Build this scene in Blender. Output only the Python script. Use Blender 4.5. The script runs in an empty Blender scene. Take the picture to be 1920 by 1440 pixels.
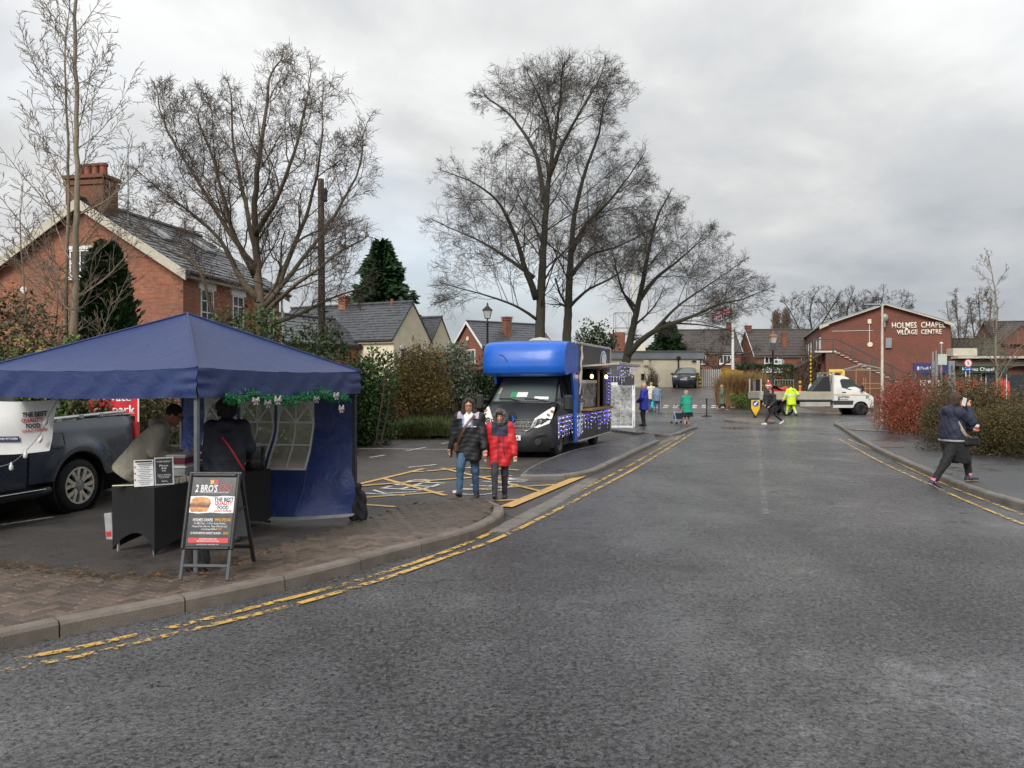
import bpy,math,random
import numpy as np
from math import sin,cos,pi,radians,atan2,sqrt
from mathutils import Vector,Matrix
S=bpy.context.scene
COL=S.collection
# -- camera
CAM_H,FPX,HORIZON=1.9,1440.0,715.0
cam_data=bpy.data.cameras.new('camera')
cam_data.sensor_width=36.0
cam_data.lens=27.0
cam_data.clip_start=0.05
cam_data.clip_end=2000.0
cam=bpy.data.objects.new('camera',cam_data)
COL.objects.link(cam)
cam.location=(0,0,CAM_H)
cam.rotation_euler=(radians(90)-math.atan(5.0/FPX),0,0)
S.camera=cam
# -- light
S.view_settings.view_transform='Standard'
S.view_settings.look='None'
S.view_settings.gamma=1.0
S.view_settings.use_curve_mapping=False
S.view_settings.exposure=0.97
SUN_EL,SUN_AZ=radians(38),radians(205)
world=bpy.data.worlds.new('World')
S.world=world
world.use_nodes=True
class NT:
 def __init__(self,tree):
  self.t=tree
  self.n=tree.nodes
 def new(self,typ,**kw):
  nd=self.n.new(typ)
  for k,v in kw.items():
   if k.startswith('in_'):
    nd.inputs[k[3:]].default_value=v
   else:
    setattr(nd,k,v)
  return nd
 def link(self,a,b):
  self.t.links.new(a,b)
 def math(self,op,a,b=None,c=None):
  nd=self.n.new('ShaderNodeMath')
  nd.operation=op
  for i,v in enumerate((a,b,c)):
   if v is None:
    continue
   if isinstance(v,(int,float)):
    nd.inputs[i].default_value=v
   else:
    self.link(v,nd.inputs[i])
  return nd.outputs[0]
 def noise(self,vec,scale,detail=4,rough=0.55,dist=0.0):
  nd=self.n.new('ShaderNodeTexNoise')
  nd.inputs['Scale'].default_value=scale
  nd.inputs['Detail'].default_value=detail
  nd.inputs['Roughness'].default_value=rough
  nd.inputs['Distortion'].default_value=dist
  if vec is not None:
   self.link(vec,nd.inputs['Vector'])
  return nd.outputs['Fac']
 def ramp(self,fac,stops,interp='LINEAR'):
  nd=self.n.new('ShaderNodeValToRGB')
  cr=nd.color_ramp
  cr.interpolation=interp
  while len(cr.elements)<len(stops):
   cr.elements.new(0.5)
  for e,(p,c)in zip(cr.elements,stops):
   e.position=p
   e.color=(c[0],c[1],c[2],1)if not isinstance(c,(int,float))else(c,c,c,1)
  self.link(fac,nd.inputs['Fac'])
  return nd.outputs['Color']
 def mix(self,fac,a,b,mode='MIX'):
  nd=self.n.new('ShaderNodeMix')
  nd.data_type='RGBA'
  nd.blend_type=mode
  for sock,v in((nd.inputs[0],fac),(nd.inputs[6],a),(nd.inputs[7],b)):
   if isinstance(v,(int,float)):
    sock.default_value=v
   elif isinstance(v,tuple):
    sock.default_value=(v[0],v[1],v[2],1)
   else:
    self.link(v,sock)
  return nd.outputs[2]
def make_world():
 w=NT(world.node_tree)
 w.n.clear()
 out=w.new('ShaderNodeOutputWorld')
 sky=w.new('ShaderNodeTexSky')
 sky.sky_type='NISHITA'
 sky.sun_disc=False
 sky.sun_elevation=SUN_EL
 sky.sun_rotation=SUN_AZ
 bg_sky=w.new('ShaderNodeBackground')
 bg_sky.inputs['Strength'].default_value=0.1
 w.link(sky.outputs[0],bg_sky.inputs['Color'])
 tc=w.new('ShaderNodeTexCoord')
 sep=w.new('ShaderNodeSeparateXYZ')
 w.link(tc.outputs['Generated'],sep.inputs[0])
 zz=w.math('ADD',w.math('MAXIMUM',sep.outputs[2],0.0),0.34)
 px=w.math('DIVIDE',sep.outputs[0],zz)
 py=w.math('DIVIDE',sep.outputs[1],zz)
 comb=w.new('ShaderNodeCombineXYZ')
 w.link(px,comb.inputs[0])
 w.link(py,comb.inputs[1])
 comb.inputs[2].default_value=3.7
 big=w.noise(comb.outputs[0],0.85,3,0.45,0.3)
 fine=w.noise(comb.outputs[0],2.6,6,0.55,0.25)
 body=w.math('ADD',w.math('MULTIPLY',big,0.6),w.math('MULTIPLY',fine,0.4))
 cloud=w.ramp(body,[(0.36,(0.225,0.242,0.262)),(0.45,(0.295,0.311,0.328)),(0.52,(0.355,0.361,0.364)),(0.61,(0.46,0.464,0.464))])
 zc=w.math('MAXIMUM',sep.outputs[2],0.0)
 up=w.math('ADD',w.math('MULTIPLY',w.math('MULTIPLY',zc,zc),1.0),0.94)
 bg=w.new('ShaderNodeBackground')
 w.link(cloud,bg.inputs['Color'])
 w.link(up,bg.inputs['Strength'])
 thin=w.ramp(w.noise(comb.outputs[0],0.8,4,0.5,0.2),[(0.54,0.0),(0.72,0.3)])
 mixs=w.new('ShaderNodeMixShader')
 w.link(thin,mixs.inputs[0])
 w.link(bg.outputs[0],mixs.inputs[1])
 w.link(bg_sky.outputs[0],mixs.inputs[2])
 w.link(mixs.outputs[0],out.inputs['Surface'])
make_world()
sun_data=bpy.data.lights.new('sun','SUN')
sun_data.energy=1.5
sun_data.angle=radians(30)
sun_data.color=(1.0,0.96,0.9)
sun=bpy.data.objects.new('sun',sun_data)
COL.objects.link(sun)
sun.rotation_euler=(radians(90)-SUN_EL,0,pi-SUN_AZ)
# -- positions read off the photograph's perspective
def G(x,y,z=0.0):
 d=FPX*(CAM_H-z)/(y-HORIZON)
 return Vector(((x-960.0)/FPX*d,d,z))
def P(x,y,d):
 return Vector(((x-960.0)/FPX*d,d,CAM_H-(y-HORIZON)/FPX*d))
 # -- objects
def put(o,parent=None):
 COL.objects.link(o)
 if parent is not None:
  o.parent=parent
 return o
def tag(o,label=None,cat=None,group=None,kind=None):
 if label:o['label']=label
 if cat:o['category']=cat
 if group:o['group']=group
 if kind:o['kind']=kind
 return o
def thing(name,label,cat,loc=(0,0,0),rz=0.0,group=None):
 o=bpy.data.objects.new(name,None)
 o.empty_display_size=0.3
 o.location=loc
 o.rotation_euler=(0,0,rz)
 put(o)
 return tag(o,label,cat,group)
def copy_tree(o,parent=None):
 c=o.copy()
 COL.objects.link(c)
 c.parent=parent
 for ch in list(o.children):
  copy_tree(ch,c)
 return c
class MB:
 def __init__(self):
  self.v,self.f,self.m=[],[],[]
  self.X=None
 def add(self,vs,fs,mi=0):
  b=len(self.v)
  if self.X is not None:
   vs=[self.X@Vector(p)for p in vs]
  self.v.extend([tuple(p)for p in vs])
  self.f.extend([tuple(i+b for i in f)for f in fs])
  self.m.extend([mi]*len(fs))
  return self
 def box(self,c,s,mi=0,bev=0.0,rot=None):
  hx,hy,hz=s[0]/2,s[1]/2,s[2]/2
  R=Matrix.Identity(3)if rot is None else(Matrix.Rotation(rot,3,'Z')if isinstance(rot,(int,float))else rot)
  C=Vector(c)
  if bev<=0:
   vs=[C+R@Vector((a*hx,b*hy,d*hz))for d in(-1,1)for b in(-1,1)for a in(-1,1)]
   fs=[(0,2,3,1),(4,5,7,6),(0,1,5,4),(2,6,7,3),(0,4,6,2),(1,3,7,5)]
   return self.add(vs,fs,mi)
  bev=min(bev,hx*.9,hy*.9,hz*.9)
  vs,idx=[],{}
  for a in(-1,1):
   for b in(-1,1):
    for d in(-1,1):
     for ax in range(3):
      p=[a*(hx-bev),b*(hy-bev),d*(hz-bev)]
      p[ax]=(a*hx,b*hy,d*hz)[ax]
      idx[(a,b,d,ax)]=len(vs)
      vs.append(C+R@Vector(p))
  fs=[]
  for ax in range(3):
   o1,o2=[k for k in range(3)if k!=ax]
   for sg in(-1,1):
    q=[]
    for s1,s2 in((-1,-1),(1,-1),(1,1),(-1,1)):
     k=[0,0,0];k[ax]=sg;k[o1]=s1;k[o2]=s2
     q.append(idx[(k[0],k[1],k[2],ax)])
    flip=(sg>0)==(ax==1)
    fs.append(tuple(reversed(q))if flip else tuple(q))
   for s1 in(-1,1):
    for s2 in(-1,1):
     k0=[0,0,0];k0[ax]=-1;k0[o1]=s1;k0[o2]=s2
     k1=list(k0);k1[ax]=1
     fs.append((idx[(*k0,o1)],idx[(*k1,o1)],idx[(*k1,o2)],idx[(*k0,o2)]))
  for a in(-1,1):
   for b in(-1,1):
    for d in(-1,1):
     fs.append((idx[(a,b,d,0)],idx[(a,b,d,1)],idx[(a,b,d,2)]))
  return self.add(vs,fs,mi)
 def tube(self,pts,rad,n=8,mi=0,cap=True,closed=False):
  pts=[Vector(p)for p in pts]
  if isinstance(rad,(int,float)):
   rad=[rad]*len(pts)
  vs,fs=[],[]
  L=len(pts)
  prev=None
  for i,p in enumerate(pts):
   if closed:
    t=pts[(i+1)%L]-pts[(i-1)%L]
   else:
    t=pts[min(i+1,L-1)]-pts[max(i-1,0)]
   if t.length<1e-9:t=Vector((0,0,1))
   t.normalize()
   if prev is None:
    u=t.orthogonal().normalized()
   else:
    u=(prev-t*prev.dot(t))
    u=u.normalized()if u.length>1e-6 else t.orthogonal().normalized()
   prev=u
   w=t.cross(u)
   for k in range(n):
    a=2*pi*k/n
    vs.append(p+(u*cos(a)+w*sin(a))*rad[i])
  for i in range(L if closed else L-1):
   j=(i+1)%L
   for k in range(n):
    k2=(k+1)%n
    fs.append((i*n+k,i*n+k2,j*n+k2,j*n+k))
  if cap and not closed:
   fs.append(tuple(reversed(range(n))))
   fs.append(tuple((L-1)*n+k for k in range(n)))
  return self.add(vs,fs,mi)
 def bar(self,a,b,w,h=None,mi=0,up=(0,0,1)):
  a,b=Vector(a),Vector(b)
  h=w if h is None else h
  t=(b-a).normalized()
  s=t.cross(Vector(up))
  if s.length<1e-5:
   s=t.cross(Vector((1,0,0)))
  s.normalize()
  u=s.cross(t)
  vs=[p+s*(i*w/2)+u*(j*h/2)for p in(a,b)for j in(-1,1)for i in(-1,1)]
  fs=[(0,1,3,2),(4,6,7,5),(0,4,5,1),(2,3,7,6),(0,2,6,4),(1,5,7,3)]
  return self.add(vs,fs,mi)
 def lathe(self,prof,n=16,c=(0,0,0),mi=0,axis='Z'):
  vs,fs=[],[]
  C=Vector(c)
  for r,z in prof:
   for k in range(n):
    a=2*pi*k/n
    p=Vector((r*cos(a),r*sin(a),z))
    if axis=='X':p=Vector((p.z,p.x,p.y))
    elif axis=='Y':p=Vector((p.y,p.z,p.x))
    vs.append(C+p)
  L=len(prof)
  for i in range(L-1):
   for k in range(n):
    k2=(k+1)%n
    fs.append((i*n+k,i*n+k2,(i+1)*n+k2,(i+1)*n+k))
  ring=prof[0]==prof[-1]
  if ring:pass
  elif prof[0][0]>1e-6:fs.append(tuple(reversed(range(n))))
  if prof[-1][0]>1e-6 and not ring:fs.append(tuple((L-1)*n+k for k in range(n)))
  return self.add(vs,fs,mi)
 def prism(self,poly,lo,hi,mi=0,fr=None):
  fr=fr or(lambda a,b,t:(a,b,t))
  n=len(poly)
  vs=[fr(a,b,lo)for a,b in poly]+[fr(a,b,hi)for a,b in poly]
  fs=[tuple(reversed(range(n))),tuple(range(n,2*n))]
  fs+=[(i,(i+1)%n,n+(i+1)%n,n+i)for i in range(n)]
  return self.add(vs,fs,mi)
 def quad(self,a,b,c,d,mi=0):
  return self.add([a,b,c,d],[(0,1,2,3)],mi)
 def grid(self,fn,nu,nv,mi=0,thick=0.0):
  vs=[fn(i/nu,j/nv)for j in range(nv+1)for i in range(nu+1)]
  fs=[(j*(nu+1)+i,j*(nu+1)+i+1,(j+1)*(nu+1)+i+1,(j+1)*(nu+1)+i)for j in range(nv)for i in range(nu)]
  return self.add(vs,fs,mi)
 def mesh(self,name,mats,smooth=None):
  me=bpy.data.meshes.new(name)
  me.from_pydata(self.v,[],self.f)
  mats=mats if isinstance(mats,(list,tuple))else[mats]
  for m in mats:me.materials.append(m)
  if len(mats)>1:
   me.polygons.foreach_set('material_index',self.m)
  if smooth is not None:
   me.shade_smooth()
   if smooth<180:
    me.set_sharp_from_angle(angle=radians(smooth))
  me.update()
  return me
 def build(self,name,mats,parent=None,smooth=None,loc=None):
  o=bpy.data.objects.new(name,self.mesh(name,mats,smooth))
  if loc is not None:o.location=loc
  return put(o,parent)
def np_mesh(name,V,F,mats,midx=None,smooth=False):
 me=bpy.data.meshes.new(name)
 V=np.ascontiguousarray(V,dtype=np.float32)
 F=np.ascontiguousarray(F,dtype=np.int32)
 me.vertices.add(len(V))
 me.vertices.foreach_set('co',V.ravel())
 k=F.shape[1]
 me.loops.add(F.size)
 me.loops.foreach_set('vertex_index',F.ravel())
 me.polygons.add(len(F))
 me.polygons.foreach_set('loop_start',np.arange(0,F.size,k,dtype=np.int32))
 mats=mats if isinstance(mats,(list,tuple))else[mats]
 for m in mats:me.materials.append(m)
 if midx is not None:
  me.polygons.foreach_set('material_index',np.ascontiguousarray(midx,dtype=np.int32))
 me.polygons.foreach_set('use_smooth',np.full(len(F),smooth,dtype=bool))
 me.update(calc_edges=True)
 return me
def np_obj(name,V,F,mats,parent=None,midx=None,smooth=False):
 return put(bpy.data.objects.new(name,np_mesh(name,V,F,mats,midx,smooth)),parent)
_text_cache={}
def text(name,s,width,height,mat,parent,M,bold=0.0,shear=0.0,depth=0.002,sx=None):
 cu=bpy.data.curves.new('lettering','FONT')
 cu.body=s
 cu.align_x='CENTER'
 cu.align_y='CENTER'
 cu.offset=bold
 cu.shear=shear
 cu.resolution_u=2
 cu.fill_mode='BOTH' if depth else 'FRONT'
 tmp=bpy.data.objects.new('lettering',cu)
 COL.objects.link(tmp)
 for off,sp in((bold,1.0),(bold*.5,1.07),(0.0,1.1),(0.0,1.25),(-.006,1.3)):
  cu.offset,cu.space_character=off,sp
  bpy.context.view_layer.update()
  dg=bpy.context.evaluated_depsgraph_get()
  me=bpy.data.meshes.new_from_object(tmp.evaluated_get(dg))
  n=len(me.vertices)
  a=np.empty(n*3,dtype=np.float32)
  me.vertices.foreach_get('co',a)
  a=a.reshape(-1,3)
  area=sum(p.area for p in me.polygons)
  ext=a.max(0)-a.min(0)
  if n and area>0.13*ext[0]*ext[1]:
   break
 COL.objects.unlink(tmp)
 bpy.data.objects.remove(tmp)
 lo,hi=a.min(0),a.max(0)
 c=(lo+hi)/2
 a=a-c
 a[:,0]*=width/max(hi[0]-lo[0],1e-6)
 a[:,1]*=height/max(hi[1]-lo[1],1e-6)
 a[:,2]=0
 me.vertices.foreach_set('co',a.ravel())
 me.materials.clear()
 me.materials.append(mat)
 me.name=name
 me.update()
 o=bpy.data.objects.new(name,me)
 put(o,parent)
 o.matrix_local=M
 if depth:
  md=o.modifiers.new('thickness','SOLIDIFY')
  md.thickness=depth*2
  md.offset=0.0
 o['kind']='stuff'
 return o
def frame(o,x,y):
 x=Vector(x).normalized();y=Vector(y)
 y=(y-x*y.dot(x)).normalized()
 z=x.cross(y)
 M=Matrix((x,y,z)).transposed().to_4x4()
 M.translation=Vector(o)
 return M
 # -- materials
def new_mat(name):
 m=bpy.data.materials.new(name)
 m.use_nodes=True
 t=NT(m.node_tree)
 bsdf=m.node_tree.nodes['Principled BSDF']
 return m,t,bsdf
def objco(t):
 return t.new('ShaderNodeTexCoord').outputs['Object']
def lerp3(c,f):
 return tuple(min(1.0,max(0.0,k*f))for k in c)
def mat(name,col,rough=0.6,metal=0.0,var=0.18,vscale=6.0,bump=0.0,bscale=40.0,coat=0.0,spec=None,dirt=None,stretch=None):
 m,t,b=new_mat(name)
 v=objco(t)
 if stretch:
  mp=t.new('ShaderNodeMapping')
  mp.inputs['Scale'].default_value=stretch
  t.link(v,mp.inputs['Vector'])
  v=mp.outputs[0]
 nz=t.noise(v,vscale,5,0.6)
 c=t.ramp(nz,[(0.3,lerp3(col,1-var)),(0.7,lerp3(col,1+var))])
 if dirt:
  dcol,dscale,damt=dirt
  d=t.ramp(t.noise(v,dscale,6,0.65),[(0.5,0.0),(0.75,damt)])
  c=t.mix(d,c,dcol)
 t.link(c,b.inputs['Base Color'])
 r=t.math('MULTIPLY_ADD',t.noise(v,vscale*2.3,3),0.25,rough-0.125)
 t.link(r,b.inputs['Roughness'])
 b.inputs['Metallic'].default_value=metal
 b.inputs['Coat Weight'].default_value=coat
 b.inputs['Coat Roughness'].default_value=0.06
 if spec is not None:
  b.inputs['Specular IOR Level'].default_value=spec
 if bump:
  bp=t.new('ShaderNodeBump')
  bp.inputs['Strength'].default_value=bump
  bp.inputs['Distance'].default_value=0.02
  t.link(t.noise(v,bscale,4),bp.inputs['Height'])
  t.link(bp.outputs[0],b.inputs['Normal'])
 return m
def emit_mat(name,col,strength):
 m,t,b=new_mat(name)
 b.inputs['Base Color'].default_value=(*col,1)
 b.inputs['Emission Color'].default_value=(*col,1)
 b.inputs['Emission Strength'].default_value=strength
 return m
def glass_mat(name,col=(0.02,0.025,0.028),rough=0.06):
 m,t,b=new_mat(name)
 b.inputs['Base Color'].default_value=(*col,1)
 b.inputs['Roughness'].default_value=rough
 b.inputs['Specular IOR Level'].default_value=0.8
 return m
def clear_mat(name,col,alpha,rough=0.12,noise=0.25,nscale=9.0):
 m,t,b=new_mat(name)
 v=objco(t)
 b.inputs['Base Color'].default_value=(*col,1)
 b.inputs['Roughness'].default_value=rough
 n=t.noise(v,nscale,5,0.6,0.8)
 a=t.ramp(n,[(0.35,max(0,alpha-noise)),(0.65,min(1,alpha+noise))])
 t.link(a,b.inputs['Alpha'])
 bp=t.new('ShaderNodeBump')
 bp.inputs['Strength'].default_value=0.5
 bp.inputs['Distance'].default_value=0.04
 t.link(n,bp.inputs['Height'])
 t.link(bp.outputs[0],b.inputs['Normal'])
 return m
def wet_road_mat(name,base,grain=90.0,wet=(0.3,0.62),bump=0.9,tint=None,dist=0.012,lanes=False):
 m,t,b=new_mat(name)
 v=objco(t)
 warp=t.new('ShaderNodeTexNoise')
 warp.inputs['Scale'].default_value=grain*0.35
 t.link(v,warp.inputs['Vector'])
 wv=t.new('ShaderNodeVectorMath');wv.operation='MULTIPLY_ADD'
 t.link(warp.outputs['Color'],wv.inputs[0]);wv.inputs[1].default_value=(1.6/grain,)*3;t.link(v,wv.inputs[2])
 v2=wv.outputs[0]
 vor=t.new('ShaderNodeTexVoronoi')
 vor.inputs['Scale'].default_value=grain
 t.link(v2,vor.inputs['Vector'])
 big=t.noise(v,0.35,5,0.6,0.4)
 mid=t.noise(v,3.2,6,0.7)
 clump=t.noise(v,grain*0.42,5,0.75,0.7)
 fine=t.noise(v,grain*1.3,3,0.7)
 tone=t.ramp(vor.outputs['Color'],[(0.05,lerp3(base,0.5)),(0.55,base),(0.90,lerp3(base,1.55)),(0.985,lerp3(base,1.8)),(1.0,lerp3(base,5.0))])
 tone=t.mix(0.45,tone,t.ramp(fine,[(0.34,lerp3(base,0.4)),(0.66,lerp3(base,1.6))]))
 void=t.math('ADD',t.math('MULTIPLY',clump,0.8),t.math('MULTIPLY',mid,0.2))
 tone=t.mix(t.ramp(void,[(0.395,0.97),(0.485,0.0)]),tone,lerp3(base,0.07))
 tone=t.mix(t.ramp(void,[(0.56,0.0),(0.72,0.35)]),tone,lerp3(base,1.7))
 tone=t.mix(t.ramp(t.noise(v,0.16,5,0.6,0.5),[(0.38,0.0),(0.62,1.0)]),tone,t.mix(1.0,tone,(0.68,0.68,0.70),'MULTIPLY'))
 if lanes:
  mp=t.new('ShaderNodeMapping')
  mp.inputs['Rotation'].default_value=(0,0,radians(19))
  mp.inputs['Scale'].default_value=(0.55,0.035,1)
  t.link(v,mp.inputs['Vector'])
  tone=t.mix(t.ramp(t.noise(mp.outputs[0],1.6,4,0.55),[(0.36,0.45),(0.56,0.0)]),tone,t.mix(1.0,tone,(0.6,0.6,0.61),'MULTIPLY'))
  cv=t.new('ShaderNodeVectorMath');cv.operation='MULTIPLY_ADD'
  cw=t.new('ShaderNodeTexNoise');cw.inputs['Scale'].default_value=1.4;cw.inputs['Detail'].default_value=6
  t.link(v,cw.inputs['Vector']);t.link(cw.outputs['Color'],cv.inputs[0]);cv.inputs[1].default_value=(1.1,)*3;t.link(v,cv.inputs[2])
  ce=t.new('ShaderNodeTexVoronoi');ce.feature='DISTANCE_TO_EDGE';ce.inputs['Scale'].default_value=0.22
  t.link(cv.outputs[0],ce.inputs['Vector'])
  ck=t.math('MULTIPLY',t.ramp(ce.outputs['Distance'],[(0.0,0.85),(0.006,0.0)]),t.ramp(t.noise(v,0.25,3),[(0.48,0.0),(0.6,1.0)]))
  tone=t.mix(ck,tone,lerp3(base,0.08))
 if tint:
  tone=t.mix(t.ramp(t.noise(v,1.6,6,0.65),[(0.42,0.0),(0.7,0.75)]),tone,tint)
 t.link(tone,b.inputs['Base Color'])
 w=t.math('ADD',t.math('MULTIPLY',big,0.55),t.math('MULTIPLY',mid,0.45))
 t.link(t.ramp(w,[(0.36,wet[0]),(0.62,wet[1])]),b.inputs['Roughness'])
 b.inputs['Specular IOR Level'].default_value=0.5
 h=t.math('ADD',t.math('MULTIPLY',vor.outputs['Distance'],-0.5),t.math('MULTIPLY',fine,0.35))
 h=t.math('ADD',h,t.math('MULTIPLY',t.ramp(void,[(0.38,0.0),(0.52,0.8),(0.8,1.0)]),1.3))
 bp=t.new('ShaderNodeBump')
 bp.inputs['Distance'].default_value=dist
 t.link(h,bp.inputs['Height'])
 t.link(t.ramp(w,[(0.39,bump*0.12),(0.56,bump)]),bp.inputs['Strength'])
 t.link(bp.outputs[0],b.inputs['Normal'])
 return m
def worn_paint_mat(name,col,cover=0.5,soft=0.06,scale=26.0):
 m,t,b=new_mat(name)
 v=objco(t)
 c=t.ramp(t.noise(v,14,5,0.7),[(0.3,lerp3(col,0.6)),(0.7,lerp3(col,1.08))])
 t.link(c,b.inputs['Base Color'])
 b.inputs['Roughness'].default_value=0.45
 n=t.math('ADD',t.math('MULTIPLY',t.noise(v,scale,5,0.75),0.6),t.math('MULTIPLY',t.noise(v,1.7,4,0.6),0.4))
 a=t.ramp(n,[(cover-soft,0.0),(cover+soft,1.0)])
 t.link(a,b.inputs['Alpha'])
 return m
def brick_mat(name,c1,c2,mortar,scale=1.0,rough=0.85,grime=(0.08,0.06,0.05)):
 m,t,b=new_mat(name)
 v=objco(t)
 sep=t.new('ShaderNodeSeparateXYZ')
 t.link(v,sep.inputs[0])
 comb=t.new('ShaderNodeCombineXYZ')
 t.link(t.math('ADD',sep.outputs[0],sep.outputs[1]),comb.inputs[0])
 t.link(sep.outputs[2],comb.inputs[1])
 br=t.new('ShaderNodeTexBrick')
 br.inputs['Scale'].default_value=1.0
 br.inputs['Brick Width'].default_value=0.225*scale
 br.inputs['Row Height'].default_value=0.075*scale
 br.inputs['Mortar Size'].default_value=0.006*scale
 br.inputs['Mortar Smooth'].default_value=0.3
 br.inputs['Color1'].default_value=(*c1,1)
 br.inputs['Color2'].default_value=(*c2,1)
 br.inputs['Mortar'].default_value=(*mortar,1)
 t.link(comb.outputs[0],br.inputs['Vector'])
 mp=t.new('ShaderNodeMapping')
 mp.inputs['Scale'].default_value=(1.0,3.0,1.0)
 t.link(comb.outputs[0],mp.inputs['Vector'])
 c=t.mix(0.5,br.outputs['Color'],t.ramp(t.noise(mp.outputs[0],4.5,5,0.7),[(0.32,lerp3(c2,0.45)),(0.5,c1),(0.68,lerp3(mortar,1.1))]))
 g=t.ramp(t.noise(v,0.8,6,0.65),[(0.42,0.0),(0.75,0.6)])
 c=t.mix(g,c,grime)
 t.link(c,b.inputs['Base Color'])
 b.inputs['Roughness'].default_value=rough
 bp=t.new('ShaderNodeBump')
 bp.inputs['Strength'].default_value=0.6
 bp.inputs['Distance'].default_value=0.01
 t.link(t.math('SUBTRACT',t.math('MULTIPLY',t.noise(v,30,3),0.4),br.outputs['Fac']),bp.inputs['Height'])
 t.link(bp.outputs[0],b.inputs['Normal'])
 return m
def leaf_mat(name,cols,rough=0.5,trans=0.25):
 m,t,b=new_mat(name)
 geo=t.new('ShaderNodeNewGeometry')
 n=len(cols)
 c=t.ramp(geo.outputs['Random Per Island'],[((i+0.0)/max(1,n-1),k)for i,k in enumerate(cols)])
 v=objco(t)
 c=t.mix(t.ramp(t.noise(v,1.3,3),[(0.35,0.0),(0.7,0.55)]),c,lerp3(cols[n//2],0.55))
 t.link(c,b.inputs['Base Color'])
 b.inputs['Roughness'].default_value=rough
 b.inputs['Specular IOR Level'].default_value=0.3
 return m
def bark_mat(name,c1,c2,scale=9.0,moss=None):
 m,t,b=new_mat(name)
 v=objco(t)
 mp=t.new('ShaderNodeMapping')
 mp.inputs['Scale'].default_value=(1,1,0.25)
 t.link(v,mp.inputs['Vector'])
 n=t.noise(mp.outputs[0],scale,6,0.7)
 c=t.ramp(n,[(0.3,c1),(0.7,c2)])
 if moss:
  c=t.mix(t.ramp(t.noise(v,1.1,4),[(0.4,0.0),(0.65,0.8)]),c,moss)
 t.link(c,b.inputs['Base Color'])
 b.inputs['Roughness'].default_value=0.9
 bp=t.new('ShaderNodeBump')
 bp.inputs['Strength'].default_value=0.7
 bp.inputs['Distance'].default_value=0.03
 t.link(n,bp.inputs['Height'])
 t.link(bp.outputs[0],b.inputs['Normal'])
 return m
def cloth_mat(name,col,rough=0.75,var=0.2,wrinkle=0.5,wscale=9.0,sheen=0.0):
 m,t,b=new_mat(name)
 v=objco(t)
 c=t.ramp(t.noise(v,5.0,5,0.6),[(0.3,lerp3(col,1-var)),(0.7,lerp3(col,1+var))])
 t.link(c,b.inputs['Base Color'])
 b.inputs['Roughness'].default_value=rough
 b.inputs['Sheen Weight'].default_value=sheen
 bp=t.new('ShaderNodeBump')
 bp.inputs['Strength'].default_value=wrinkle
 bp.inputs['Distance'].default_value=0.03
 t.link(t.noise(v,wscale,4,0.55,0.6),bp.inputs['Height'])
 t.link(bp.outputs[0],b.inputs['Normal'])
 return m
BLACK=mat('black_plastic',(0.012,0.012,0.013),0.5)
RUBBER=mat('tyre_rubber',(0.014,0.014,0.014),0.85,bump=0.3)
STEEL=mat('galvanised_steel',(0.34,0.35,0.35),0.45,metal=0.6)
CHROME=mat('bright_metal',(0.55,0.55,0.54),0.25,metal=0.9)
WHITE=mat('white_paint',(0.74,0.74,0.72),0.5,var=0.06)
CREAM_PAINT=mat('cream_paint',(0.72,0.66,0.5),0.6,var=0.08)
GLASS=glass_mat('window_glass')
PRINT_WHITE=mat('white_print',(0.8,0.8,0.79),0.5,var=0.03)
PRINT_BLACK=mat('black_print',(0.02,0.02,0.025),0.5,var=0.03)
PRINT_RED=mat('red_print',(0.55,0.045,0.05),0.5,var=0.05)
PRINT_NAVY=mat('navy_print',(0.03,0.05,0.13),0.5,var=0.05)
PRINT_AMBER=mat('amber_print',(0.75,0.42,0.08),0.5,var=0.05)
# -- THE GROUND
from mathutils.geometry import tessellate_polygon,intersect_point_line
def smooth01(t):
 t=min(1.0,max(0.0,t))
 return t*t*(3-2*t)
def tz(x,y):
 return 1.42*smooth01((y-45.5)/16.0)*smooth01((24-x)/8.0)
def curve(pts,step=0.25,closed=False):
 pts=[Vector((p[0],p[1],p[2]if len(p)>2 else 0.0))for p in pts]
 n=len(pts)
 out=[]
 rng=range(n)if closed else range(n-1)
 for i in rng:
  if closed:
   p0,p1,p2,p3=pts[i-1],pts[i],pts[(i+1)%n],pts[(i+2)%n]
  else:
   p0,p1,p2,p3=pts[max(i-1,0)],pts[i],pts[i+1],pts[min(i+2,n-1)]
  for k in range(12):
   t=k/12
   out.append(0.5*((2*p1)+(p2-p0)*t+(2*p0-5*p1+4*p2-p3)*t*t+(3*p1-p0-3*p2+p3)*t**3))
 out.append(pts[0].copy()if closed else pts[-1].copy())
 res,acc=[out[0]],0.0
 for a,b in zip(out,out[1:]):
  L=(b-a).length
  while acc+L>=step:
   f=(step-acc)/L
   a=a.lerp(b,f)
   res.append(a)
   L=(b-a).length
   acc=0.0
  acc+=L
 if(res[-1]-out[-1]).length>step*0.3:
  res.append(out[-1])
 return res
def offset(path,d):
 out=[]
 n=len(path)
 for i,p in enumerate(path):
  t=path[min(i+1,n-1)]-path[max(i-1,0)]
  t.z=0
  t.normalize()
  out.append(p+Vector((-t.y,t.x,0))*d)
 return out
def fill(name,poly,z,m,parent=None,kind='structure',skirt=0.0):
 poly=[Vector((p[0],p[1],z))for p in poly]
 tris=tessellate_polygon([poly])
 mb=MB()
 fs=[]
 for a,b,c in tris:
  nrm=(poly[b]-poly[a]).cross(poly[c]-poly[a])
  fs.append((a,b,c)if nrm.z>0 else(a,c,b))
 mb.add(poly,fs)
 if skirt:
  n=len(poly)
  low=[p-Vector((0,0,skirt))for p in poly]
  mb.add(poly+low,[(i,(i+1)%n,n+(i+1)%n,n+i)for i in range(n)])
 o=mb.build(name,m,parent)
 if kind:o['kind']=kind
 return o
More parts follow.
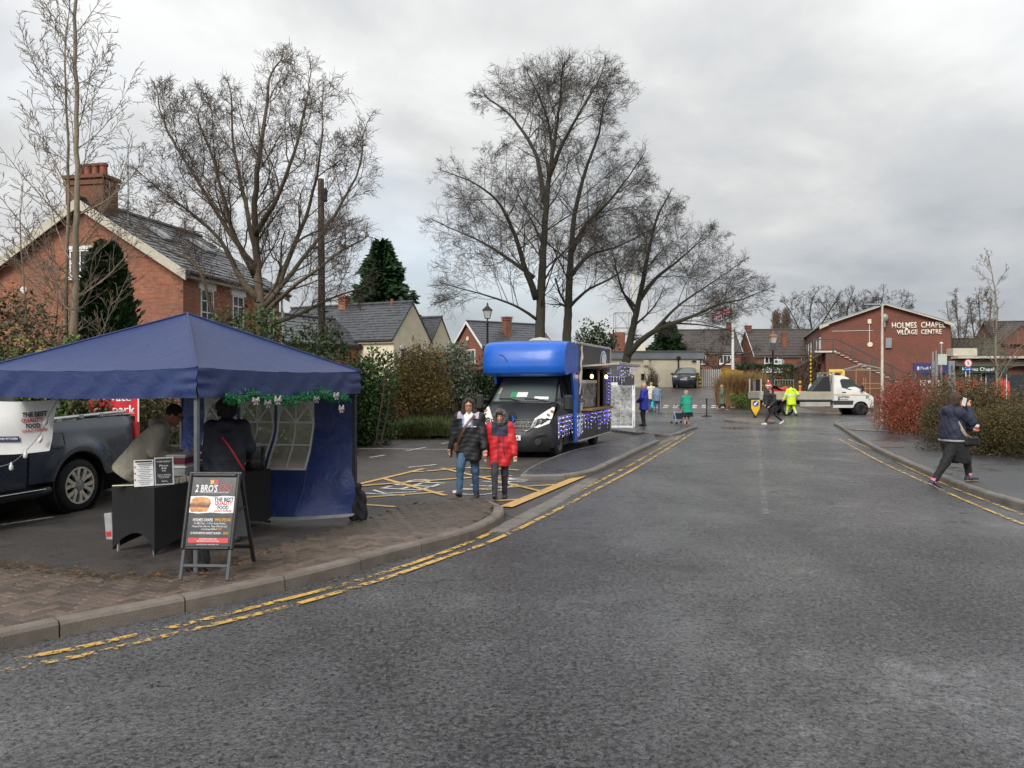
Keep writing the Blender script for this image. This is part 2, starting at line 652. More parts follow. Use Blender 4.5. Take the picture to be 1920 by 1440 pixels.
def ribbon(path,w,z=None):
 a,b=offset(path,w/2),offset(path,-w/2)
 vs=[]
 for p,q in zip(a,b):
  zp=z if z is not None else p.z
  vs+=[(p.x,p.y,zp),(q.x,q.y,zp)]
 fs=[(2*i,2*i+1,2*i+3,2*i+2)for i in range(len(path)-1)]
 return vs,fs
ROAD=wet_road_mat('wet_asphalt',(0.118,0.118,0.122),grain=66,wet=(0.10,0.38),bump=0.9,dist=0.026,lanes=True)
PARK_TAR=wet_road_mat('car_park_asphalt',(0.075,0.068,0.062),grain=120,wet=(0.3,0.7),bump=0.5,tint=(0.09,0.07,0.058))
PATH_TAR=wet_road_mat('footway_asphalt',(0.07,0.071,0.074),grain=150,wet=(0.16,0.45),bump=0.45)
RAMP_TAR=wet_road_mat('ramp_paving',(0.10,0.085,0.082),grain=60,wet=(0.25,0.55),bump=0.4,tint=(0.12,0.085,0.075))
EARTH=mat('earth',(0.07,0.052,0.035),0.95,var=0.4,vscale=2.0,bump=0.6,bscale=14)
KERB=mat('kerb_concrete',(0.155,0.13,0.108),0.75,var=0.25,vscale=3.0,bump=0.35,bscale=70,dirt=((0.07,0.055,0.04),2.2,0.8))
KERB_GREY=mat('grey_kerb_concrete',(0.15,0.135,0.12),0.6,var=0.25,vscale=3.0,bump=0.3,bscale=70,dirt=((0.05,0.045,0.035),2.5,0.7))
YELLOW_LINE=worn_paint_mat('worn_yellow_paint',(0.68,0.42,0.10),cover=0.495,soft=0.03,scale=15)
YELLOW_FRESH=worn_paint_mat('yellow_paint',(0.66,0.40,0.12),cover=0.37,soft=0.03,scale=22)
WHITE_LINE=worn_paint_mat('worn_white_paint',(0.72,0.72,0.70),cover=0.45,soft=0.04,scale=20)
WHITE_FAINT=worn_paint_mat('faint_white_paint',(0.26,0.26,0.26),cover=0.57,soft=0.18,scale=14)
mb=MB()
xs=[-420,-200,-100,-60,-40,-30,-22,-16,-12,-8,-4,0,4,8,12,14,16,18,20,22,24,28,34,44,60,90,140,240,420]
ys=[-60,-20,0,15,30,40,44,45.5,47,48.5,50,51.5,53,54.5,56,57.5,59,60.5,62,66,75,95,140,240,420,700]
mb.add([(x,y,tz(x,y)-0.03)for y in ys for x in xs],[(j*len(xs)+i,j*len(xs)+i+1,(j+1)*len(xs)+i+1,(j+1)*len(xs)+i)for j in range(len(ys)-1)for i in range(len(xs)-1)])
tag(mb.build('ground',EARTH,smooth=180),kind='structure')
fill('road',[(-70,-8),(90,-8),(90,45.4),(-70,45.4)],0.0,ROAD)
LK=curve([(-9.0,-1.5),(-6.4,2.2),G(0,1222),G(225,1174),G(445,1128),G(612,1088),G(740,1052),G(865,1018),G(925,993),G(945,972),(-0.16,11.35,0),(-0.42,11.95,0),(-0.85,12.2,0),(-1.35,11.9,0),(-1.75,11.3,0)],0.08)
LK=[Vector((p.x,p.y,0))for p in LK]
# -- car park and apron
LANE=[G(946,985),G(1095,912)]
R1=curve([G(1120,893),G(1135,889),G(1200,857),G(1250,833)],0.1)
ISLE_IN=[G(x,y,.1)for x,y in((975,890),(990,878),(1010,868),(1060,848),(1120,833),(1180,819),(1225,812))]
park=[(-70,-8),(-14,-8),(-9.0,-1.5)]+[(p.x,p.y)for p in offset(LK,0.05)if p.y<11.2 and p.x<-0.05]+[(0.02,10.7),(1.35,14.2),(1.95,15.4),(4.6,22.6),(5.6,25.9),(7.2,31.6),(6.4,33.4),(4.5,35.2),(-70,36.5)]
fill('car_park',park,0.004,PARK_TAR)
mb=MB()
mb.grid(lambda u,v:(4.5+14.2*u,45.4+17.2*v,tz(4.5+14.2*u,45.4+17.2*v)+0.012),10,16)
tag(mb.build('ramp',RAMP_TAR,smooth=180),kind='structure')
# -- kerbs: every stone its own piece
def stone(path,s0,s1,w,h,gap=0.012,side=1,low=-0.02):
 acc=[0.0]
 for a,b in zip(path,path[1:]):
  acc.append(acc[-1]+(b-a).length)
 def at(s):
  s=min(max(s,0),acc[-1])
  for i in range(len(acc)-1):
   if s<=acc[i+1]:
    f=(s-acc[i])/max(1e-9,acc[i+1]-acc[i])
    a,b=path[max(i-1,0)],path[min(i+2,len(path)-1)]
    return path[i].lerp(path[i+1],f),(b-a).normalized()
  return path[-1],(path[-1]-path[-2]).normalized()
 K=5
 prof=[(0.0,low),(0.004,h-0.028),(0.022,h-0.004),(0.034,h),(w-0.006,h),(w,h-0.006),(w,low)]
 vs=[]
 for k in range(K):
  p,t=at(s0+gap/2+(s1-s0-gap)*k/(K-1))
  nrm=Vector((-t.y,t.x,0))*side
  for d,z in prof:
   vs.append((p+nrm*d)+Vector((0,0,z)))
 n=len(prof)
 fs=[(k*n+i,k*n+(i+1)%n,(k+1)*n+(i+1)%n,(k+1)*n+i)for k in range(K-1)for i in range(n)]
 fs+=[tuple(range(n)),tuple(reversed(range((K-1)*n,K*n)))]
 if side>0:
  fs=[tuple(reversed(f))for f in fs]
 return vs,fs
def kerb_run(root,path,L,w,h,m,side=1,start=0.0,low=-0.02,until=None,hf=None):
 tot=sum((b-a).length for a,b in zip(path,path[1:]))
 tot=min(tot,until)if until else tot
 s=start
 rnd=random.Random(len(path))
 while s<tot-0.2:
  e=min(tot,s+L)
  hh=hf(0.5*(s+e)/tot)if hf else h
  mb=MB()
  mb.add(*stone(path,s,e,w,hh+rnd.uniform(-0.004,0.004),side=side,low=low))
  mb.build('kerb_stone',m,root,smooth=30)
  s=e
def structure_root(name):
 o=bpy.data.objects.new(name,None)
 put(o)
 return tag(o,kind='structure')
kerb_near=structure_root('kerb')
near_len=sum((b-a).length for a,b in zip(LK,LK[1:]))
kerb_run(kerb_near,LK,0.915,0.15,0.125,KERB,hf=lambda f:0.125 if f<0.80 else 0.125-0.10*min(1,(f-0.80)/0.14))
# -- the brick paved strip behind it: herringbone blocks, each laid singly
BACK=[G(x,y)for x,y in((-150,1052),(0,1062),(143,1080),(262,1086),(380,1080),(455,1046),(560,1012),(680,977),(760,949))]+[Vector((-1.45,12.0,0))]
BACK=curve(BACK,0.1)
def dist_path(p,path):
 best=1e9
 for a,b in zip(path,path[1:]):
  q,f=intersect_point_line(p,a,b)
  f=min(1,max(0,f))
  d=(a.lerp(b,f)-p).length
  best=min(best,d)
 return best
KIN=offset(LK,0.152)
front_end=[p for p in KIN]
strip=[p for p in KIN if p.y>4.6]+list(reversed(BACK))
def inside(p,poly):
 c=False
 j=len(poly)-1
 for i in range(len(poly)):
  a,b=poly[i],poly[j]
  if(a.y>p.y)!=(b.y>p.y)and p.x<(b.x-a.x)*(p.y-a.y)/(b.y-a.y)+a.x:
   c=not c
  j=i
 return c
LKs,BKs=LK[::3],BACK[::3]
def strip_z(p):
 d1,d2=dist_path(p,LKs),dist_path(p,BKs)
 return 0.016+0.10*d2/(d1+d2+1e-6)
PAVER=mat('paving_brick',(0.108,0.084,0.07),0.6,var=0.35,vscale=7.0,bump=0.4,bscale=60,dirt=((0.05,0.05,0.025),1.2,0.7))
_t=NT(PAVER.node_tree)
_b=PAVER.node_tree.nodes['Principled BSDF']
_old=_b.inputs['Base Color'].links[0].from_socket
_oi=_t.new('ShaderNodeObjectInfo')
_t.link(_t.mix(1.0,_old,_t.ramp(_oi.outputs['Random'],[(0,(0.62,0.6,0.58)),(0.5,(1.0,0.95,0.9)),(1,(1.35,1.2,1.1))]),'MULTIPLY'),_b.inputs['Base Color'])
BED=mat('joint_sand',(0.04,0.035,0.025),0.95,var=0.4,vscale=5.0,bump=0.6,dirt=((0.05,0.07,0.018),1.6,0.9))
paving=structure_root('pavement')
cells=[]
th=radians(62)
ex,ey=Vector((cos(th),sin(th),0))*0.104,Vector((-sin(th),cos(th),0))*0.104
o0=Vector((-2.8,8.0,0))
for i in range(-75,76):
 for j in range(-40,41):
  c=(i-j)%4
  if c==0:p,r=o0+ex*(i+1.0)+ey*(j+0.5),0
  elif c==3:p,r=o0+ex*(i+0.5)+ey*(j+1.0),1
  else:continue
  if p.y<4.9 or not inside(p,strip):continue
  if dist_path(p,LKs)<0.19 or dist_path(p,BKs)<0.05:continue
  cells.append((p,r))
cells.sort(key=lambda c:c[0].length+(0 if-0.7<(c[0].x/c[0].y)<0.1 else 50))
mb=MB()
mb.box((0,0,-0.028),(0.194,0.091,0.06),bev=0.008)
pm=mb.mesh('brick',PAVER)
rest=MB()
rnd=random.Random(4)
for k,(p,r)in enumerate(cells):
 z=strip_z(p)+rnd.uniform(-0.003,0.003)
 if k<290:
  o=bpy.data.objects.new('brick',pm)
  o.location=(p.x,p.y,z)
  o.rotation_euler=(rnd.uniform(-.012,.012),rnd.uniform(-.012,.012),th+r*pi/2+rnd.uniform(-.012,.012))
  put(o,paving)
 else:
  rest.box((p.x,p.y,z-0.028),(0.194,0.091,0.06),rot=th+r*pi/2,bev=0.008)
if rest.v:
 tag(rest.build('brick',PAVER,paving),kind='stuff')
mb=MB()
tri=tessellate_polygon([strip])
zs=[strip_z(p)-0.024 for p in strip]
sv=[Vector((p.x,p.y,z))for p,z in zip(strip,zs)]
fs=[]
for a,b,c in tri:
 fs.append((a,b,c)if(sv[b]-sv[a]).cross(sv[c]-sv[a]).z>0 else(a,c,b))
mb.add(sv,fs)
tag(mb.build('joint_bed',BED,paving),kind='stuff')
# -- island footway beside the van, dark asphalt with its kerb
iso=[G(x,y,.1)for x,y in((975,891),(1000,892),(1055,891),(1090,887),(1121,879),(1160,861),(1200,842),(1238,825))]
iso_c=curve(iso,0.1)
iso_c=[Vector((p.x,p.y,0))for p in iso_c]
back=curve([Vector((p.x,p.y,0))for p in ISLE_IN],0.15)
fill('footway',[p for p in offset(iso_c,0.14)]+[p for p in reversed(offset(back,-0.04))],0.098,PATH_TAR,skirt=.1)
k2=structure_root('kerb')
kerb_run(k2,iso_c,0.915,0.15,0.11,KERB_GREY)
kerb_run(k2,list(back),0.915,0.06,0.108,KERB_GREY,side=-1)
chan=curve([G(950,1000),G(1010,968),G(1070,934),G(1125,899)],0.1)
kerb_run(k2,[Vector((p.x,p.y,0))for p in chan],0.915,0.26,0.022,KERB_GREY)
chan2=curve([G(1240,834),G(1262,825),G(1282,817)],0.1)
kerb_run(k2,[Vector((p.x,p.y,0))for p in chan2],0.915,0.26,0.022,KERB_GREY)
cor=curve([G(1196,812,.02),G(1240,817,.05),G(1268,813,.1),(6.9,29.6,0),(7.5,31.0,0),(7.55,32.4,0),(6.9,33.8,0),(5.5,34.8,0),(3.4,35.3,0)],0.15)
cor=[Vector((p.x,p.y,0))for p in cor]
fill('footway',[p for p in offset(cor,0.13)]+[Vector((3.0,31.2,0)),Vector((4.5,26.6,0))],0.098,PATH_TAR,skirt=.1)
kerb_run(k2,cor,0.915,0.14,0.11,KERB_GREY)
# -- right-hand footway
RK=curve([(7.3,-4,0),(7.35,6,0),G(1920,957),G(1800,918),G(1730,889),G(1640,846),G(1602,823),G(1575,804),(13.6,32.3,0),(14.3,34.0,0),(15.6,35.3,0),(18,36.2,0),(24,36.8,0),(40,37.2,0)],0.2)
RK=[Vector((p.x,p.y,0))for p in RK]
fill('footway',[p for p in offset(RK,-0.12)]+[Vector((40,33,0)),Vector((22,31,0)),Vector((16,28.5,0)),Vector((13.2,20,0)),Vector((12.2,14,0)),Vector((11.5,-4,0))],0.098,PATH_TAR)
k3=structure_root('kerb')
kerb_run(k3,RK,0.915,0.14,0.118,KERB_GREY,side=-1,start=8.0,until=58)
low=curve([(13.75,31.6,0.1),G(1592,806,.1),G(1650,809,.1),G(1700,812,.1)],0.15)
mb=MB();mb.tube([p+Vector((0,0,0.02))for p in low],0.05,6)
mb.build('edging',KERB_GREY,k3)
# -- painted lines
MARKZ=0.012
lines_root=structure_root('road_marking')
def paint(paths,m,w,z=MARKZ):
 for kk,pts in enumerate(paths):
  pts=[Vector((p.x,p.y,0))for p in pts]
  mb=MB()
  mb.add(*ribbon(curve(pts,0.2)if len(pts)>2 else[pts[0].lerp(pts[1],k/6)for k in range(7)],w,z+kk*.0013))
  mb.build('painted_line',m,lines_root)
px=lambda L:[G(x,y)for x,y in L]
paint([px([(-60,1258),(29,1239.5),(146,1217.5),(251,1194),(362,1169.5),(520,1130),(640,1099),(740,1069),(840,1034.5),(908,1006),(1000,963),(1120,905),(1200,863),(1284,815)]),px([(0,1262),(90,1244),(184,1226.5),(254,1208),(338,1188.5),(507,1148),(620,1117),(744,1079),(840,1045),(920,1017),(1010,975),(1120,917.5),(1210,868),(1300,812)])],YELLOW_LINE,0.075)
paint([px([(1920,967),(1837,935),(1781,913),(1700,876),(1640,845),(1590,824)]),px([(1920,985),(1837,951),(1762,918),(1650,866),(1573,824)])],YELLOW_LINE,0.06)
paint([px([(1436,965),(1428,900),(1424,850),(1418,802)])],WHITE_FAINT,0.09,0.008)
z7=lambda L:[G(660+x/4.174,800+y/4.174)for x,y in L]
paint([z7([(1205,640),(1810,390)])],YELLOW_FRESH,0.2,0.027)
paint([z7(l)for l in([(1110,585),(1380,571)],[(95,615),(335,633)],[(60,562),(720,515)],[(860,502),(1610,458)],[(240,410),(730,545)],[(60,455),(560,335)],[(700,330),(1490,515)],[(440,362),(560,358)],[(590,355),(930,330),(1320,349)],[(60,472),(950,405),(1250,393)],[(1645,395),(1740,420)])],YELLOW_FRESH,0.11)
paint([z7(l)for l in([(40,174),(800,183)],[(425,193),(575,165)],[(140,245),(255,227)],[(700,137),(760,128)],[(650,96),(715,96)],[(440,325),(660,303)],[(905,330),(940,324)])],WHITE_LINE,0.09,0.013)
paint([[G(0,986),G(97,971)]],WHITE_LINE,0.1)
paint([[G(1240,771.5),G(1415,771.5)]],WHITE_LINE,0.12)
paint([[G(1415,774),G(1640,775)]],WHITE_LINE,0.5)
paint([[G(1195,815),G(1262,806)]],YELLOW_FRESH,0.18,0.02)
paint([z7([(2260,25),(2560,-20)])],YELLOW_FRESH,0.12,0.02)
d=Vector((0.335,0.942,0))
def ground_word(s,c,w,h):
 o=text('painted_word',s,w,h,WHITE_LINE,lines_root,frame((c.x,c.y,0.0145),d,(-0.942,0.335,0)),bold=-0.012,depth=0)
ground_word('KEEP',G(768,914),2.0,0.8)
ground_word('CLEAR',G(925,911),2.5,0.8)
mb=MB()
for i in range(9):
 for k in range(2):
  x,y=9.0+i*0.62+k*.25,49.0+k*0.9
  mb.quad(*[(a,b,tz(a,b)+0.022)for a,b in((x,y),(x+.3,y),(x+.45,y+.6),(x+.15,y+.6))])
tag(mb.build('painted_line',WHITE_LINE,lines_root),kind='stuff')
# -- litter on the ground: leaves in the gutters and round the pavings
LEAF_LITTER=leaf_mat('fallen_leaves',[(0.10,0.05,0.02),(0.22,0.10,0.03),(0.06,0.035,0.02),(0.28,0.16,0.05)])
rnd=random.Random(11)
V,F=[],[]
def leaf_at(p,s):
 a=rnd.uniform(0,2*pi);u=Vector((cos(a),sin(a),rnd.uniform(-.2,.2)))*s;w=Vector((-sin(a),cos(a),rnd.uniform(-.3,.3)))*s*.6
 b=len(V)
 V.extend([tuple(p-u),tuple(p+w),tuple(p+u),tuple(p-w)]);F.append((b,b+1,b+2,b+3))
for _ in range(240):
 i=rnd.randrange(10,len(LK)-40);leaf_at(LK[i]+Vector((rnd.gauss(0.06,.14),-abs(rnd.gauss(0.02,.12)),0.02)),rnd.uniform(.008,.024))
for _ in range(900):
 q=BACK[rnd.randrange(0,45)];leaf_at(q+Vector((rnd.gauss(0,.25),rnd.gauss(0.0,.10),0.035)),rnd.uniform(.01,.025))
for _ in range(160):
 i=rnd.randrange(40,150);leaf_at(RK[i]+Vector((rnd.gauss(0.2,.3),rnd.gauss(0,.2),0.115 if rnd.random()<.3 else.02)),rnd.uniform(.015,.04))
for _ in range(700):
 f=rnd.random();q=G(1700,812).lerp(G(1960,885),f);leaf_at(Vector((q.x+rnd.gauss(.2,.35),q.y+rnd.gauss(0,.3),.112)),rnd.uniform(.012,.035))
for _ in range(200):
 leaf_at(G(1385+rnd.gauss(0,14),803+rnd.gauss(0,1.2))+Vector((0,0,0.015)),rnd.uniform(.02,.06))
for _ in range(90):
 leaf_at(G(1460+rnd.gauss(0,22),806+rnd.gauss(0,1.0))+Vector((0,0,0.015)),rnd.uniform(.02,.06))
tag(np_obj('fallen_leaves',np.array(V),np.array(F),LEAF_LITTER),kind='stuff')
MOSS=leaf_mat('moss_tufts',[(0.03,0.045,0.012),(0.06,0.085,0.02),(0.08,0.075,0.025)])
V,F=[],[]
for _ in range(2600):
 u=rnd.random()
 if u<.5:
  q=BACK[rnd.randrange(2,len(BACK)-2)]+Vector((rnd.gauss(0,.14),rnd.gauss(0,.1),0))
 elif u<.85:
  q=KIN[rnd.randrange(30,len(KIN)-2)]+Vector((rnd.gauss(0,.03),rnd.gauss(0.02,.03),0))
 else:
  q=Vector((rnd.uniform(-4.6,-.5),0,0));q.y=7.2+(q.x+4)*1.2+rnd.gauss(0,.4)
 if not inside(q,strip):continue
 q.z=strip_z(q)+0.004
 leaf_at(q,rnd.uniform(.006,.02))
tag(np_obj('moss',np.array(V),np.array(F),MOSS),kind='stuff')
# -- BUILDINGS
BRICK_RED=brick_mat('red_brick',(0.27,0.085,0.048),(0.19,0.06,0.038),(0.24,0.165,0.12))
BRICK_ORANGE=brick_mat('orange_brick',(0.37,0.13,0.07),(0.28,0.09,0.05),(0.36,0.25,0.18))
BRICK_DARK=brick_mat('dark_red_brick',(0.23,0.07,0.045),(0.16,0.05,0.034),(0.19,0.115,0.085))
BRICK_BROWN=brick_mat('brown_brick',(0.19,0.075,0.045),(0.13,0.05,0.032),(0.12,0.085,0.065))
CHIM=brick_mat('mossy_chimney_brick',(0.20,0.07,0.04),(0.15,0.06,0.035),(0.12,0.09,0.06),grime=(0.10,0.085,0.035))
RENDER_CREAM=mat('cream_render',(0.82,0.74,0.55),0.85,var=0.1,vscale=1.2,bump=0.25,bscale=40,dirt=((0.45,0.39,0.28),0.7,0.35))
SLATE=mat('wet_slate',(0.055,0.058,0.066),0.36,var=0.4,vscale=5.0,bump=0.4,bscale=16,dirt=((0.10,0.10,0.09),1.0,0.6))
TILE_BROWN=mat('brown_roof_tile',(0.055,0.045,0.04),0.6,var=0.35,vscale=4.0,bump=0.3)
FASCIA_GREY=mat('grey_fascia',(0.24,0.26,0.28),0.5,var=0.1,vscale=1.0,dirt=((0.16,0.17,0.17),0.8,0.6))
TERRACOTTA=mat('terracotta',(0.23,0.075,0.045),0.7)
CURTAIN=mat('pale_room_blind',(0.55,0.55,0.52),0.8)
DULL_TRIM=mat('dull_cream_trim',(0.52,0.48,0.39),0.7,var=.15,dirt=((.3,.27,.2),1.5,.6))
WOOD=mat('wood',(0.30,0.17,0.07),0.7,stretch=(1,1,8))
RAIL_GREY=mat('grey_railing',(0.07,0.065,0.065),0.5)
def window(root,c,w,h,nrm,depth=0.05,bars=1,rows=1,frame_m=None,sill=True,lintel=None,name='window'):
 fm=frame_m or WHITE
 ax={'+x':Vector((1,0,0)),'-x':Vector((-1,0,0)),'+y':Vector((0,1,0)),'-y':Vector((0,-1,0))}[nrm]
 t=Vector((0,0,1)).cross(ax)
 C=Vector(c)
 up=Vector((0,0,1))
 def bx(mb,a,b,z0,z1,d0,d1):
  vs=[C+t*x+up*z+ax*d for d in(d0,d1)for z in(z0,z1)for x in(a,b)]
  mb.add(vs,[(0,2,3,1),(4,5,7,6),(0,1,5,4),(2,6,7,3),(0,4,6,2),(1,3,7,5)])
 mb=MB();f=max(0.05,w*0.07)
 for a,b,z0,z1 in((-w/2,-w/2+f,-h/2,h/2),(w/2-f,w/2,-h/2,h/2),(-w/2+f,w/2-f,-h/2,-h/2+f),(-w/2+f,w/2-f,h/2-f,h/2)):
  bx(mb,a,b,z0,z1,-0.06,depth)
 for k in range(bars):
  x=-w/2+w*(k+1)/(bars+1);bx(mb,x-f*.35,x+f*.35,-h/2+f,h/2-f,-0.05,depth*.8)
 for k in range(rows):
  z=-h/2+h*(k+1)/(rows+1);bx(mb,-w/2+f,w/2-f,z-f*.35,z+f*.35,-0.045,depth*.75)
 fr=mb.build(name,fm,root)
 mb=MB();bx(mb,-w/2+f*.9,w/2-f*.9,-h/2+f*.9,h/2-f*.9,-0.06,depth*.25)
 mb.build('pane',GLASS,fr)
 if sill:
  mb=MB();bx(mb,-w/2-.08,w/2+.08,-h/2-.11,-h/2-.003,-0.05,depth+.07);mb.build('sill',WHITE,fr)
 if lintel:
  mb=MB();bx(mb,-w/2-.12,w/2+.12,h/2+.003,h/2+lintel,-0.05,depth+.02);mb.build('lintel',WHITE,fr)
 return fr
def roof_slabs(root,x0,x1,e0,r0,m,name='roof',rows=14,th=0.03,joint=0.3,seed=1):
 mb=MB()
 rnd=random.Random(seed)
 ye,ze=e0;yr,zr=r0
 nrm=Vector((0,-(zr-ze),yr-ye)).normalized()
 if nrm.z<0:nrm=-nrm
 for k in range(rows):
  f0,f1=k/rows,min(1.0,(k+1.25)/rows)
  a=Vector((0,ye+(yr-ye)*f0,ze+(zr-ze)*f0))+nrm*th
  b=Vector((0,ye+(yr-ye)*f1,ze+(zr-ze)*f1))+nrm*th*0.15
  x=x0-(joint/2 if k%2 else 0)
  while x<x1:
   u,v=max(x,x0)+.004,min(x+joint,x1)-.004
   x+=joint
   if v-u<.03:continue
   j=nrm*rnd.uniform(-.25,.3)*th
   p=[Vector((u,a.y,a.z))+j,Vector((v,a.y,a.z))+j,Vector((v,b.y,b.z))+j,Vector((u,b.y,b.z))+j]
   q=[w-nrm*th for w in p[:2]]
   mb.add(p+q,[(0,1,2,3),(4,5,1,0)]if yr>ye else[(3,2,1,0),(0,1,5,4)])
 o=mb.build('slate',m,root)
 o['kind']='stuff'
 return o
def gable_house(name,label,loc,rz,L,W,eave,ridge,wall_m,roof_m,base=-0.3,over=0.25,barge=0.25,rows=14,joint=0.3,barge_m=None,cat='house',gable_over=0.12,fascia=True,group=None):
 r=thing(name,label,cat,loc,rz,group)
 mb=MB()
 prof=[(0,base),(W,base),(W,eave),(W/2,ridge),(0,eave)]
 mb.prism(prof,0,L,fr=lambda a,b,t:(t,a,b))
 mb.build('wall',wall_m,r)
 rf=MB()
 sl=Vector((0,W/2,ridge-eave)).normalized()
 dn=sl.z/max(1e-6,sl.y)
 oe=over
 t=0.10
 for sg in(0,1):
  y=lambda a:a if sg==0 else W-a
  a0,a1=-oe,W/2
  z0,z1=eave-oe*dn,ridge
  pts=[(y(a0),z0+.02),(y(a1),z1+.02),(y(a1),z1+t),(y(a0),z0+t)]
  rf.prism(pts if sg==0 else pts[::-1],-gable_over,L+gable_over,fr=lambda a,b,tt:(tt,a,b))
 roof=rf.build('roof',roof_m,r)
 for sg in(0,1):
  y=lambda a:a if sg==0 else W-a
  roof_slabs(roof,-gable_over,L+gable_over,(y(-oe),eave-oe*dn+t),(y(W/2),ridge+t),roof_m,rows=rows,joint=joint,seed=sg+3)
 mb=MB();mb.tube([(-gable_over,W/2,ridge+t+.03),(L+gable_over,W/2,ridge+t+.03)],0.10,8)
 mb.build('ridge_tile',roof_m,roof)
 if barge:
  for x in(-gable_over-.03,L+gable_over+.03):
   for sg in(0,1):
    y=lambda a:a if sg==0 else W-a
    mb=MB()
    q=[(y(-oe),eave-oe*dn+t-barge),(y(W/2),ridge+t-barge),(y(W/2),ridge+t+.01),(y(-oe),eave-oe*dn+t+.01)]
    mb.prism(q,x-.025,x+.025,fr=lambda a,b,tt:(tt,a,b))
    mb.build('bargeboard',barge_m or CREAM_PAINT,r)
 if fascia:
  for yy in(-oe-.06,W+oe+.06):
   mb=MB();mb.tube([(-gable_over,yy,eave-oe*dn+.03),(L+gable_over,yy,eave-oe*dn+.03)],0.06,8)
   mb.build('gutter',BLACK,r)
   s=1 if yy<0 else-1
   mb=MB();mb.box((L/2,yy+s*.16,eave-oe*dn-.03),(L+.1,.2,.16));mb.build('fascia',barge_m or CREAM_PAINT,r)
 return r,roof
def chimney(root,c,sx,sy,z0,z1,m,pots=2,along='y'):
 mb=MB()
 mb.box((c[0],c[1],(z0+z1)/2),(sx,sy,z1-z0))
 mb.box((c[0],c[1],z1-.16),(sx+.1,sy+.1,.14));mb.box((c[0],c[1],z1+.04),(sx+.16,sy+.16,.12))
 ch=mb.build('chimney',m,root)
 for k in range(pots):
  o=((k+.5)/pots-.5)
  mb=MB()
  mb.lathe([(.13,z1+.08),(.12,z1+.45),(.15,z1+.47),(.15,z1+.55),(.11,z1+.56),(.1,z1+.3)],10,(c[0]+(o*sx*.8 if along=='x' else 0),c[1]+(o*sy*.85 if along=='y' else 0),0))
  mb.build('chimney_pot',TERRACOTTA,ch,smooth=40)
 return ch
 # -- the brick house on the left
hx=Vector((cos(radians(79)),sin(radians(79)),0));hy=Vector((-hx.y,hx.x,0))
house,hroof=gable_house('brick_house','red brick house with a tall mossy chimney and slate roof behind the garden trees',(-10.7,25.0,0),radians(79),6.4,7.4,5.55,7.85,BRICK_ORANGE,SLATE,barge=0.32,over=0.3,rows=16,joint=0.32,gable_over=0.28,barge_m=DULL_TRIM)
chimney(hroof,(0.42,3.72,0),0.74,1.42,5.2,8.72,CHIM,pots=4)
for x,w in((1.3,0.75),(3.25,0.75),(5.5,0.75)):
 window(house,(x,0,4.25),w,1.55,'-y',bars=1,rows=3,lintel=0.32)
 window(house,(x,0,1.6),w,1.6,'-y',bars=1,rows=3,lintel=0.32)
window(house,(0,3.8,5.85),.8,.9,'-x',bars=1,rows=1,lintel=.12)
mb=MB();mb.lathe([(0.0,0),(.12,0),(.12,.06),(0,.07)],14,(-.06,6.0,5.0),axis='X');mb.build('wall_vent',WHITE,house)
def on_slope(x,a,up=0.14):
 dn=(7.85-5.55)/3.7
 return Vector((x,a,5.55+a*dn+up))
for x in(2.1,4.6):
 mb=MB();q=[on_slope(x-.35,1.9,.16),on_slope(x+.35,1.9,.16),on_slope(x+.35,2.75,.16),on_slope(x-.35,2.75,.16)]
 top=[p+Vector((0,-.03,.07))for p in q]
 mb.add(q+top,[(4,5,6,7),(0,1,5,4),(1,2,6,5),(2,3,7,6),(3,0,4,7)])
 s=mb.build('skylight',FASCIA_GREY,hroof)
 mb=MB();ins=[top[0].lerp(top[2],.12)+Vector((0,-.005,.012)),top[1].lerp(top[3],.12)+Vector((0,-.005,.012)),top[2].lerp(top[0],.12)+Vector((0,-.005,.012)),top[3].lerp(top[1],.12)+Vector((0,-.005,.012))]
 mb.quad(*ins);mb.build('pane',GLASS,s)
mb=MB()
for x0,x1 in((1.85,2.75),(3.8,4.95),(5.95,6.3)):
 nx=int((x1-x0)/.18)
 for i in range(nx):
  for j in range(9):
   if(i+j)%2==0:
    mb.box((x0+i*.18,-.003,3.65+j*.19),(.075,.012,.06))
tag(mb.build('header_brick',mat('buff_brick',(0.45,0.26,0.14),0.8),house),kind='stuff')
mb=MB();mb.tube([(6.44,-.1,5.4),(6.44,-.1,0)],.05,8);mb.build('downpipe',WHITE,house)
mb=MB();mb.bar((.5,2.4,7.2),(.5,2.4,9.9),.03);mb.bar((.5,1.9,9.8),(.5,3.2,9.8),.025)
for k in range(7):mb.bar((.32,1.95+k*.19,9.8),(.68,1.95+k*.19,9.8),.014)
mb.build('aerial',STEEL,house)
# -- brick house end with a small chimney
p=P(533,600,41)
annexe,aroof=gable_house('brick_house','small orange brick house end with one chimney left of the cream cottage',(p.x,p.y,0),radians(60),6,4.2,4.1,5.6,BRICK_ORANGE,SLATE,barge=.12,barge_m=BLACK,rows=8,joint=.4)
chimney(aroof,(0.6,2.1,0),.42,.42,5.0,6.9,BRICK_ORANGE,pots=1)
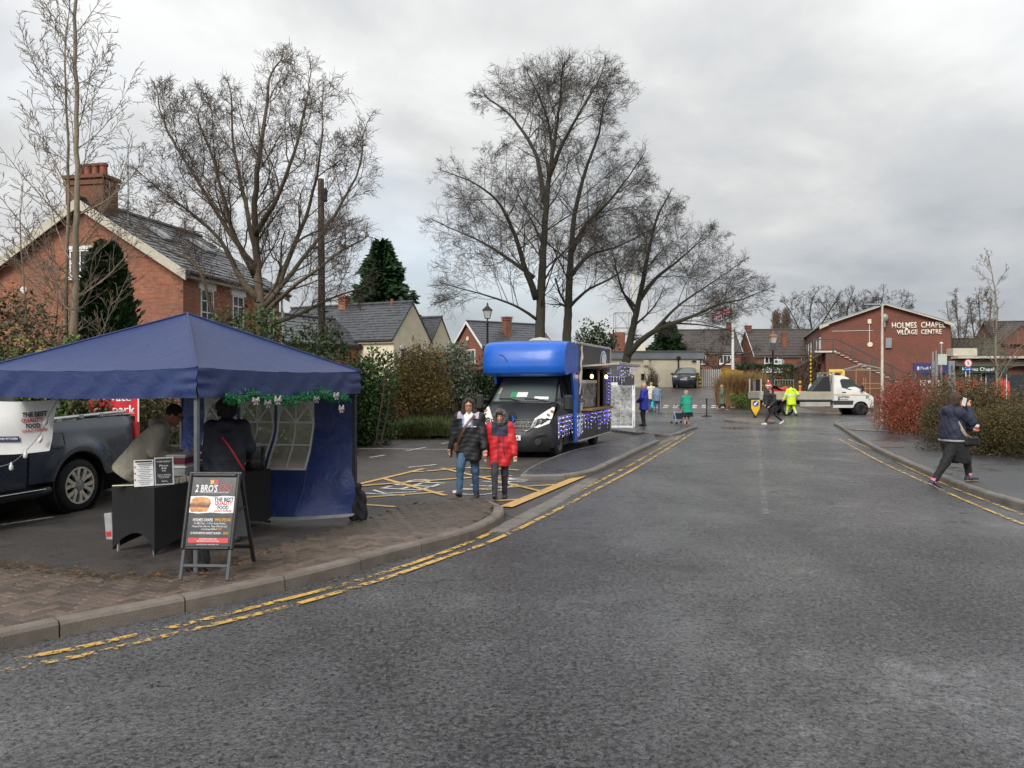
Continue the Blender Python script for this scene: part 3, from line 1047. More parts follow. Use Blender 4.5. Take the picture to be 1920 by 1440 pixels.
# -- cream cottage with twin gables
ga=Vector((.44,.898,0))
cot,croof=gable_house('cream_cottage','cream rendered cottage with a dark slate roof and arched gable windows behind the hedge',(-6.94-ga.y*9.5,45.0+ga.x*9.5,0),atan2(-.44,.898),9.5,4.03,4.45,6.62,RENDER_CREAM,SLATE,barge=0,over=.18,rows=14,joint=.36,gable_over=.06)
def arched_window(root,c,w,h,sx=1):
 fr=window(root,c,w,h,'+x',bars=0,rows=1,sill=True)
 mb=MB()
 pts=[(cos(pi*k/10)*(w/2+.06),h/2+sin(pi*k/10)*.2)for k in range(11)]
 mb.prism(pts,-.03,.06,fr=lambda a,b,t:(c[0]+t,c[1]+a,c[2]+b))
 mb.build('arch',WHITE,fr)
arched_window(cot,(9.5,1.0,3.3),.62,1.15);arched_window(cot,(9.5,3.25,3.25),.6,1.1)
mb=MB();mb.prism([(cos(2*pi*k/14)*.1,sin(2*pi*k/14)*.2)for k in range(14)],0,.05,fr=lambda a,b,t:(9.5+t,2.0+a,4.55+b));mb.build('wall_plaque',mat('buff_stone',(.4,.3,.18),.8),cot)
chimney(croof,(4.3,2.0,0),.55,.5,6.0,7.25,BRICK_ORANGE,pots=0)
mb=MB();mb.lathe([(.12,6.6),(.1,6.95),(.13,7.0)],10,(8.0,2.0,0));mb.build('flue',TERRACOTTA,croof)
q=cot.matrix_basis
cl=Vector((-6.94,45.0,0))+ga*4.1
cot2,c2roof=gable_house('cream_cottage','narrow cream gabled wing standing against the right of the twin cottage',(cl.x-ga.y*5.0,cl.y+ga.x*5.0,0),atan2(-.44,.898),5.0,2.55,4.3,5.95,RENDER_CREAM,SLATE,barge=0,over=.1,rows=10,joint=.36,gable_over=.05)
fr=window(cot2,(5.0,1.1,3.4),.6,1.1,'+x',bars=0,rows=1)
fr=window(cot2,(5.0,2.1,3.1),.3,1.0,'+x',bars=0,rows=0)
# -- red brick house with white bargeboards and, behind a lamp, its tall chimney
p=P(905,645,64)
e=Vector((.82,.57,0))
bh,bhroof=gable_house('brick_house','red brick house with white bargeboards and casement windows left of the van roof',(p.x,p.y,0),atan2(.57,.82),7.5,4.6,4.95,6.95,BRICK_RED,SLATE,barge=.22,barge_m=WHITE,rows=10,joint=.4,gable_over=.2)
chimney(bhroof,(3.2,1.1,0),.6,.6,5.0,7.4,BRICK_RED,pots=0)
window(bh,(0,1.8,4.05),1.35,1.15,'-x',bars=1,rows=0)
window(bh,(1.3,0,3.95),1.2,1.15,'-y',bars=2,rows=0);window(bh,(4.2,0,3.95),1.2,1.15,'-y',bars=2,rows=0)
mb=MB();mb.lathe([(0,0),(.2,0),(.2,.05),(0,.06)],14,(-.07,2.35,5.55),axis='X');mb.build('wall_vent',CREAM_PAINT,bh)
mb=MB()
pa,pb,pc,pd=P(815,668,40),P(866,672,40),P(856,660,42.5),P(822,658,42.5)
roof_o=thing('tiled_roof','low orange pantile roof of a garden outhouse showing over the silver shrub','outhouse',((pa.x+pb.x)/2,40,0))
o0=Vector(((pa.x+pb.x)/2,40,0))
vs=[pa-o0,pb-o0,pc-o0,pd-o0]
mb.add(vs,[(0,1,2,3)]);mb.build('roof',TERRACOTTA,roof_o)
mb=MB()
for k in range(9):
 f=k/8
 mb.tube([vs[0].lerp(vs[1],f)+Vector((0,0,.04)),vs[3].lerp(vs[2],f)+Vector((0,0,.04))],.09,6)
tag(mb.build('roof_tile',TERRACOTTA,roof_o),kind='stuff')
mb=MB();mb.box(((vs[0].x+vs[1].x)/2,1.6,vs[0].z/2-.15),(vs[1].x-vs[0].x-.15,2.6,vs[0].z));mb.build('wall',BRICK_ORANGE,roof_o)
# -- cream flat-roofed building above the ramp
gz=1.42
fb=thing('flat_roofed_building','cream flat roofed building with a deep grey fascia where the dark car is parked','building',(15.15,62.0,gz),0)
mb=MB();mb.box((-5.6,3.0,1.15),(11.2,6.0,2.3));mb.box((-1.95,-.06,1.1),(3.9,.12,2.2))
mb.build('wall',RENDER_CREAM,fb)
mb=MB();mb.box((-5.55,3.0,2.58),(11.7,6.5,.62),bev=.02);mb.box((-5.55,3.0,2.91),(11.9,6.7,.05))
mb.build('fascia',FASCIA_GREY,fb)
mb=MB();mb.tube([(-1.75,-.2,2.25),(-1.75,-.2,0)],.06,8);mb.box((-1.75,-.2,2.35),(.32,.2,.28),bev=.04);mb.build('downpipe',BLACK,fb)
mb=MB();mb.box((-4.35,-.1,1.95),(.45,.25,.45),bev=.03);mb.build('wall_unit',CREAM_PAINT,fb)
mb=MB();mb.box((-4.6,-.05,.85),(.25,.12,.5));mb.build('meter_box',BLACK,fb)
mb=MB();mb.box((-.5,-.22,2.1),(.32,.22,.12),bev=.03);mb.build('floodlight',BLACK,fb)
mb=MB();mb.tube([(.02,-.06,2.3),(.02,-.06,0)],.05,8);mb.build('downpipe',BLACK,fb)
for k,(y0,w)in enumerate(((.4,.9),(1.6,.9))):
 mb=MB();mb.box((.012,y0+w/2,1.25),(.03,w,1.7));mb.build('door' if k==0 else 'shutter',FASCIA_GREY,fb)
mb=MB();mb.box((.02,4.0,1.2),(.06,2.6,2.35));mb.build('brick_panel',BRICK_RED,fb)
bb=thing('brick_building','brick stair tower and pale panelled block behind the flat roofed building','building',P(1172,700,78)*1+Vector((0,0,0)),0)
bb.location.z=1.3
mb=MB();mb.box((-.5,2,2.8),(1.0,4,5.6));mb.box((-5.0,3.6,1.8),(8.0,4.5,3.4));mb.build('wall',BRICK_RED,bb)
mb=MB();mb.box((1.05,2.2,2.4),(2.1,4,4.1));mb.build('panel',CREAM_PAINT,bb)
mb=MB();mb.box((4.7,2.6,2.2),(5.2,4,3.6));mb.build('cladding',mat('dark_brown_boarding',(.05,.035,.028),.7),bb)
mb=MB();mb.box((-5,3.4,3.7),(8.4,5,.35));mb.build('roof',FASCIA_GREY,bb)
ms=thing('lattice_mast','grey steel lattice mast rising behind the leaning tree','mast',P(1167,640,80))
ms.location.z=5.9
mb=MB()
for a in(-.8,.8):
 for b in(-.8,.8):mb.bar((a,b,-1),(a,b,3.1),.07)
for z in(0,1.55,3.1):
 for a,b in(((-.8,-.8),(.8,-.8)),((.8,-.8),(.8,.8)),((.8,.8),(-.8,.8)),((-.8,.8),(-.8,-.8))):mb.bar((*a,z),(*b,z),.06)
mb.build('mast_frame',STEEL,ms)
mb=MB()
for z in(0,1.55):mb.bar((-.8,-.8,z),(.8,-.8,z+1.55),.04);mb.bar((.8,-.8,z),(-.8,-.8,z+1.55),.04)
mb.build('brace',STEEL,ms)
mb=MB();mb.tube([(1.0,-.9,3),(1.0,-.9,7.4)],.09,8);mb.tube([(1.0,-.9,6.2),(1.0,-.9,7.4)],.16,8);mb.build('antenna',CREAM_PAINT,ms)
# -- terraces beyond
def terrace(label,loc,rz,L,wall_h,bays,z0,ridge=2.6,W=7.5):
 r,rf=gable_house('terraced_house',label,(loc[0],loc[1],z0),rz,L,W,wall_h,wall_h+ridge,BRICK_RED,TILE_BROWN,barge=.12,barge_m=WHITE,rows=9,joint=.5)
 for x,z,w,h in bays:
  window(r,(x,0,z),w,h,'-y',bars=2,rows=0,depth=.08)
 return r,rf
t1,t1r=terrace('brown roofed brick terrace standing beyond the palisade gates',P(1283,700,88),radians(-4),6.4,3.9,((1.8,3.0,1.3,1.0),(4.6,3.0,1.3,1.0)),1.4)
chimney(t1r,(5.9,3.7,0),.7,.7,5.5,7.4,BRICK_DARK,pots=0)
t2,t2r=terrace('brown roofed brick house with white panels beyond the dark green hedge',P(1415,700,86),radians(-3),7.5,3.6,((1.8,3.0,1.5,.9),(5.6,3.0,1.0,.9)),1.3,ridge=2.9)
chimney(t2r,(3.6,1.2,0),.5,.5,4.2,6.0,BRICK_RED,pots=0);chimney(t2r,(0.2,3.7,0),.6,.6,5.5,7.0,BRICK_DARK,pots=0)
mb=MB();mb.box((1.9,-.04,2.05),(2.3,.08,1.0));mb.build('panel',WHITE,t2)
t3,t3r=terrace('low brick and white bay fronted house beyond the brown shrub',P(1381,700,92),radians(-3),3.4,2.4,((1.0,1.9,1.6,1.0),),1.4,ridge=2.0,W=5)
# -- the village centre
vx=Vector((.957,-.29,0))
VC=P(1540,715,70.0);VC.z=0
Wv=10.5
vc=thing('village_centre','long brick village centre with white gable lettering and an outside stair','building',VC,atan2(-.29,.957))
ew,rg,Lv=6.95,8.75,24.0
mb=MB();mb.prism([(0,-.3),(Wv,-.3),(Wv,ew),(Wv/2,rg),(0,ew)],0,Lv,fr=lambda a,b,t:(a,t,b))
mb.build('wall',BRICK_DARK,vc)
mb=MB()
for sg in(0,1):
 y=lambda a:a if sg==0 else Wv-a
 pts=[(y(-.2),ew-.06),(y(Wv/2),rg),(y(Wv/2),rg+.14),(y(-.2),ew+.08)]
 mb.prism(pts,-.35,Lv,fr=lambda a,b,t:(a,t,b))
vroof=mb.build('roof',FASCIA_GREY,vc)
for sg in(0,1):
 y=lambda a:a if sg==0 else Wv-a
 mb=MB();mb.prism([(y(-.2),ew-.15),(y(Wv/2),rg-.08),(y(Wv/2),rg+.02),(y(-.2),ew-.05)],-.42,-.352,fr=lambda a,b,t:(a,t,b))
 mb.build('bargeboard',DULL_TRIM,vc)
 mb=MB();mb.prism([(y(-.2),ew-.32),(y(.6),ew+.02),(y(.6),ew+.12),(y(-.2),ew-.12)],-.46,-.421,fr=lambda a,b,t:(a,t,b))
 mb.build('box_end',DULL_TRIM,vc)
Mt=lambda x,z,yy=-.03:frame((x,yy,z),(1,0,0),(0,0,1))
LET=mat('cream_lettering',(.78,.74,.62),.5,var=.03)
t_=text('lettering','HOLMES  CHAPEL',4.25,.54,LET,vc,Mt(7.95,6.85),bold=.02,depth=.06)
t_=text('lettering','VILLAGE  CENTRE',3.55,.44,LET,vc,Mt(8.0,6.24),bold=.02,depth=.06)
for k in range(7):
 x=1.2+k*3.2
 window(vc,(0,x,5.35),1.5,1.25,'-x',bars=2,rows=0,sill=False);window(vc,(0,x,2.1),1.4,1.3,'-x',bars=1,rows=0,sill=False)
 mb=MB();mb.box((-.03,x+1.6,5.35),(.06,1.5,1.6));mb.build('cladding_panel',mat('purple_brown_panel',(.07,.035,.035),.6)if k==0 else bpy.data.materials['purple_brown_panel'],vc)
mb=MB();mb.prism([(-1.9,3.2),(-.004,4.3),(-.004,4.42),(-1.9,3.35)],.5,Lv,fr=lambda a,b,t:(a,t,b));mb.build('canopy',TILE_BROWN,vc)
for k in range(6):
 mb=MB();mb.box((-1.7,1.0+k*4,1.6),(.18,.18,3.2));mb.build('canopy_post',BRICK_BROWN,vc)
ST=mat('pale_stair_nosing',(.62,.6,.55),.6)
mb=MB();mb.box((.15,-.75,4.55),(1.9,1.4,.14));mb.build('stair_landing',ST,vc)
mb=MB();mb.prism([(.25,-.3),(1.1,-.3),(1.1,4.4),(.25,4.4)],-1.4,-.05,fr=lambda a,b,t:(a,t,b));mb.build('stair_wall',BRICK_BROWN,vc)
nst=22
for k in range(nst):
 x=1.25+k*.36;z=4.42-k*.195
 mb=MB();mb.box((x,-.75,z),(.34,1.3,.05));mb.build('stair_tread',ST,vc)
mb=MB();mb.prism([(1.1,4.3),(9.0,.05),(9.0,-.3),(1.1,-.3)],-1.35,-.1,fr=lambda a,b,t:(a,t,b));mb.build('stair_wall',BRICK_BROWN,vc)
mb=MB();mb.tube([(-.8,-1.42,5.65),(1.15,-1.42,5.65),(9.0,-1.42,1.4)],.05,6);mb.tube([(-.8,-1.42,4.75),(1.15,-1.42,4.75),(9.0,-1.42,.5)],.04,6);mb.build('handrail',RAIL_GREY,vc)
for k in range(7):
 x=-.75+k*1.6;zb=4.6 if x<1.15 else 4.6-(x-1.15)*.54
 mb=MB();mb.box((x,-1.42,zb+.5),(.14,.08,1.25));mb.build('rail_post',RAIL_GREY,vc)
mb=MB()
for k in range(54):
 x=-.75+k*.18;zb=4.7 if x<1.15 else 4.7-(x-1.15)*.54
 mb.box((x,-1.42,zb+.45),(.018,.018,.95))
tag(mb.build('baluster',RAIL_GREY,vc),kind='stuff')
mb=MB();mb.lathe([(.0,.75),(.12,.74),(.28,.55),(.3,.38),(.2,.12),(.06,.02),(.06,-.45),(.0,-.45)],12,(5.2,-.4,7.15));mb.build('globe_lamp',mat('smoky_globe',(.3,.3,.3),.2),vc,smooth=40)
mb=MB();mb.bar((5.2,0,6.75),(5.2,-.42,6.75),.06);mb.build('lamp_arm',BLACK,vc)
for nm,c,s,m in(('alarm_box',(4.0,-.08,7.25),(.3,.16,.42),CREAM_PAINT),('junction_box',(7.0,-.06,6.5),(.22,.12,.22),WHITE),('wall_lamp',(5.55,-.12,5.3),(.5,.2,.9),FASCIA_GREY)):
 mb=MB();mb.box(c,s,bev=.03);mb.build(nm,m,vc)
mb=MB();mb.lathe([(0,0),(.22,.0),(.22,-.08),(0,-.1)],14,(4.05,-.02,5.2),axis='Y');mb.build('round_vent',CREAM_PAINT,vc)
mb=MB();mb.box((4.0,-.03,6.3),(.04,.05,1.7));mb.box((2.6,-.03,6.45),(3.4,.04,.03));mb.build('cable',WHITE,vc)
mb=MB();mb.box((1.15,-1.5,2.3),(1.3,.06,1.35));mb.build('notice_board',mat('yellow_notice',(.72,.58,.10),.5),vc)
mb=MB();mb.box((9.0,-.12,3.05),(2.9,.2,.95),bev=.02);mb.build('shop_fascia',mat('navy_fascia',(.03,.04,.16),.4),vc)
text('lettering','Reeds Rains',1.2,.26,PRINT_WHITE,vc,Mt(8.75,3.05,-.226),bold=.015,depth=.01)
mb=MB();mb.box((7.9,-.228,3.05),(.14,.01,.3));mb.box((8.05,-.228,3.05),(.03,.01,.3));mb.build('shop_emblem',PRINT_WHITE,vc)
mb=MB();mb.box((9.65,-.3,3.25),(.18,.12,1.3));mb.build('red_sign',PRINT_RED,vc)
mb=MB();mb.box((8.9,-.05,1.35),(2.2,.08,2.4));mb.build('shop_window',GLASS,vc)
for i in range(3):
 for j in range(2):
  mb=MB();mb.box((8.3+i*.6,-.1,1.0+j*.75),(.45,.02,.5));mb.build('window_card',PRINT_WHITE,vc)
for x in(7.5,10.25):
 mb=MB();mb.box((x,-.25,1.25),(.55,.45,2.6));mb.build('brick_pier',BRICK_RED,vc)
 # -- low shop to the right
sp=P(1786,715,66.0);sp.z=0
sh=thing('shop_building','low flat roofed shop with a dark green fascia and red window posters','shop',sp,radians(-3))
mb=MB();mb.box((5.5,4,2.0),(11,8,4.0));mb.build('wall',BRICK_BROWN,sh)
mb=MB();mb.box((5.6,-.5,3.92),(11.4,1.2,.2),bev=.02);mb.build('parapet',DULL_TRIM,sh)
mb=MB();mb.box((1.0,1.6,4.42),(2.0,3.4,.65));mb.build('lantern_roof',DULL_TRIM,sh)
mb=MB();mb.box((5.6,-.3,3.45),(11.2,.6,.5));mb.build('soffit',mat('brown_soffit',(.14,.10,.08),.7),sh)
mb=MB();mb.box((2.2,-.66,2.9),(4.0,.12,.62));mb.box((8.2,-.66,2.9),(4.6,.12,.62));mb.build('shop_fascia',mat('dark_green_fascia',(.015,.045,.035),.4),sh)
Ms=lambda x,z:frame((x,-.725,z),(1,0,0),(0,0,1))
text('lettering','Holmes Chapel',2.6,.40,PRINT_WHITE,sh,Ms(1.75,2.88),bold=.012,depth=.01)
text('lettering','Own Lots',1.9,.36,PRINT_WHITE,sh,Ms(8.0,2.92),bold=.012,depth=.01)
for x,w in((1.2,2.2),(4.4,3.4),(8.5,3.8)):
 mb=MB();mb.box((x,-.05,1.3),(w,.12,2.4));wn=mb.build('shop_window',GLASS,sh)
 mb=MB()
 for xx in(x-w/2,x,x+w/2):mb.box((xx,-.13,1.3),(.07,.08,2.4))
 mb.build('window_frame',WHITE,wn)
RED_POSTER=mat('red_poster',(.62,.07,.05),.5,var=.4,vscale=1.6)
for x,w in((.6,.9),(1.75,1.0),(4.0,1.5),(8.0,1.3)):
 mb=MB();mb.prism([(x-w/2,.5),(x+w/2,.6),(x+w*.45,1.9),(x-w*.1,2.25),(x-w*.5,1.8)],-.135,-.118,fr=lambda a,b,t:(a,t,b));mb.build('window_poster',RED_POSTER,sh)
mb=MB();mb.prism([(8.9,1.2),(10.2,1.0),(10.2,2.3),(9.1,2.4)],-.135,-.118,fr=lambda a,b,t:(a,t,b));mb.build('window_poster',mat('green_poster',(.30,.33,.10),.5,var=.5,vscale=3),sh)
p=P(1918,640,92)
rh,rhr=gable_house('brick_house','dark red brick house gable at the right edge behind the bare tree',(P(1868,700,90).x,90,0),radians(-12),9.5,7,6.6,9.0,BRICK_DARK,TILE_BROWN,barge=.15,barge_m=RAIL_GREY,rows=10,joint=.5)
mb=MB();mb.prism([(0.1,6.2),(2.4,8.4),(4.7,6.2)],-.6,.1,fr=lambda a,b,t:(a,t,b));mb.build('gable_wall',BRICK_DARK,rh)
for s_ in(0,1):
 a0,a1=((0.0,6.1),(2.4,8.42))if s_==0 else((4.8,6.1),(2.4,8.42))
 mb=MB();mb.bar((a0[0],-.64,a0[1]),(a1[0],-.64,a1[1]),.1,.16);mb.build('bargeboard',RAIL_GREY,rh)
r2,r2r=gable_house('tiled_house','brown tiled low house behind the shop roof',(P(1797,700,84).x,84,0),0,5.6,6,4.4,6.6,BRICK_BROWN,mat('mossy_brown_tile',(.06,.055,.038),.8,var=.4,vscale=2),barge=0,rows=9,joint=.5)
# -- TREES AND PLANTS
BARK_GREY=bark_mat('grey_brown_bark',(0.065,0.047,0.035),(0.165,0.125,0.09),moss=(0.07,0.07,0.03))
BARK_DARK=bark_mat('dark_bark',(0.025,0.021,0.018),(0.07,0.058,0.045),moss=(0.045,0.05,0.02))
BARK_PALE=bark_mat('pale_bark',(0.16,0.125,0.09),(0.30,0.25,0.18),scale=14)
TWIG_BROWN=bark_mat('brown_twigs',(0.06,0.042,0.033),(0.13,0.095,0.072))
TWIG_GREY=bark_mat('grey_twigs',(0.05,0.042,0.037),(0.11,0.093,0.08))
TWIG_PALE=bark_mat('pale_twigs',(0.12,0.09,0.06),(0.2,0.155,0.11))
TWIG_BLACK=bark_mat('blackish_twigs',(0.022,0.018,0.016),(0.055,0.045,0.038))
def unit(rng):
 z=rng.uniform(-1,1);a=rng.uniform(0,2*pi);s=sqrt(1-z*z)
 return(s*cos(a),s*sin(a),z)
def prisms(segs,n=3):
 A=np.array(segs,dtype=np.float64)
 p0,r0,p1,r1=A[:,0:3],A[:,3:4],A[:,4:7],A[:,7:8]
 t=p1-p0
 t/=np.linalg.norm(t,axis=1,keepdims=True)+1e-9
 ref=np.where(np.abs(t[:,2:3])<0.9,np.array([[0,0,1.0]]),np.array([[1.0,0,0]]))
 u=np.cross(t,ref);u/=np.linalg.norm(u,axis=1,keepdims=True)+1e-9
 w=np.cross(t,u)
 N=len(A)
 V=np.empty((N,2*n,3))
 for k in range(n):
  a=2*pi*k/n
  dirn=u*cos(a)+w*sin(a)
  V[:,k]=p0+dirn*r0-t*r0*.3
  V[:,n+k]=p1+dirn*r1
 base=(np.arange(N)*2*n)[:,None,None]
 q=np.array([[k,(k+1)%n,n+(k+1)%n,n+k]for k in range(n)])[None]
 return V.reshape(-1,3),(base+q).reshape(-1,4)
def grow(out,p,d,L,r,lev,sp,rng,env):
 n=sp['n'][lev]
 step=L/n
 wander,trop=sp['wander'][lev],sp['trop'][lev]
 pts=[]
 x,y,z=p
 dx,dy,dz=d
 top=len(sp['n'])-1
 rmin=sp['rmin']
 stopped=False
 for i in range(n):
  ux,uy,uz=unit(rng)
  dx+=ux*wander;dy+=uy*wander;dz+=uz*wander+trop
  k=1/sqrt(dx*dx+dy*dy+dz*dz);dx*=k;dy*=k;dz*=k
  f0,f1=i/n,(i+1)/n
  ra=max(rmin,r*(1-f0*sp['taper']));rb=max(rmin*.7,r*(1-f1*sp['taper']))
  nx,ny,nz=x+dx*step,y+dy*step,z+dz*step
  out[lev].append((x,y,z,ra,nx,ny,nz,rb))
  pts.append((x,y,z,dx,dy,dz,ra,f0))
  x,y,z=nx,ny,nz
  if env is not None and env(x,y,z)>1+0.16*rng.random()*(1 if lev<top else 2):
   stopped=True
   break
 pts.append((x,y,z,dx,dy,dz,rb,f1))
 if lev==top:
  return
 done=pts[-1][7]
 nc=max(1,int(round(sp['kids'][lev]*(0.4+0.6*done))))
 for c in range(nc):
  f=sp['start'][lev]+(1-sp['start'][lev])*(c+rng.random()*0.9)/nc
  f*=done
  k=min(len(pts)-2,int(f*n))if n else 0
  a=pts[max(k,0)];b=pts[min(k+1,len(pts)-1)]
  g=(f-a[7])/max(1e-6,b[7]-a[7]);g=min(1,max(0,g))
  q=(a[0]+(b[0]-a[0])*g,a[1]+(b[1]-a[1])*g,a[2]+(b[2]-a[2])*g)
  D=Vector((a[3],a[4],a[5]))
  ang=radians(sp['ang'][lev]+rng.uniform(-14,14))
  v=Vector(unit(rng));v=v-D*v.dot(D)
  if v.length<1e-3:v=D.orthogonal()
  v.normalize()
  nd=D*cos(ang)+v*sin(ang)
  fl=sp.get('flat',0)
  if fl and lev>=1:nd.z*=(1-fl);nd.normalize()
  cl=L*sp['ratio'][lev]*(1.15-0.6*f)*rng.uniform(.7,1.25)
  cr=max(rmin,a[6]*sp['rr'][lev]*rng.uniform(.75,1.1))
  grow(out,q,tuple(nd),cl,cr,lev+1,sp,rng,env)
def limb(path,r0,r1,out_pts):
 out_pts.append((curve(path,0.35),r0,r1))
def ellipsoids(es):
 def f(x,y,z):
  best=9.0
  for cx,cy,cz,rx,ry,rz in es:
   v=sqrt(((x-cx)/rx)**2+((y-cy)/ry)**2+((z-cz)/rz)**2)
   if v<best:best=v
  return best
 return f
def bare_tree(name,label,base,limbs,sp,env,bark,twig,seed,kids_on_limb,len_kid,group=None,first_ang=50,up=0.35,start=0.25,rk=0.45):
 rng=random.Random(seed)
 root=thing(name,label,'tree',base,0,group)
 B=Vector(base)
 out=[[]for _ in sp['n']]
 for li,(path,r0,r1)in enumerate(limbs):
  pts=curve([Vector(p)for p in path],0.4)
  n=len(pts)
  wob=[Vector((rng.gauss(0,.012),rng.gauss(0,.012),0))for _ in pts]
  pts=[p+(w if 0<i<n-1 else Vector((0,0,0)))for i,(p,w)in enumerate(zip(pts,wob))]
  rad=[r0+(r1-r0)*(i/(n-1))**0.66 for i in range(n)]
  if li==0:
   rad[0]*=1.45;rad[1]*=1.15
  mb=MB()
  mb.tube([p-B for p in pts],rad,10 if r0>.15 else 7)
  mb.build('trunk' if li==0 else 'limb',bark,root,smooth=180)
  tot=kids_on_limb[min(li,len(kids_on_limb)-1)]
  for c in range(tot):
   f=start+(1-start)*(c+rng.random())/tot
   k=min(n-2,int(f*(n-1)))
   D=(pts[k+1]-pts[max(k-1,0)]).normalized()
   v=Vector(unit(rng));v=(v-D*v.dot(D));v.normalize()
   a=radians(first_ang+rng.uniform(-15,15))
   nd=D*cos(a)+v*sin(a)+Vector((0,0,up));nd.normalize()
   grow(out,tuple(pts[k]),tuple(nd),len_kid*(1.2-.65*f)*rng.uniform(.75,1.2),max(sp['rmin'],rad[k]*rk*rng.uniform(.7,1.1)),0,sp,rng,env)
  D=(pts[-1]-pts[-2]).normalized()
  grow(out,tuple(pts[-1]),tuple(D),len_kid*.6,r1,0,sp,rng,env)
 coarse=[s for o in out[:2]for s in o]
 fine=[s for o in out[2:]for s in o]
 for nm,sg,m,sides in(('branches',coarse,bark,4),('twigs',fine,twig,3)):
  if sg:
   V,F=prisms(sg,sides)
   o=np_obj(nm,V-np.array(B),F,m,root,smooth=True)
   o['kind']='stuff'
 return root
def pxp(L,y):
 return[P(a,b,y+c)for a,b,c in L]
def env_px(L,y):
 return ellipsoids([(P(cx,cy,y).x,y+dy,P(cx,cy,y).z,rx*y/FPX,ry_*y/FPX,rz*y/FPX)for cx,cy,dy,rx,ry_,rz in L])
 # -- round-headed tree behind the gazebo
Y=21.0
bare_tree('bare_tree','round headed bare brown tree with ivy at its foot, in front of the brick house',P(492,650,Y)*1,[(pxp([(492,840,0),(490,640,0),(492,590,0),(486,545,.2),(480,470,.3),(478,390,.1),(486,300,-.2),(498,215,0),(505,150,.2)],Y),.23,.03),(pxp([(484,560,.1),(450,520,.5),(425,470,.8),(395,430,1.0),(340,385,1.2),(290,350,1.0)],Y),.115,.02),(pxp([(490,600,0),(520,540,.3),(548,470,.6),(580,390,.8),(600,300,.5),(605,240,.6)],Y),.115,.02),(pxp([(495,590,0),(540,545,-.6),(590,510,-1.0),(640,470,-1.1),(680,450,-1.2)],Y),.085,.02),(pxp([(480,520,.3),(440,440,-.5),(415,350,-1.0),(390,270,-1.3),(370,220,-1.2)],Y),.10,.02),(pxp([(480,440,.2),(520,370,-.6),(550,290,-1.2),(570,210,-1.3),(580,170,-1)],Y),.085,.02),(pxp([(482,480,.3),(460,380,1.2),(440,280,1.8),(435,200,1.7),(430,160,1.9)],Y),.09,.02),(pxp([(480,800,-.6),(425,640,-.6),(405,600,-.7),(392,560,-1.0),(370,500,-1.2),(320,470,-1.4),(270,440,-1.3)],Y),.10,.025),(pxp([(478,500,.2),(420,420,.2),(365,330,.3),(320,255,.2),(300,205,.1)],Y),.095,.02),(pxp([(497,575,0),(565,490,.2),(630,400,.3),(668,330,.2),(680,285,.2)],Y),.09,.02),(pxp([(500,610,0),(560,590,.9),(620,560,1.4),(680,540,1.3)],Y),.08,.02)],dict(n=[6,5,4,2],wander=[.28,.3,.34,.4],trop=[.05,.05,.05,.05],kids=[7,6,5],start=[.15,.1,.1],ang=[42,44,46],ratio=[.55,.56,.62],rr=[.5,.55,.6],taper=.7,rmin=.0045),env_px([(465,335,0,235,200,240),(340,430,0,120,120,130),(620,460,0,100,110,150)],Y),BARK_GREY,TWIG_BROWN,5,[13,10,10,8,10,9,10,9,9,9,8],2.1)
# -- pale slim twin-stemmed tree at the left
Y=18.6
bare_tree('bare_tree','tall slim pale barked tree with two straight stems in front of the chimney',P(140,660,Y),[(pxp([(136,900,0),(139,640,0),(142,500,0),(145,350,0),(144,200,0),(142,60,0),(141,-60,0),(140,-130,0)],Y),.125,.03),(pxp([(128,850,.5),(124,640,.5),(126,480,.5),(129,330,.4),(126,200,.4),(123,90,.4)],Y),.085,.02)],dict(n=[9,5,3],wander=[.1,.2,.25],trop=[.075,.05,.06],kids=[15,4],start=[.08,.1],ang=[44,45],ratio=[.24,.42],rr=[.42,.6],taper=.8,rmin=.0065),None,BARK_PALE,TWIG_PALE,8,[40,20],3.1,first_ang=60,up=.1,start=.14,rk=.27)
Y=17.0
bare_tree('bare_sapling','thin bare sapling leaning out at the far left above the hedge',P(30,640,Y),[(pxp([(60,800,0),(55,660,0),(45,560,0),(40,470,.2),(38,400,.2)],Y),.04,.012),(pxp([(90,800,.3),(95,660,.3),(110,560,.2),(90,480,.2)],Y),.035,.01)],dict(n=[6,4,3],wander=[.2,.3,.3],trop=[.05,.03,.04],kids=[7,5],start=[.1,.1],ang=[50,50],ratio=[.4,.45],rr=[.5,.6],taper=.8,rmin=.006),None,TWIG_PALE,TWIG_PALE,12,[9,8],1.5,first_ang=60,up=.1,start=.3)
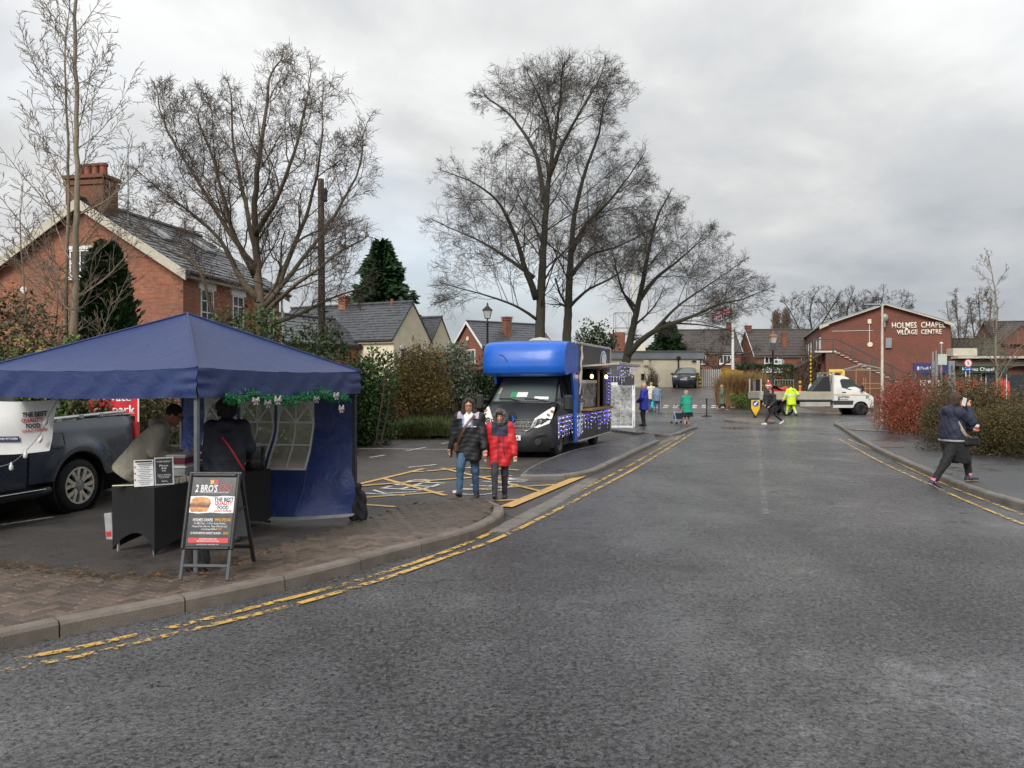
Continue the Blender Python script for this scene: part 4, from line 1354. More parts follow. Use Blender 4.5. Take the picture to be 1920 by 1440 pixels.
# -- the great beeches behind the van
Y=46.0
BEECH=dict(n=[8,6,4,2],wander=[.16,.22,.3,.34],trop=[.02,.015,.0,-.01],kids=[9,7,5],start=[.15,.1,.1],ang=[40,42,44],ratio=[.52,.52,.6],rr=[.46,.52,.58],taper=.78,rmin=.0068,flat=.25)
bare_tree('bare_tree','tallest bare tree, its mossy trunk rising straight behind the blue van roof',P(1012,640,Y),[(pxp([(1011,760,0),(1012,640,0),(1015,540,0),(1021,430,0),(1030,330,0),(1042,250,.2),(1050,190,.2),(1052,165,0)],Y),.46,.06),(pxp([(1006,560,0),(985,505,-.8),(965,440,-1.8),(935,380,-2.5),(900,350,-3)],Y),.24,.05),(pxp([(1020,380,0),(1008,300,.5),(985,255,1.2),(955,215,1.6),(915,185,2)],Y),.20,.045),(pxp([(1000,520,0),(960,490,1),(905,455,2.2),(850,430,3)],Y),.15,.04),(pxp([(1030,330,0),(1055,270,-1),(1085,215,-2),(1115,165,-2.4)],Y),.17,.04),(pxp([(1008,600,0),(970,575,-1),(915,555,-2),(860,540,-2.4)],Y),.11,.03),(pxp([(1035,300,.1),(1030,240,1.2),(1010,180,2),(990,140,2.4)],Y),.13,.035)],BEECH,env_px([(1028,240,0,200,160,118),(965,430,0,178,170,200),(1080,400,0,120,160,160),(1010,560,0,190,150,90)],Y),BARK_DARK,TWIG_GREY,21,[22,12,11,9,10,9,9],4.9,first_ang=55,up=.25,start=.3,rk=.33)
bare_tree('bare_tree','second tall bare tree close on the right of the straight mossy trunk',P(1063,640,Y+1.5),[(pxp([(1063,760,0),(1063,640,0),(1066,560,0),(1070,480,0),(1078,400,.2),(1098,320,.4),(1120,260,.4),(1130,210,.4)],Y+1.5),.42,.05),(pxp([(1072,470,0),(1100,420,-.8),(1140,380,-1.6),(1180,330,-2.2)],Y+1.5),.2,.045),(pxp([(1068,520,0),(1105,480,1.2),(1150,465,2.2),(1185,450,2.6)],Y+1.5),.16,.04),(pxp([(1064,580,0),(1100,545,-1),(1150,520,-2),(1170,500,-2.4)],Y+1.5),.13,.035)],BEECH,env_px([(1105,330,0,95,150,150),(1135,450,0,118,150,150)],Y+1.5),BARK_DARK,TWIG_GREY,33,[19,11,10,9],4.4,first_ang=55,up=.25,start=.3,rk=.33)
Y=50.5
bare_tree('bare_tree','dark leaning bare tree with a long low limb reaching over the flagpole',P(1172,700,Y),[(pxp([(1168,760,0),(1171,700,0),(1177,660,0),(1188,610,0),(1203,540,.2),(1214,480,.3),(1228,420,.3),(1240,390,.3)],Y),.42,.06),(pxp([(1176,668,0),(1195,645,-.5),(1225,622,-1),(1265,606,-1.8),(1305,590,-2.2),(1345,572,-2.6),(1390,562,-2.8)],Y),.26,.04),(pxp([(1200,560,.2),(1232,520,.8),(1270,490,1.5),(1310,455,2)],Y),.18,.04),(pxp([(1225,622,-1),(1270,575,-.6),(1320,540,0),(1365,510,.4)],Y),.13,.03),(pxp([(1192,590,.1),(1165,540,1),(1150,480,1.6)],Y),.13,.03),(pxp([(1265,606,-1.8),(1320,610,-1),(1370,620,-.6)],Y),.08,.025)],BEECH,env_px([(1262,475,0,128,150,105),(1320,560,0,112,140,75),(1170,520,0,60,80,90)],Y),BARK_DARK,TWIG_GREY,44,[14,10,9,8,7,7],4.4,first_ang=52,up=.2,start=.28,rk=.36)
# -- bare trees beyond the village centre and at the right
FAR=dict(n=[6,5,3,2],wander=[.25,.3,.35,.35],trop=[.03,.02,.0,-.02],kids=[6,5,4],start=[.15,.15,.1],ang=[45,45,45],ratio=[.5,.5,.5],rr=[.5,.55,.6],taper=.75,rmin=.013)
for k,(x,lab,s)in enumerate(((1520,'dark spreading bare tree beyond the left end of the centre roof',3),(1590,'dark spreading bare tree rising over the middle of the centre roof slope',6),(1650,'bare tree crown just left of the roof apex behind the centre',9))):
 Yk=104.0
 bare_tree('far_bare_tree',lab,P(x,690,Yk),[(pxp([(x,740,0),(x,660,0),(x+3,625,0),(x-2,590,0),(x+4,560,0)],Yk),.34,.06),(pxp([(x,650,0),(x-22,615,1),(x-38,585,2),(x-48,570,2)],Yk),.18,.04),(pxp([(x,640,0),(x+22,605,-1),(x+40,575,-2),(x+50,560,-2)],Yk),.18,.04)],FAR,env_px([(x,600,0,62,60,60)],Yk),BARK_DARK,TWIG_GREY,s,[11,9,9],4.0,group='bare trees behind the village centre',up=.25,start=.35)
for x,yt,Yk,lab,s in((1800,560,84,'multi stemmed bare tree rising behind the shop roof beside the brick gable',2),(1842,548,88,'bare tree behind the shop, the middle one of the three at the right',14)):
 bare_tree('far_bare_tree',lab,P(x,690,Yk),[(pxp([(x,760,0),(x-2,660,0),(x-4,610,0),(x-8,yt+6,0)],Yk),.2,.04),(pxp([(x,690,0),(x+10,630,1),(x+16,yt+20,1)],Yk),.16,.04),(pxp([(x,690,0),(x-14,640,-1),(x-24,yt+20,-1)],Yk),.14,.04)],dict(FAR,ang=[34,34,36],rmin=.011),env_px([(x,620,0,42,60,72)],Yk),TWIG_BROWN,TWIG_BROWN,s,[9,7,7],3.0,first_ang=35,up=.4,start=.3)
Y=44.0
bare_tree('bare_tree','pale thin bare tree standing in front of the shop by the right hedge',P(1868,715,Y),[(pxp([(1868,775,0),(1869,700,0),(1866,640,0),(1870,580,0),(1862,530,0),(1858,505,0)],Y),.11,.025),(pxp([(1868,720,0),(1885,690,.3),(1905,660,.4),(1925,640,.4)],Y),.05,.015),(pxp([(1868,690,0),(1850,660,-.3),(1835,645,-.4)],Y),.04,.012)],dict(n=[7,5,3],wander=[.15,.25,.3],trop=[.05,.04,.04],kids=[8,5],start=[.1,.1],ang=[44,44],ratio=[.4,.42],rr=[.5,.6],taper=.75,rmin=.009),None,BARK_PALE,TWIG_PALE,17,[16,6,5],1.9,first_ang=50,up=.2,start=.2)
Y=74.0
bare_tree('bare_tree','low brown bare tree spreading in front of the terrace by the flagpole',P(1345,700,Y),[(pxp([(1345,730,0),(1345,690,0),(1350,665,0),(1355,645,0)],Y),.2,.05),(pxp([(1345,695,0),(1320,675,0),(1305,665,0)],Y),.13,.04),(pxp([(1347,690,0),(1380,668,0),(1405,660,0)],Y),.13,.04)],dict(FAR,rmin=.010),env_px([(1352,672,0,85,60,40)],Y),TWIG_BROWN,TWIG_BROWN,27,[9,8,8],3.0,up=.2)
for k,(x,h)in enumerate(((1456,598),(1474,590))):
 Yk=118.0
 bare_tree('poplar','slim bare poplar far off, the '+('shorter left' if k==0 else 'taller right')+' one of the pair beside the lantern',P(x,680,Yk),[(pxp([(x,720,0),(x,660,0),(x-1,h+8,0)],Yk),.3,.05)],dict(n=[7,5,3],wander=[.06,.1,.15],trop=[.16,.14,.1],kids=[10,7],start=[.05,.1],ang=[22,22],ratio=[.5,.5],rr=[.5,.6],taper=.7,rmin=.022),env_px([(x,640,0,13,13,55)],Yk),TWIG_PALE,TWIG_PALE,50+k,[46],4.0,first_ang=26,up=.6,start=.15,group='far poplars')
 # -- leaves
def leaf_quads(pts,nrm,size,rng,asp=0.55,fold=0.25):
 n=len(pts)
 a=rng.normal(size=(n,3));a+=nrm*0.25
 u=np.cross(a,rng.normal(size=(n,3)));u/=np.linalg.norm(u,axis=1,keepdims=True)+1e-9
 a/=np.linalg.norm(a,axis=1,keepdims=True)+1e-9
 w=np.cross(a,u)
 s=size*rng.uniform(.45,1.6,size=(n,1))
 V=np.empty((n,4,3))
 V[:,0]=pts-u*s*.5;V[:,1]=pts+w*s*asp*.5+a*s*fold*.3
 V[:,2]=pts+u*s*.5;V[:,3]=pts-w*s*asp*.5+a*s*fold*.3
 F=np.arange(n*4).reshape(n,4)
 return V.reshape(-1,3),F
def lumps(w,d,h,rng,n):
 L=[]
 for i in range(n):
  r=rng.uniform(.26,.42)
  L.append((rng.uniform(-.5+r*.8,.5-r*.8)*w,rng.uniform(-.5,.5)*d*.5,h*rng.uniform(.18,1-r*.75),r*w*min(1,1.1*h/w)if w>h else r*w,max(.2,r*d),r*h))
 return L
def shrub(name,label,loc,w,d,h,m,n,leaf,seed=1,cat='shrub',asp=.55,nl=9,stem_m=None,stems=10,rz=0.0,low=0.0,group=None,twigs=0,inner=.35,boxy=False):
 rng=np.random.default_rng(seed)
 root=thing(name,label,cat,loc,rz,group)
 if boxy:
  p=rng.uniform(-.5,.5,size=(n,3));
  ax=rng.choice(3,n,p=[.12,.48,.40]);sg=np.where(rng.random(n)<.5,-1,1)
  q=p.copy();q[np.arange(n),ax]=sg*(.5-np.abs(rng.normal(0,.05,n)))
  nrm=np.zeros((n,3));nrm[np.arange(n),ax]=sg
  bump=0.05*np.sin(q[:,0:1]*19+seed)+.05*np.sin(q[:,2:3]*11+seed*2)
  pts=q*np.array([w,d,h])+np.array([0,0,h/2])+nrm*bump
 else:
  L=lumps(w,d,h,rng,nl)
  vol=np.array([l[3]*l[5]for l in L]);which=rng.choice(len(L),n,p=vol/vol.sum())
  Lc=np.array(L)[which]
  v=rng.normal(size=(n,3));v/=np.linalg.norm(v,axis=1,keepdims=True)
  ph=rng.uniform(0,6,3)
  rr=1-inner*rng.random((n,1))**1.5+.17*np.sin(v[:,0:1]*7+ph[0]+which[:,None])*np.sin(v[:,2:3]*6+ph[1])+rng.normal(0,.05,(n,1))+.3*(rng.random((n,1))<.07)*rng.random((n,1))
  pts=Lc[:,0:3]+v*Lc[:,3:6]*rr
  nrm=v
 keep=pts[:,2]>low
 pts,nrm=pts[keep],nrm[keep]
 V,F=leaf_quads(pts,nrm,leaf,rng,asp)
 o=np_obj('foliage',V,F,m,root)
 o['kind']='stuff'
 if stems:
  rr=random.Random(seed);segs=[]
  for k in range(stems):
   x0,y0=rr.uniform(-.32,.32)*w,rr.uniform(-.25,.25)*d
   p=(x0,y0,0.0);dx,dy=rr.uniform(-.35,.35),rr.uniform(-.3,.3)
   H=h*rr.uniform(.6,.95)
   for i in range(5):
    q=(p[0]+dx*H/5+rr.gauss(0,.03),p[1]+dy*H/5+rr.gauss(0,.03),p[2]+H/5)
    segs.append((*p,.03*(1-i/7),*q,.03*(1-(i+1)/7)));p=q
  for k in range(twigs):
   q=pts[rr.randrange(len(pts))]
   L_=rr.uniform(.12,.4)
   segs.append((*q,.006,q[0]+rr.gauss(0,.4)*L_,q[1]+rr.gauss(0,.3)*L_,q[2]+rr.uniform(.1,1)*L_,.003))
  V,F=prisms(segs,4)
  so=np_obj('stems',V,F,stem_m or TWIG_BROWN,root)
  so['kind']='stuff'
 return root
IVY=leaf_mat('ivy_leaves',[(0.022,0.046,0.014),(0.045,0.09,0.026),(0.085,0.14,0.042),(0.032,0.062,0.02)])
LAUREL=leaf_mat('laurel_leaves',[(0.03,0.06,0.015),(0.07,0.13,0.025),(0.14,0.21,0.04),(0.05,0.09,0.02)])
VARIEG=leaf_mat('variegated_leaves',[(0.35,0.28,0.06),(0.12,0.14,0.03),(0.45,0.36,0.10),(0.06,0.08,0.02)])
HEDGE_MIX=leaf_mat('mixed_hedge_leaves',[(0.03,0.035,0.014),(0.06,0.075,0.022),(0.09,0.07,0.03),(0.04,0.055,0.016),(0.12,0.055,0.025)])
GOLDEN=leaf_mat('golden_brown_leaves',[(0.14,0.11,0.026),(0.25,0.19,0.035),(0.12,0.065,0.025),(0.20,0.13,0.032),(0.11,0.12,0.03)])
SILVER=leaf_mat('silver_green_leaves',[(0.13,0.165,0.105),(0.24,0.28,0.20),(0.06,0.09,0.045),(0.34,0.37,0.29)])
DARKGREEN=leaf_mat('dark_green_leaves',[(0.015,0.03,0.011),(0.03,0.055,0.018),(0.05,0.08,0.026),(0.02,0.04,0.013)])
YEW=leaf_mat('yew_needles',[(0.010,0.028,0.010),(0.02,0.048,0.014),(0.03,0.062,0.018)])
FIR=leaf_mat('conifer_needles',[(0.014,0.04,0.016),(0.03,0.072,0.028),(0.045,0.10,0.035)])
RED_LEAF=leaf_mat('red_autumn_leaves',[(0.36,0.055,0.042),(0.42,0.11,0.055),(0.26,0.045,0.036),(0.34,0.16,0.05),(0.15,0.09,0.032)])
RUSSET=leaf_mat('russet_green_leaves',[(0.075,0.07,0.024),(0.12,0.085,0.028),(0.17,0.085,0.03),(0.06,0.062,0.02),(0.10,0.10,0.03),(0.20,0.09,0.035)])
OLIVE=leaf_mat('olive_leaves',[(0.06,0.065,0.026),(0.09,0.10,0.036),(0.045,0.05,0.02),(0.12,0.11,0.045)])
STRAW=leaf_mat('dry_grass',[(0.34,0.21,0.09),(0.46,0.31,0.15),(0.24,0.14,0.06),(0.38,0.22,0.10)])
GRASS=leaf_mat('grass_blades',[(0.05,0.09,0.02),(0.09,0.14,0.035),(0.12,0.13,0.045),(0.04,0.07,0.018)])
BRACKEN=leaf_mat('dry_bracken',[(0.16,0.075,0.03),(0.22,0.10,0.04),(0.10,0.05,0.025),(0.07,0.07,0.025)])
def shrub_px(name,label,x0,x1,ytop,Yc,d,m,n,leaf,seed,z0=0.0,**kw):
 a,b=P(x0,ytop,Yc),P(x1,ytop,Yc)
 return shrub(name,label,((a.x+b.x)/2,Yc,z0),b.x-a.x,d,a.z-z0,m,n,leaf,seed,**kw)
shrub_px('hedge_shrub','dark mixed shrub with reddish twigs at the far left below the brick gable',-120,125,565,16.5,2.2,HEDGE_MIX,9000,.085,1,twigs=300)
shrub_px('variegated_shrub','yellow variegated shrub peeping over the left slope of the gazebo roof',22,112,622,14.6,1.0,VARIEG,2600,.075,2)
shrub_px('laurel_bush','bright green laurel tuft above the left slope of the gazebo roof',96,160,626,14.6,1.0,LAUREL,2400,.11,3,asp=.45)
shrub_px('ivy_hedge','dark ivy hedge behind the grey pickup under the gazebo canopy',-150,150,655,14.3,1.2,IVY,9000,.085,4,nl=14)
shrub_px('hedge_shrub','dark bushy hedge behind the red car park sign',120,350,668,15.2,1.6,HEDGE_MIX,8000,.08,5,twigs=200,nl=12)
shrub_px('hedge_shrub','green and brown hedge in front of the columnar yew',150,345,640,17.5,1.2,IVY,6000,.08,15,nl=12,twigs=200)
shrub_px('ivy_mass','thick dark ivy heaped round the foot of the round headed tree',385,560,578,20.4,1.8,IVY,9000,.10,6,nl=12)
shrub_px('ivy_mass','sprawling ivy and bramble between the round headed tree and the pole',520,660,612,21.0,1.7,DARKGREEN,8500,.10,7,nl=12,twigs=500)
shrub_px('ivy_hedge','tall dark green ivy hedge at the right pole of the blue gazebo',612,742,642,22.6,1.7,IVY,20000,.095,8,nl=16)
shrub_px('golden_shrub','yellow brown leaved shrub in the middle of the left boundary',700,842,652,28.0,1.7,GOLDEN,20000,.075,9,nl=14,z0=.25,low=.7,twigs=900,stems=16)
shrub_px('silver_shrub','silvery green shrub on bare canes beside the yellow brown one',802,892,648,30.0,1.6,SILVER,13000,.10,10,nl=12,low=1.25,stems=34,stem_m=TWIG_PALE,twigs=300)
shrub_px('laurel_hedge','dark green hedge running up to the van mirror',862,985,672,31.5,2.2,DARKGREEN,18000,.105,11,nl=14)
shrub_px('green_hedge','tall mid green hedge closing the gap behind the silver and golden shrubs',690,905,660,33.5,1.6,IVY,16000,.11,71,nl=18,z0=.3)
shrub_px('laurel_hedge','dark hedge under the lamp post behind the van cab',890,1150,690,37.0,2.0,DARKGREEN,7000,.12,12,nl=14)
shrub_px('ivy_hedge','ivy hedge in shade seen through the gazebo windows',345,640,690,18.6,1.3,IVY,9000,.10,13,nl=16)
shrub_px('bracken','rusty dead bracken on the bank below the yellow brown shrub',696,765,752,26.6,.8,BRACKEN,2600,.09,14,cat='fern',stems=0)
def blades(name,label,loc,w,d,h,m,n,seed,lean=.5,width=.018,cat='grass',kind=None):
 rng=np.random.default_rng(seed)
 root_p=np.stack([rng.uniform(-.5,.5,n)*w*rng.random(n)**.3,rng.uniform(-.5,.5,n)*d,np.zeros(n)],1)
 a=rng.uniform(0,2*pi,n);ln=np.abs(rng.normal(0,lean,n));H=h*rng.uniform(.55,1.05,n)
 dirn=np.stack([np.cos(a),np.sin(a),np.zeros(n)],1)
 side=np.stack([-np.sin(a+rng.normal(0,.6,n)),np.cos(a),np.zeros(n)],1)*width/2
 P0=root_p;P1=root_p+dirn*(ln*H*.35)[:,None]+np.array([0,0,1])*(H*.62)[:,None]
 P2=root_p+dirn*(ln*H*.95)[:,None]+np.array([0,0,1])*(H*(1-.35*np.clip(ln,0,1.5)))[:,None]
 V=np.stack([P0-side,P0+side,P1+side*.8,P1-side*.8,P2+side*.15,P2-side*.15],1).reshape(-1,3)
 b=(np.arange(n)*6)[:,None]
 F=np.concatenate([b+np.array([[0,1,2,3]]),b+np.array([[3,2,4,5]])],0)
 o=np_obj(name,V,F,m)
 o.location=loc
 tag(o,label,cat)
 if kind:o['kind']=kind
 return o
p=G(762,812);blades('strap_leaf_clump','bright green strap leaved clump at the foot of the yellow brown shrub',(p.x,p.y,0),.9,.5,.75,LAUREL,420,1,lean=.8,width=.035,cat='plant')
p=G(845,812);tag(blades('grass','',(-3.05,27.4,0.12),2.5,4.6,.62,GRASS,9000,2,lean=.7,width=.02,cat=''),kind='stuff')
p=G(745,822);tag(blades('rough_grass','',(p.x-.1,p.y+.2,0.0),2.6,1.3,.36,leaf_mat('verge_plants',[(0.10,0.075,0.02),(0.06,0.085,0.02),(0.17,0.10,0.03),(0.05,0.06,0.02)]),4200,3,lean=.9,width=.03,cat=''),kind='stuff')
p=G(800,800);blades('dry_grass_clump','arching dry grass clump on the bank left of the walking woman',(p.x-.3,p.y+.6,0.1),1.6,.9,1.1,leaf_mat('arching_dry_grass',[(0.12,0.095,0.035),(0.19,0.14,0.05),(0.09,0.08,0.03)]),2400,4,lean=.75,width=.016)
for o in bpy.data.objects:
 if o.name in('grass','rough_grass'):
  for k in('label','category'):
   if k in o:del o[k]
mb=MB()
bank=[(-4.6+.216*s,23.0+.976*s)for s in range(-18,16)]
def bank_pt(u,v):
 i=u*(len(bank)-1);k=min(int(i),len(bank)-2);f=i-k
 x=bank[k][0]+(bank[k+1][0]-bank[k][0])*f;y=bank[k][1]+(bank[k+1][1]-bank[k][1])*f
 w=v*6.0
 return(x-.976*w,y+.216*w,.55*smooth01(v*3)+.03*sin(i*3.1)*smooth01(v*4)-.02)
mb.grid(lambda u,v:bank_pt(u,v),50,8)
tag(mb.build('bank',EARTH,smooth=180),kind='structure')
def conifer(name,label,base,h,r,m,n,seed,kind='cone',leaf=.3):
 rng=np.random.default_rng(seed)
 root=thing(name,label,'tree',base)
 t=rng.random(n)**.75
 if kind=='cone':
  R=r*(1-t)**.8*(1+.22*np.sin(t*37+seed)+.12*rng.normal(size=n))
 else:
  R=r*np.clip(np.sin(np.clip(t,0,.999)*pi*.5+pi*.5)**.45,0.02,1)*(1+.1*rng.normal(size=n))
 a=rng.uniform(0,2*pi,n)
 R=R*(1+.18*np.sin(a*5+t*9))
 q=np.sqrt(rng.uniform(.25,1,n))
 pts=np.stack([np.cos(a)*R*q,np.sin(a)*R*q,t*h],1)
 out=np.stack([np.cos(a),np.sin(a),np.full(n,-.25 if kind=='cone' else 1.3)],1)+rng.normal(0,.35,(n,3))
 out/=np.linalg.norm(out,axis=1,keepdims=True)
 side=np.cross(out,rng.normal(size=(n,3)));side/=np.linalg.norm(side,axis=1,keepdims=True)+1e-9
 s=leaf*rng.uniform(.6,1.3,(n,1))
 V=np.stack([pts,pts+out*s*.5+side*s*.22,pts+out*s,pts+out*s*.5-side*s*.22],1).reshape(-1,3)
 o=np_obj('crown',V,np.arange(n*4).reshape(n,4),m,root)
 o['kind']='stuff'
 mb=MB();mb.tube([(0,0,-.5),(0,0,h*.9)],[max(.08,r*.09),.03],8);mb.build('trunk',BARK_DARK,root,smooth=180)
 return root
p=P(200,640,19.6);conifer('columnar_yew','dark green columnar yew standing against the brick gable',(p.x,p.y,.2),P(200,478,19.6).z,.72,YEW,13000,1,'column',leaf=.22)
for k,(x,y0,w,hh)in enumerate(((178,470,.42,0),(228,500,.5,0),(196,456,.4,0))):
 pass
p=P(716,600,52);conifer('fir_tree','broad dark green conifer rising behind the cream cottage roof',(p.x,p.y,1.0),P(716,455,52).z-1.0,3.3,FIR,15000,2,leaf=.55)
p=P(1253,660,70);conifer('fir_tree','dark drooping conifer behind the grey fascia of the flat roofed building',(p.x,p.y,1.3),P(1253,607,70).z-1.3,2.2,YEW,7000,3,leaf=.6)
p=P(1122,660,66);shrub('evergreen_tree','dark evergreen tree left of the lattice mast',(p.x,p.y,1.2),4.4,3,5.6,DARKGREEN,7000,.22,31,cat='tree')
for k,x in enumerate((1175,1108)):
 pass
shrub_px('red_shrub','bright red leaved shrub at the corner of the right footway',1646,1775,708,27.0,2.2,RED_LEAF,22000,.05,51,nl=26,twigs=2200,stem_m=mat('red_stems',(.16,.04,.03),.7))
shrub_px('twiggy_shrub','greyish red twiggy shrub behind the red leaved one',1640,1770,684,30.0,1.6,leaf_mat('thin_red_leaves',[(0.22,0.07,0.045),(0.16,0.09,0.05),(0.13,0.06,0.04)]),2600,.06,52,twigs=2600,stems=40)
shrub_px('olive_shrub','olive green shrub beside the red one, low over the footway',1706,1842,744,23.6,2.2,OLIVE,22000,.042,53,nl=16,twigs=700)
shrub_px('russet_hedge','russet and green hedge behind the woman on the phone',1740,1880,706,22.5,2.4,RUSSET,30000,.046,54,nl=18,twigs=900)
shrub_px('russet_hedge','russet hedge at the right edge of the picture',1830,2080,708,20.5,2.8,RUSSET,34000,.046,55,nl=20,twigs=900)
shrub_px('green_shrub','green brown shrub right of the woman holding the cup',1800,1960,755,19.0,2.2,leaf_mat('green_brown_leaves',[(0.05,0.05,0.015),(0.085,0.08,0.022),(0.11,0.065,0.022),(0.04,0.045,0.015)]),24000,.042,57,nl=14)
p=G(1905,872);shrub('low_hedge','low clipped dark hedge along the right footway',(p.x+.9,p.y+1.2,.05),4.5,1.5,.62,leaf_mat('clipped_leaves',[(0.045,0.04,0.016),(0.07,0.05,0.022),(0.035,0.042,0.014),(0.10,0.055,0.025)]),16000,.036,56,boxy=True,rz=radians(-62),cat='hedge',stems=14)
p=G(1392,762);b=blades('ornamental_grass','tall straw coloured ornamental grass beside the yellow bin',(P(1392,700,50.5).x,50.5,.1),3.3,1.3,2.5,STRAW,9000,6,lean=.34,width=.03)
shrub_px('green_bush','small round green bush in front of the straw coloured grass',1364,1412,738,48.6,1.2,LAUREL,3000,.09,61,z0=.15)
shrub_px('brown_shrub','low brown shrub behind the concrete posts at the junction',1405,1448,722,51.0,1.2,BRACKEN,2600,.08,62,z0=.2,twigs=400)
shrub_px('green_hedge','long dark green hedge below the white panelled house',1384,1482,683,62.0,2.0,DARKGREEN,9000,.14,63,z0=1.0,boxy=True,cat='hedge')
shrub_px('green_bush','small green bush behind the red tarpaulin on the truck',1455,1482,712,54.0,1.2,LAUREL,1800,.09,64,z0=.6)
shrub_px('brown_climber','brown leafless climber on the side wall of the village centre',1486,1535,650,66.0,2.0,BRACKEN,900,.12,65,z0=1.0,twigs=2200,stems=30)
shrub_px('bare_shrub','small bare shrub by the tent corner at the cream wall',1210,1232,690,56,1.0,BRACKEN,500,.07,66,z0=.9,twigs=1200,stems=20)
# -- VEHICLES
VAN_BLACK=mat('satin_black_paint',(0.022,0.023,0.025),0.42,var=0.15,vscale=2.0,dirt=((0.05,0.047,0.042),3.0,0.35))
VAN_BLUE=mat('glossy_blue_paint',(0.008,0.105,0.50),0.38,var=0.08,vscale=1.6,coat=0.12)
VAN_SIDE=mat('charcoal_panel',(0.028,0.028,0.031),0.45,var=0.1)
GREY_PAINT=mat('metallic_grey_paint',(0.06,0.072,0.085),0.28,metal=0.45,var=0.06,coat=0.7,dirt=((0.06,0.058,0.052),2.0,0.3))
TRUCK_WHITE=mat('white_van_paint',(0.70,0.69,0.66),0.3,var=0.05,coat=0.4,dirt=((0.42,0.39,0.33),1.6,0.5))
DARK_TRIM=mat('dark_trim',(0.03,0.031,0.033),0.55)
ALU=mat('brushed_aluminium',(0.46,0.44,0.385),0.4,metal=0.25,dirt=((0.24,0.21,0.16),3.0,0.6))
ALLOY=mat('machined_alloy',(0.62,0.58,0.52),0.3,metal=0.5)
WINDSCREEN=glass_mat('windscreen_glass',(0.11,0.135,0.13),0.08)  # base colour paled to stand in for sky reflected in the glass
LENS=mat('clear_lamp_lens',(0.74,0.73,0.68),0.2,var=0.2,vscale=18,coat=0.8)
SUV_PAINT=mat('dark_blue_grey_paint',(0.028,0.036,0.05),0.25,coat=0.8)
PLATE=mat('number_plate',(0.72,0.72,0.68),0.4)
def smin_interp(rows,u):
 u=min(max(u,0),len(rows)-1.0001);k=int(u);f=u-k
 return[a+(b-a)*f for a,b in zip(rows[k],rows[k+1])]
class Nose:
 def __init__(self,rows,pw=2.6):
  self.rows,self.pw=rows,pw
 def S(self,u,v):
  y,z,hw,sw,dr=smin_interp(self.rows,u)
  return Vector((v*hw,y-sw*abs(v)**self.pw,z-dr*abs(v)**self.pw))
 def N(self,u,v):
  e=0.02
  a=self.S(u+e,v)-self.S(u-e,v);b=self.S(u,min(1,v+e))-self.S(u,max(-1,v-e))
  n=b.cross(a);n.normalize()
  return n if n.y>-0.9 and(n.z>0 or n.y>0)else-n
 def sheet(self,mb,nv=14,sub=2):
  nu=(len(self.rows)-1)*sub
  mb.grid(lambda i,j:self.S(j*(len(self.rows)-1),i*2-1),nv,nu)
 def patch(self,mb,u0,u1,v0,v1,off=0.008,nu=6,nv=8,taper=0.0):
  def fn(i,j):
   u=u0+(u1-u0)*j
   k=1-taper*j
   v=(v0+(v1-v0)*i)*k
   return self.S(u,v)+self.N(u,v)*off
  mb.grid(fn,nv,nu)
 def poly(self,mb,pts,off=0.01,th=0.02):
  c=(sum(p[0]for p in pts)/len(pts),sum(p[1]for p in pts)/len(pts))
  vs=[self.S(*c)+self.N(*c)*off*1.3]+[self.S(*p)+self.N(*p)*off for p in pts]
  n=len(pts)
  mb.add(vs,[(0,1+i,1+(i+1)%n)for i in range(n)])
  low=[p-self.N(*q)*th for p,q in zip(vs[1:],pts)]
  mb.add(vs[1:]+low,[(i,n+i,n+(i+1)%n,(i+1)%n)for i in range(n)])
def side_grid(mb,s,y0,y1,ny,zlo,zhi,xf,nz=8):
 def fn(u,v):
  y=y0+(y1-y0)*u
  a,b=zlo(y),zhi(y)
  z=a+(b-a)*v
  return Vector((s*xf(y,z),y,z))
 b0=len(mb.f)
 mb.grid(fn,ny,nz)
 if(y1-y0)*s<0:
  pass
 else:
  pass
def arch_floor(sill,wheels,r,zc):
 def f(y):
  z=sill
  for w in wheels:
   d=abs(y-w)
   if d<r:z=max(z,zc+sqrt(r*r-d*d))
  return z
 return f
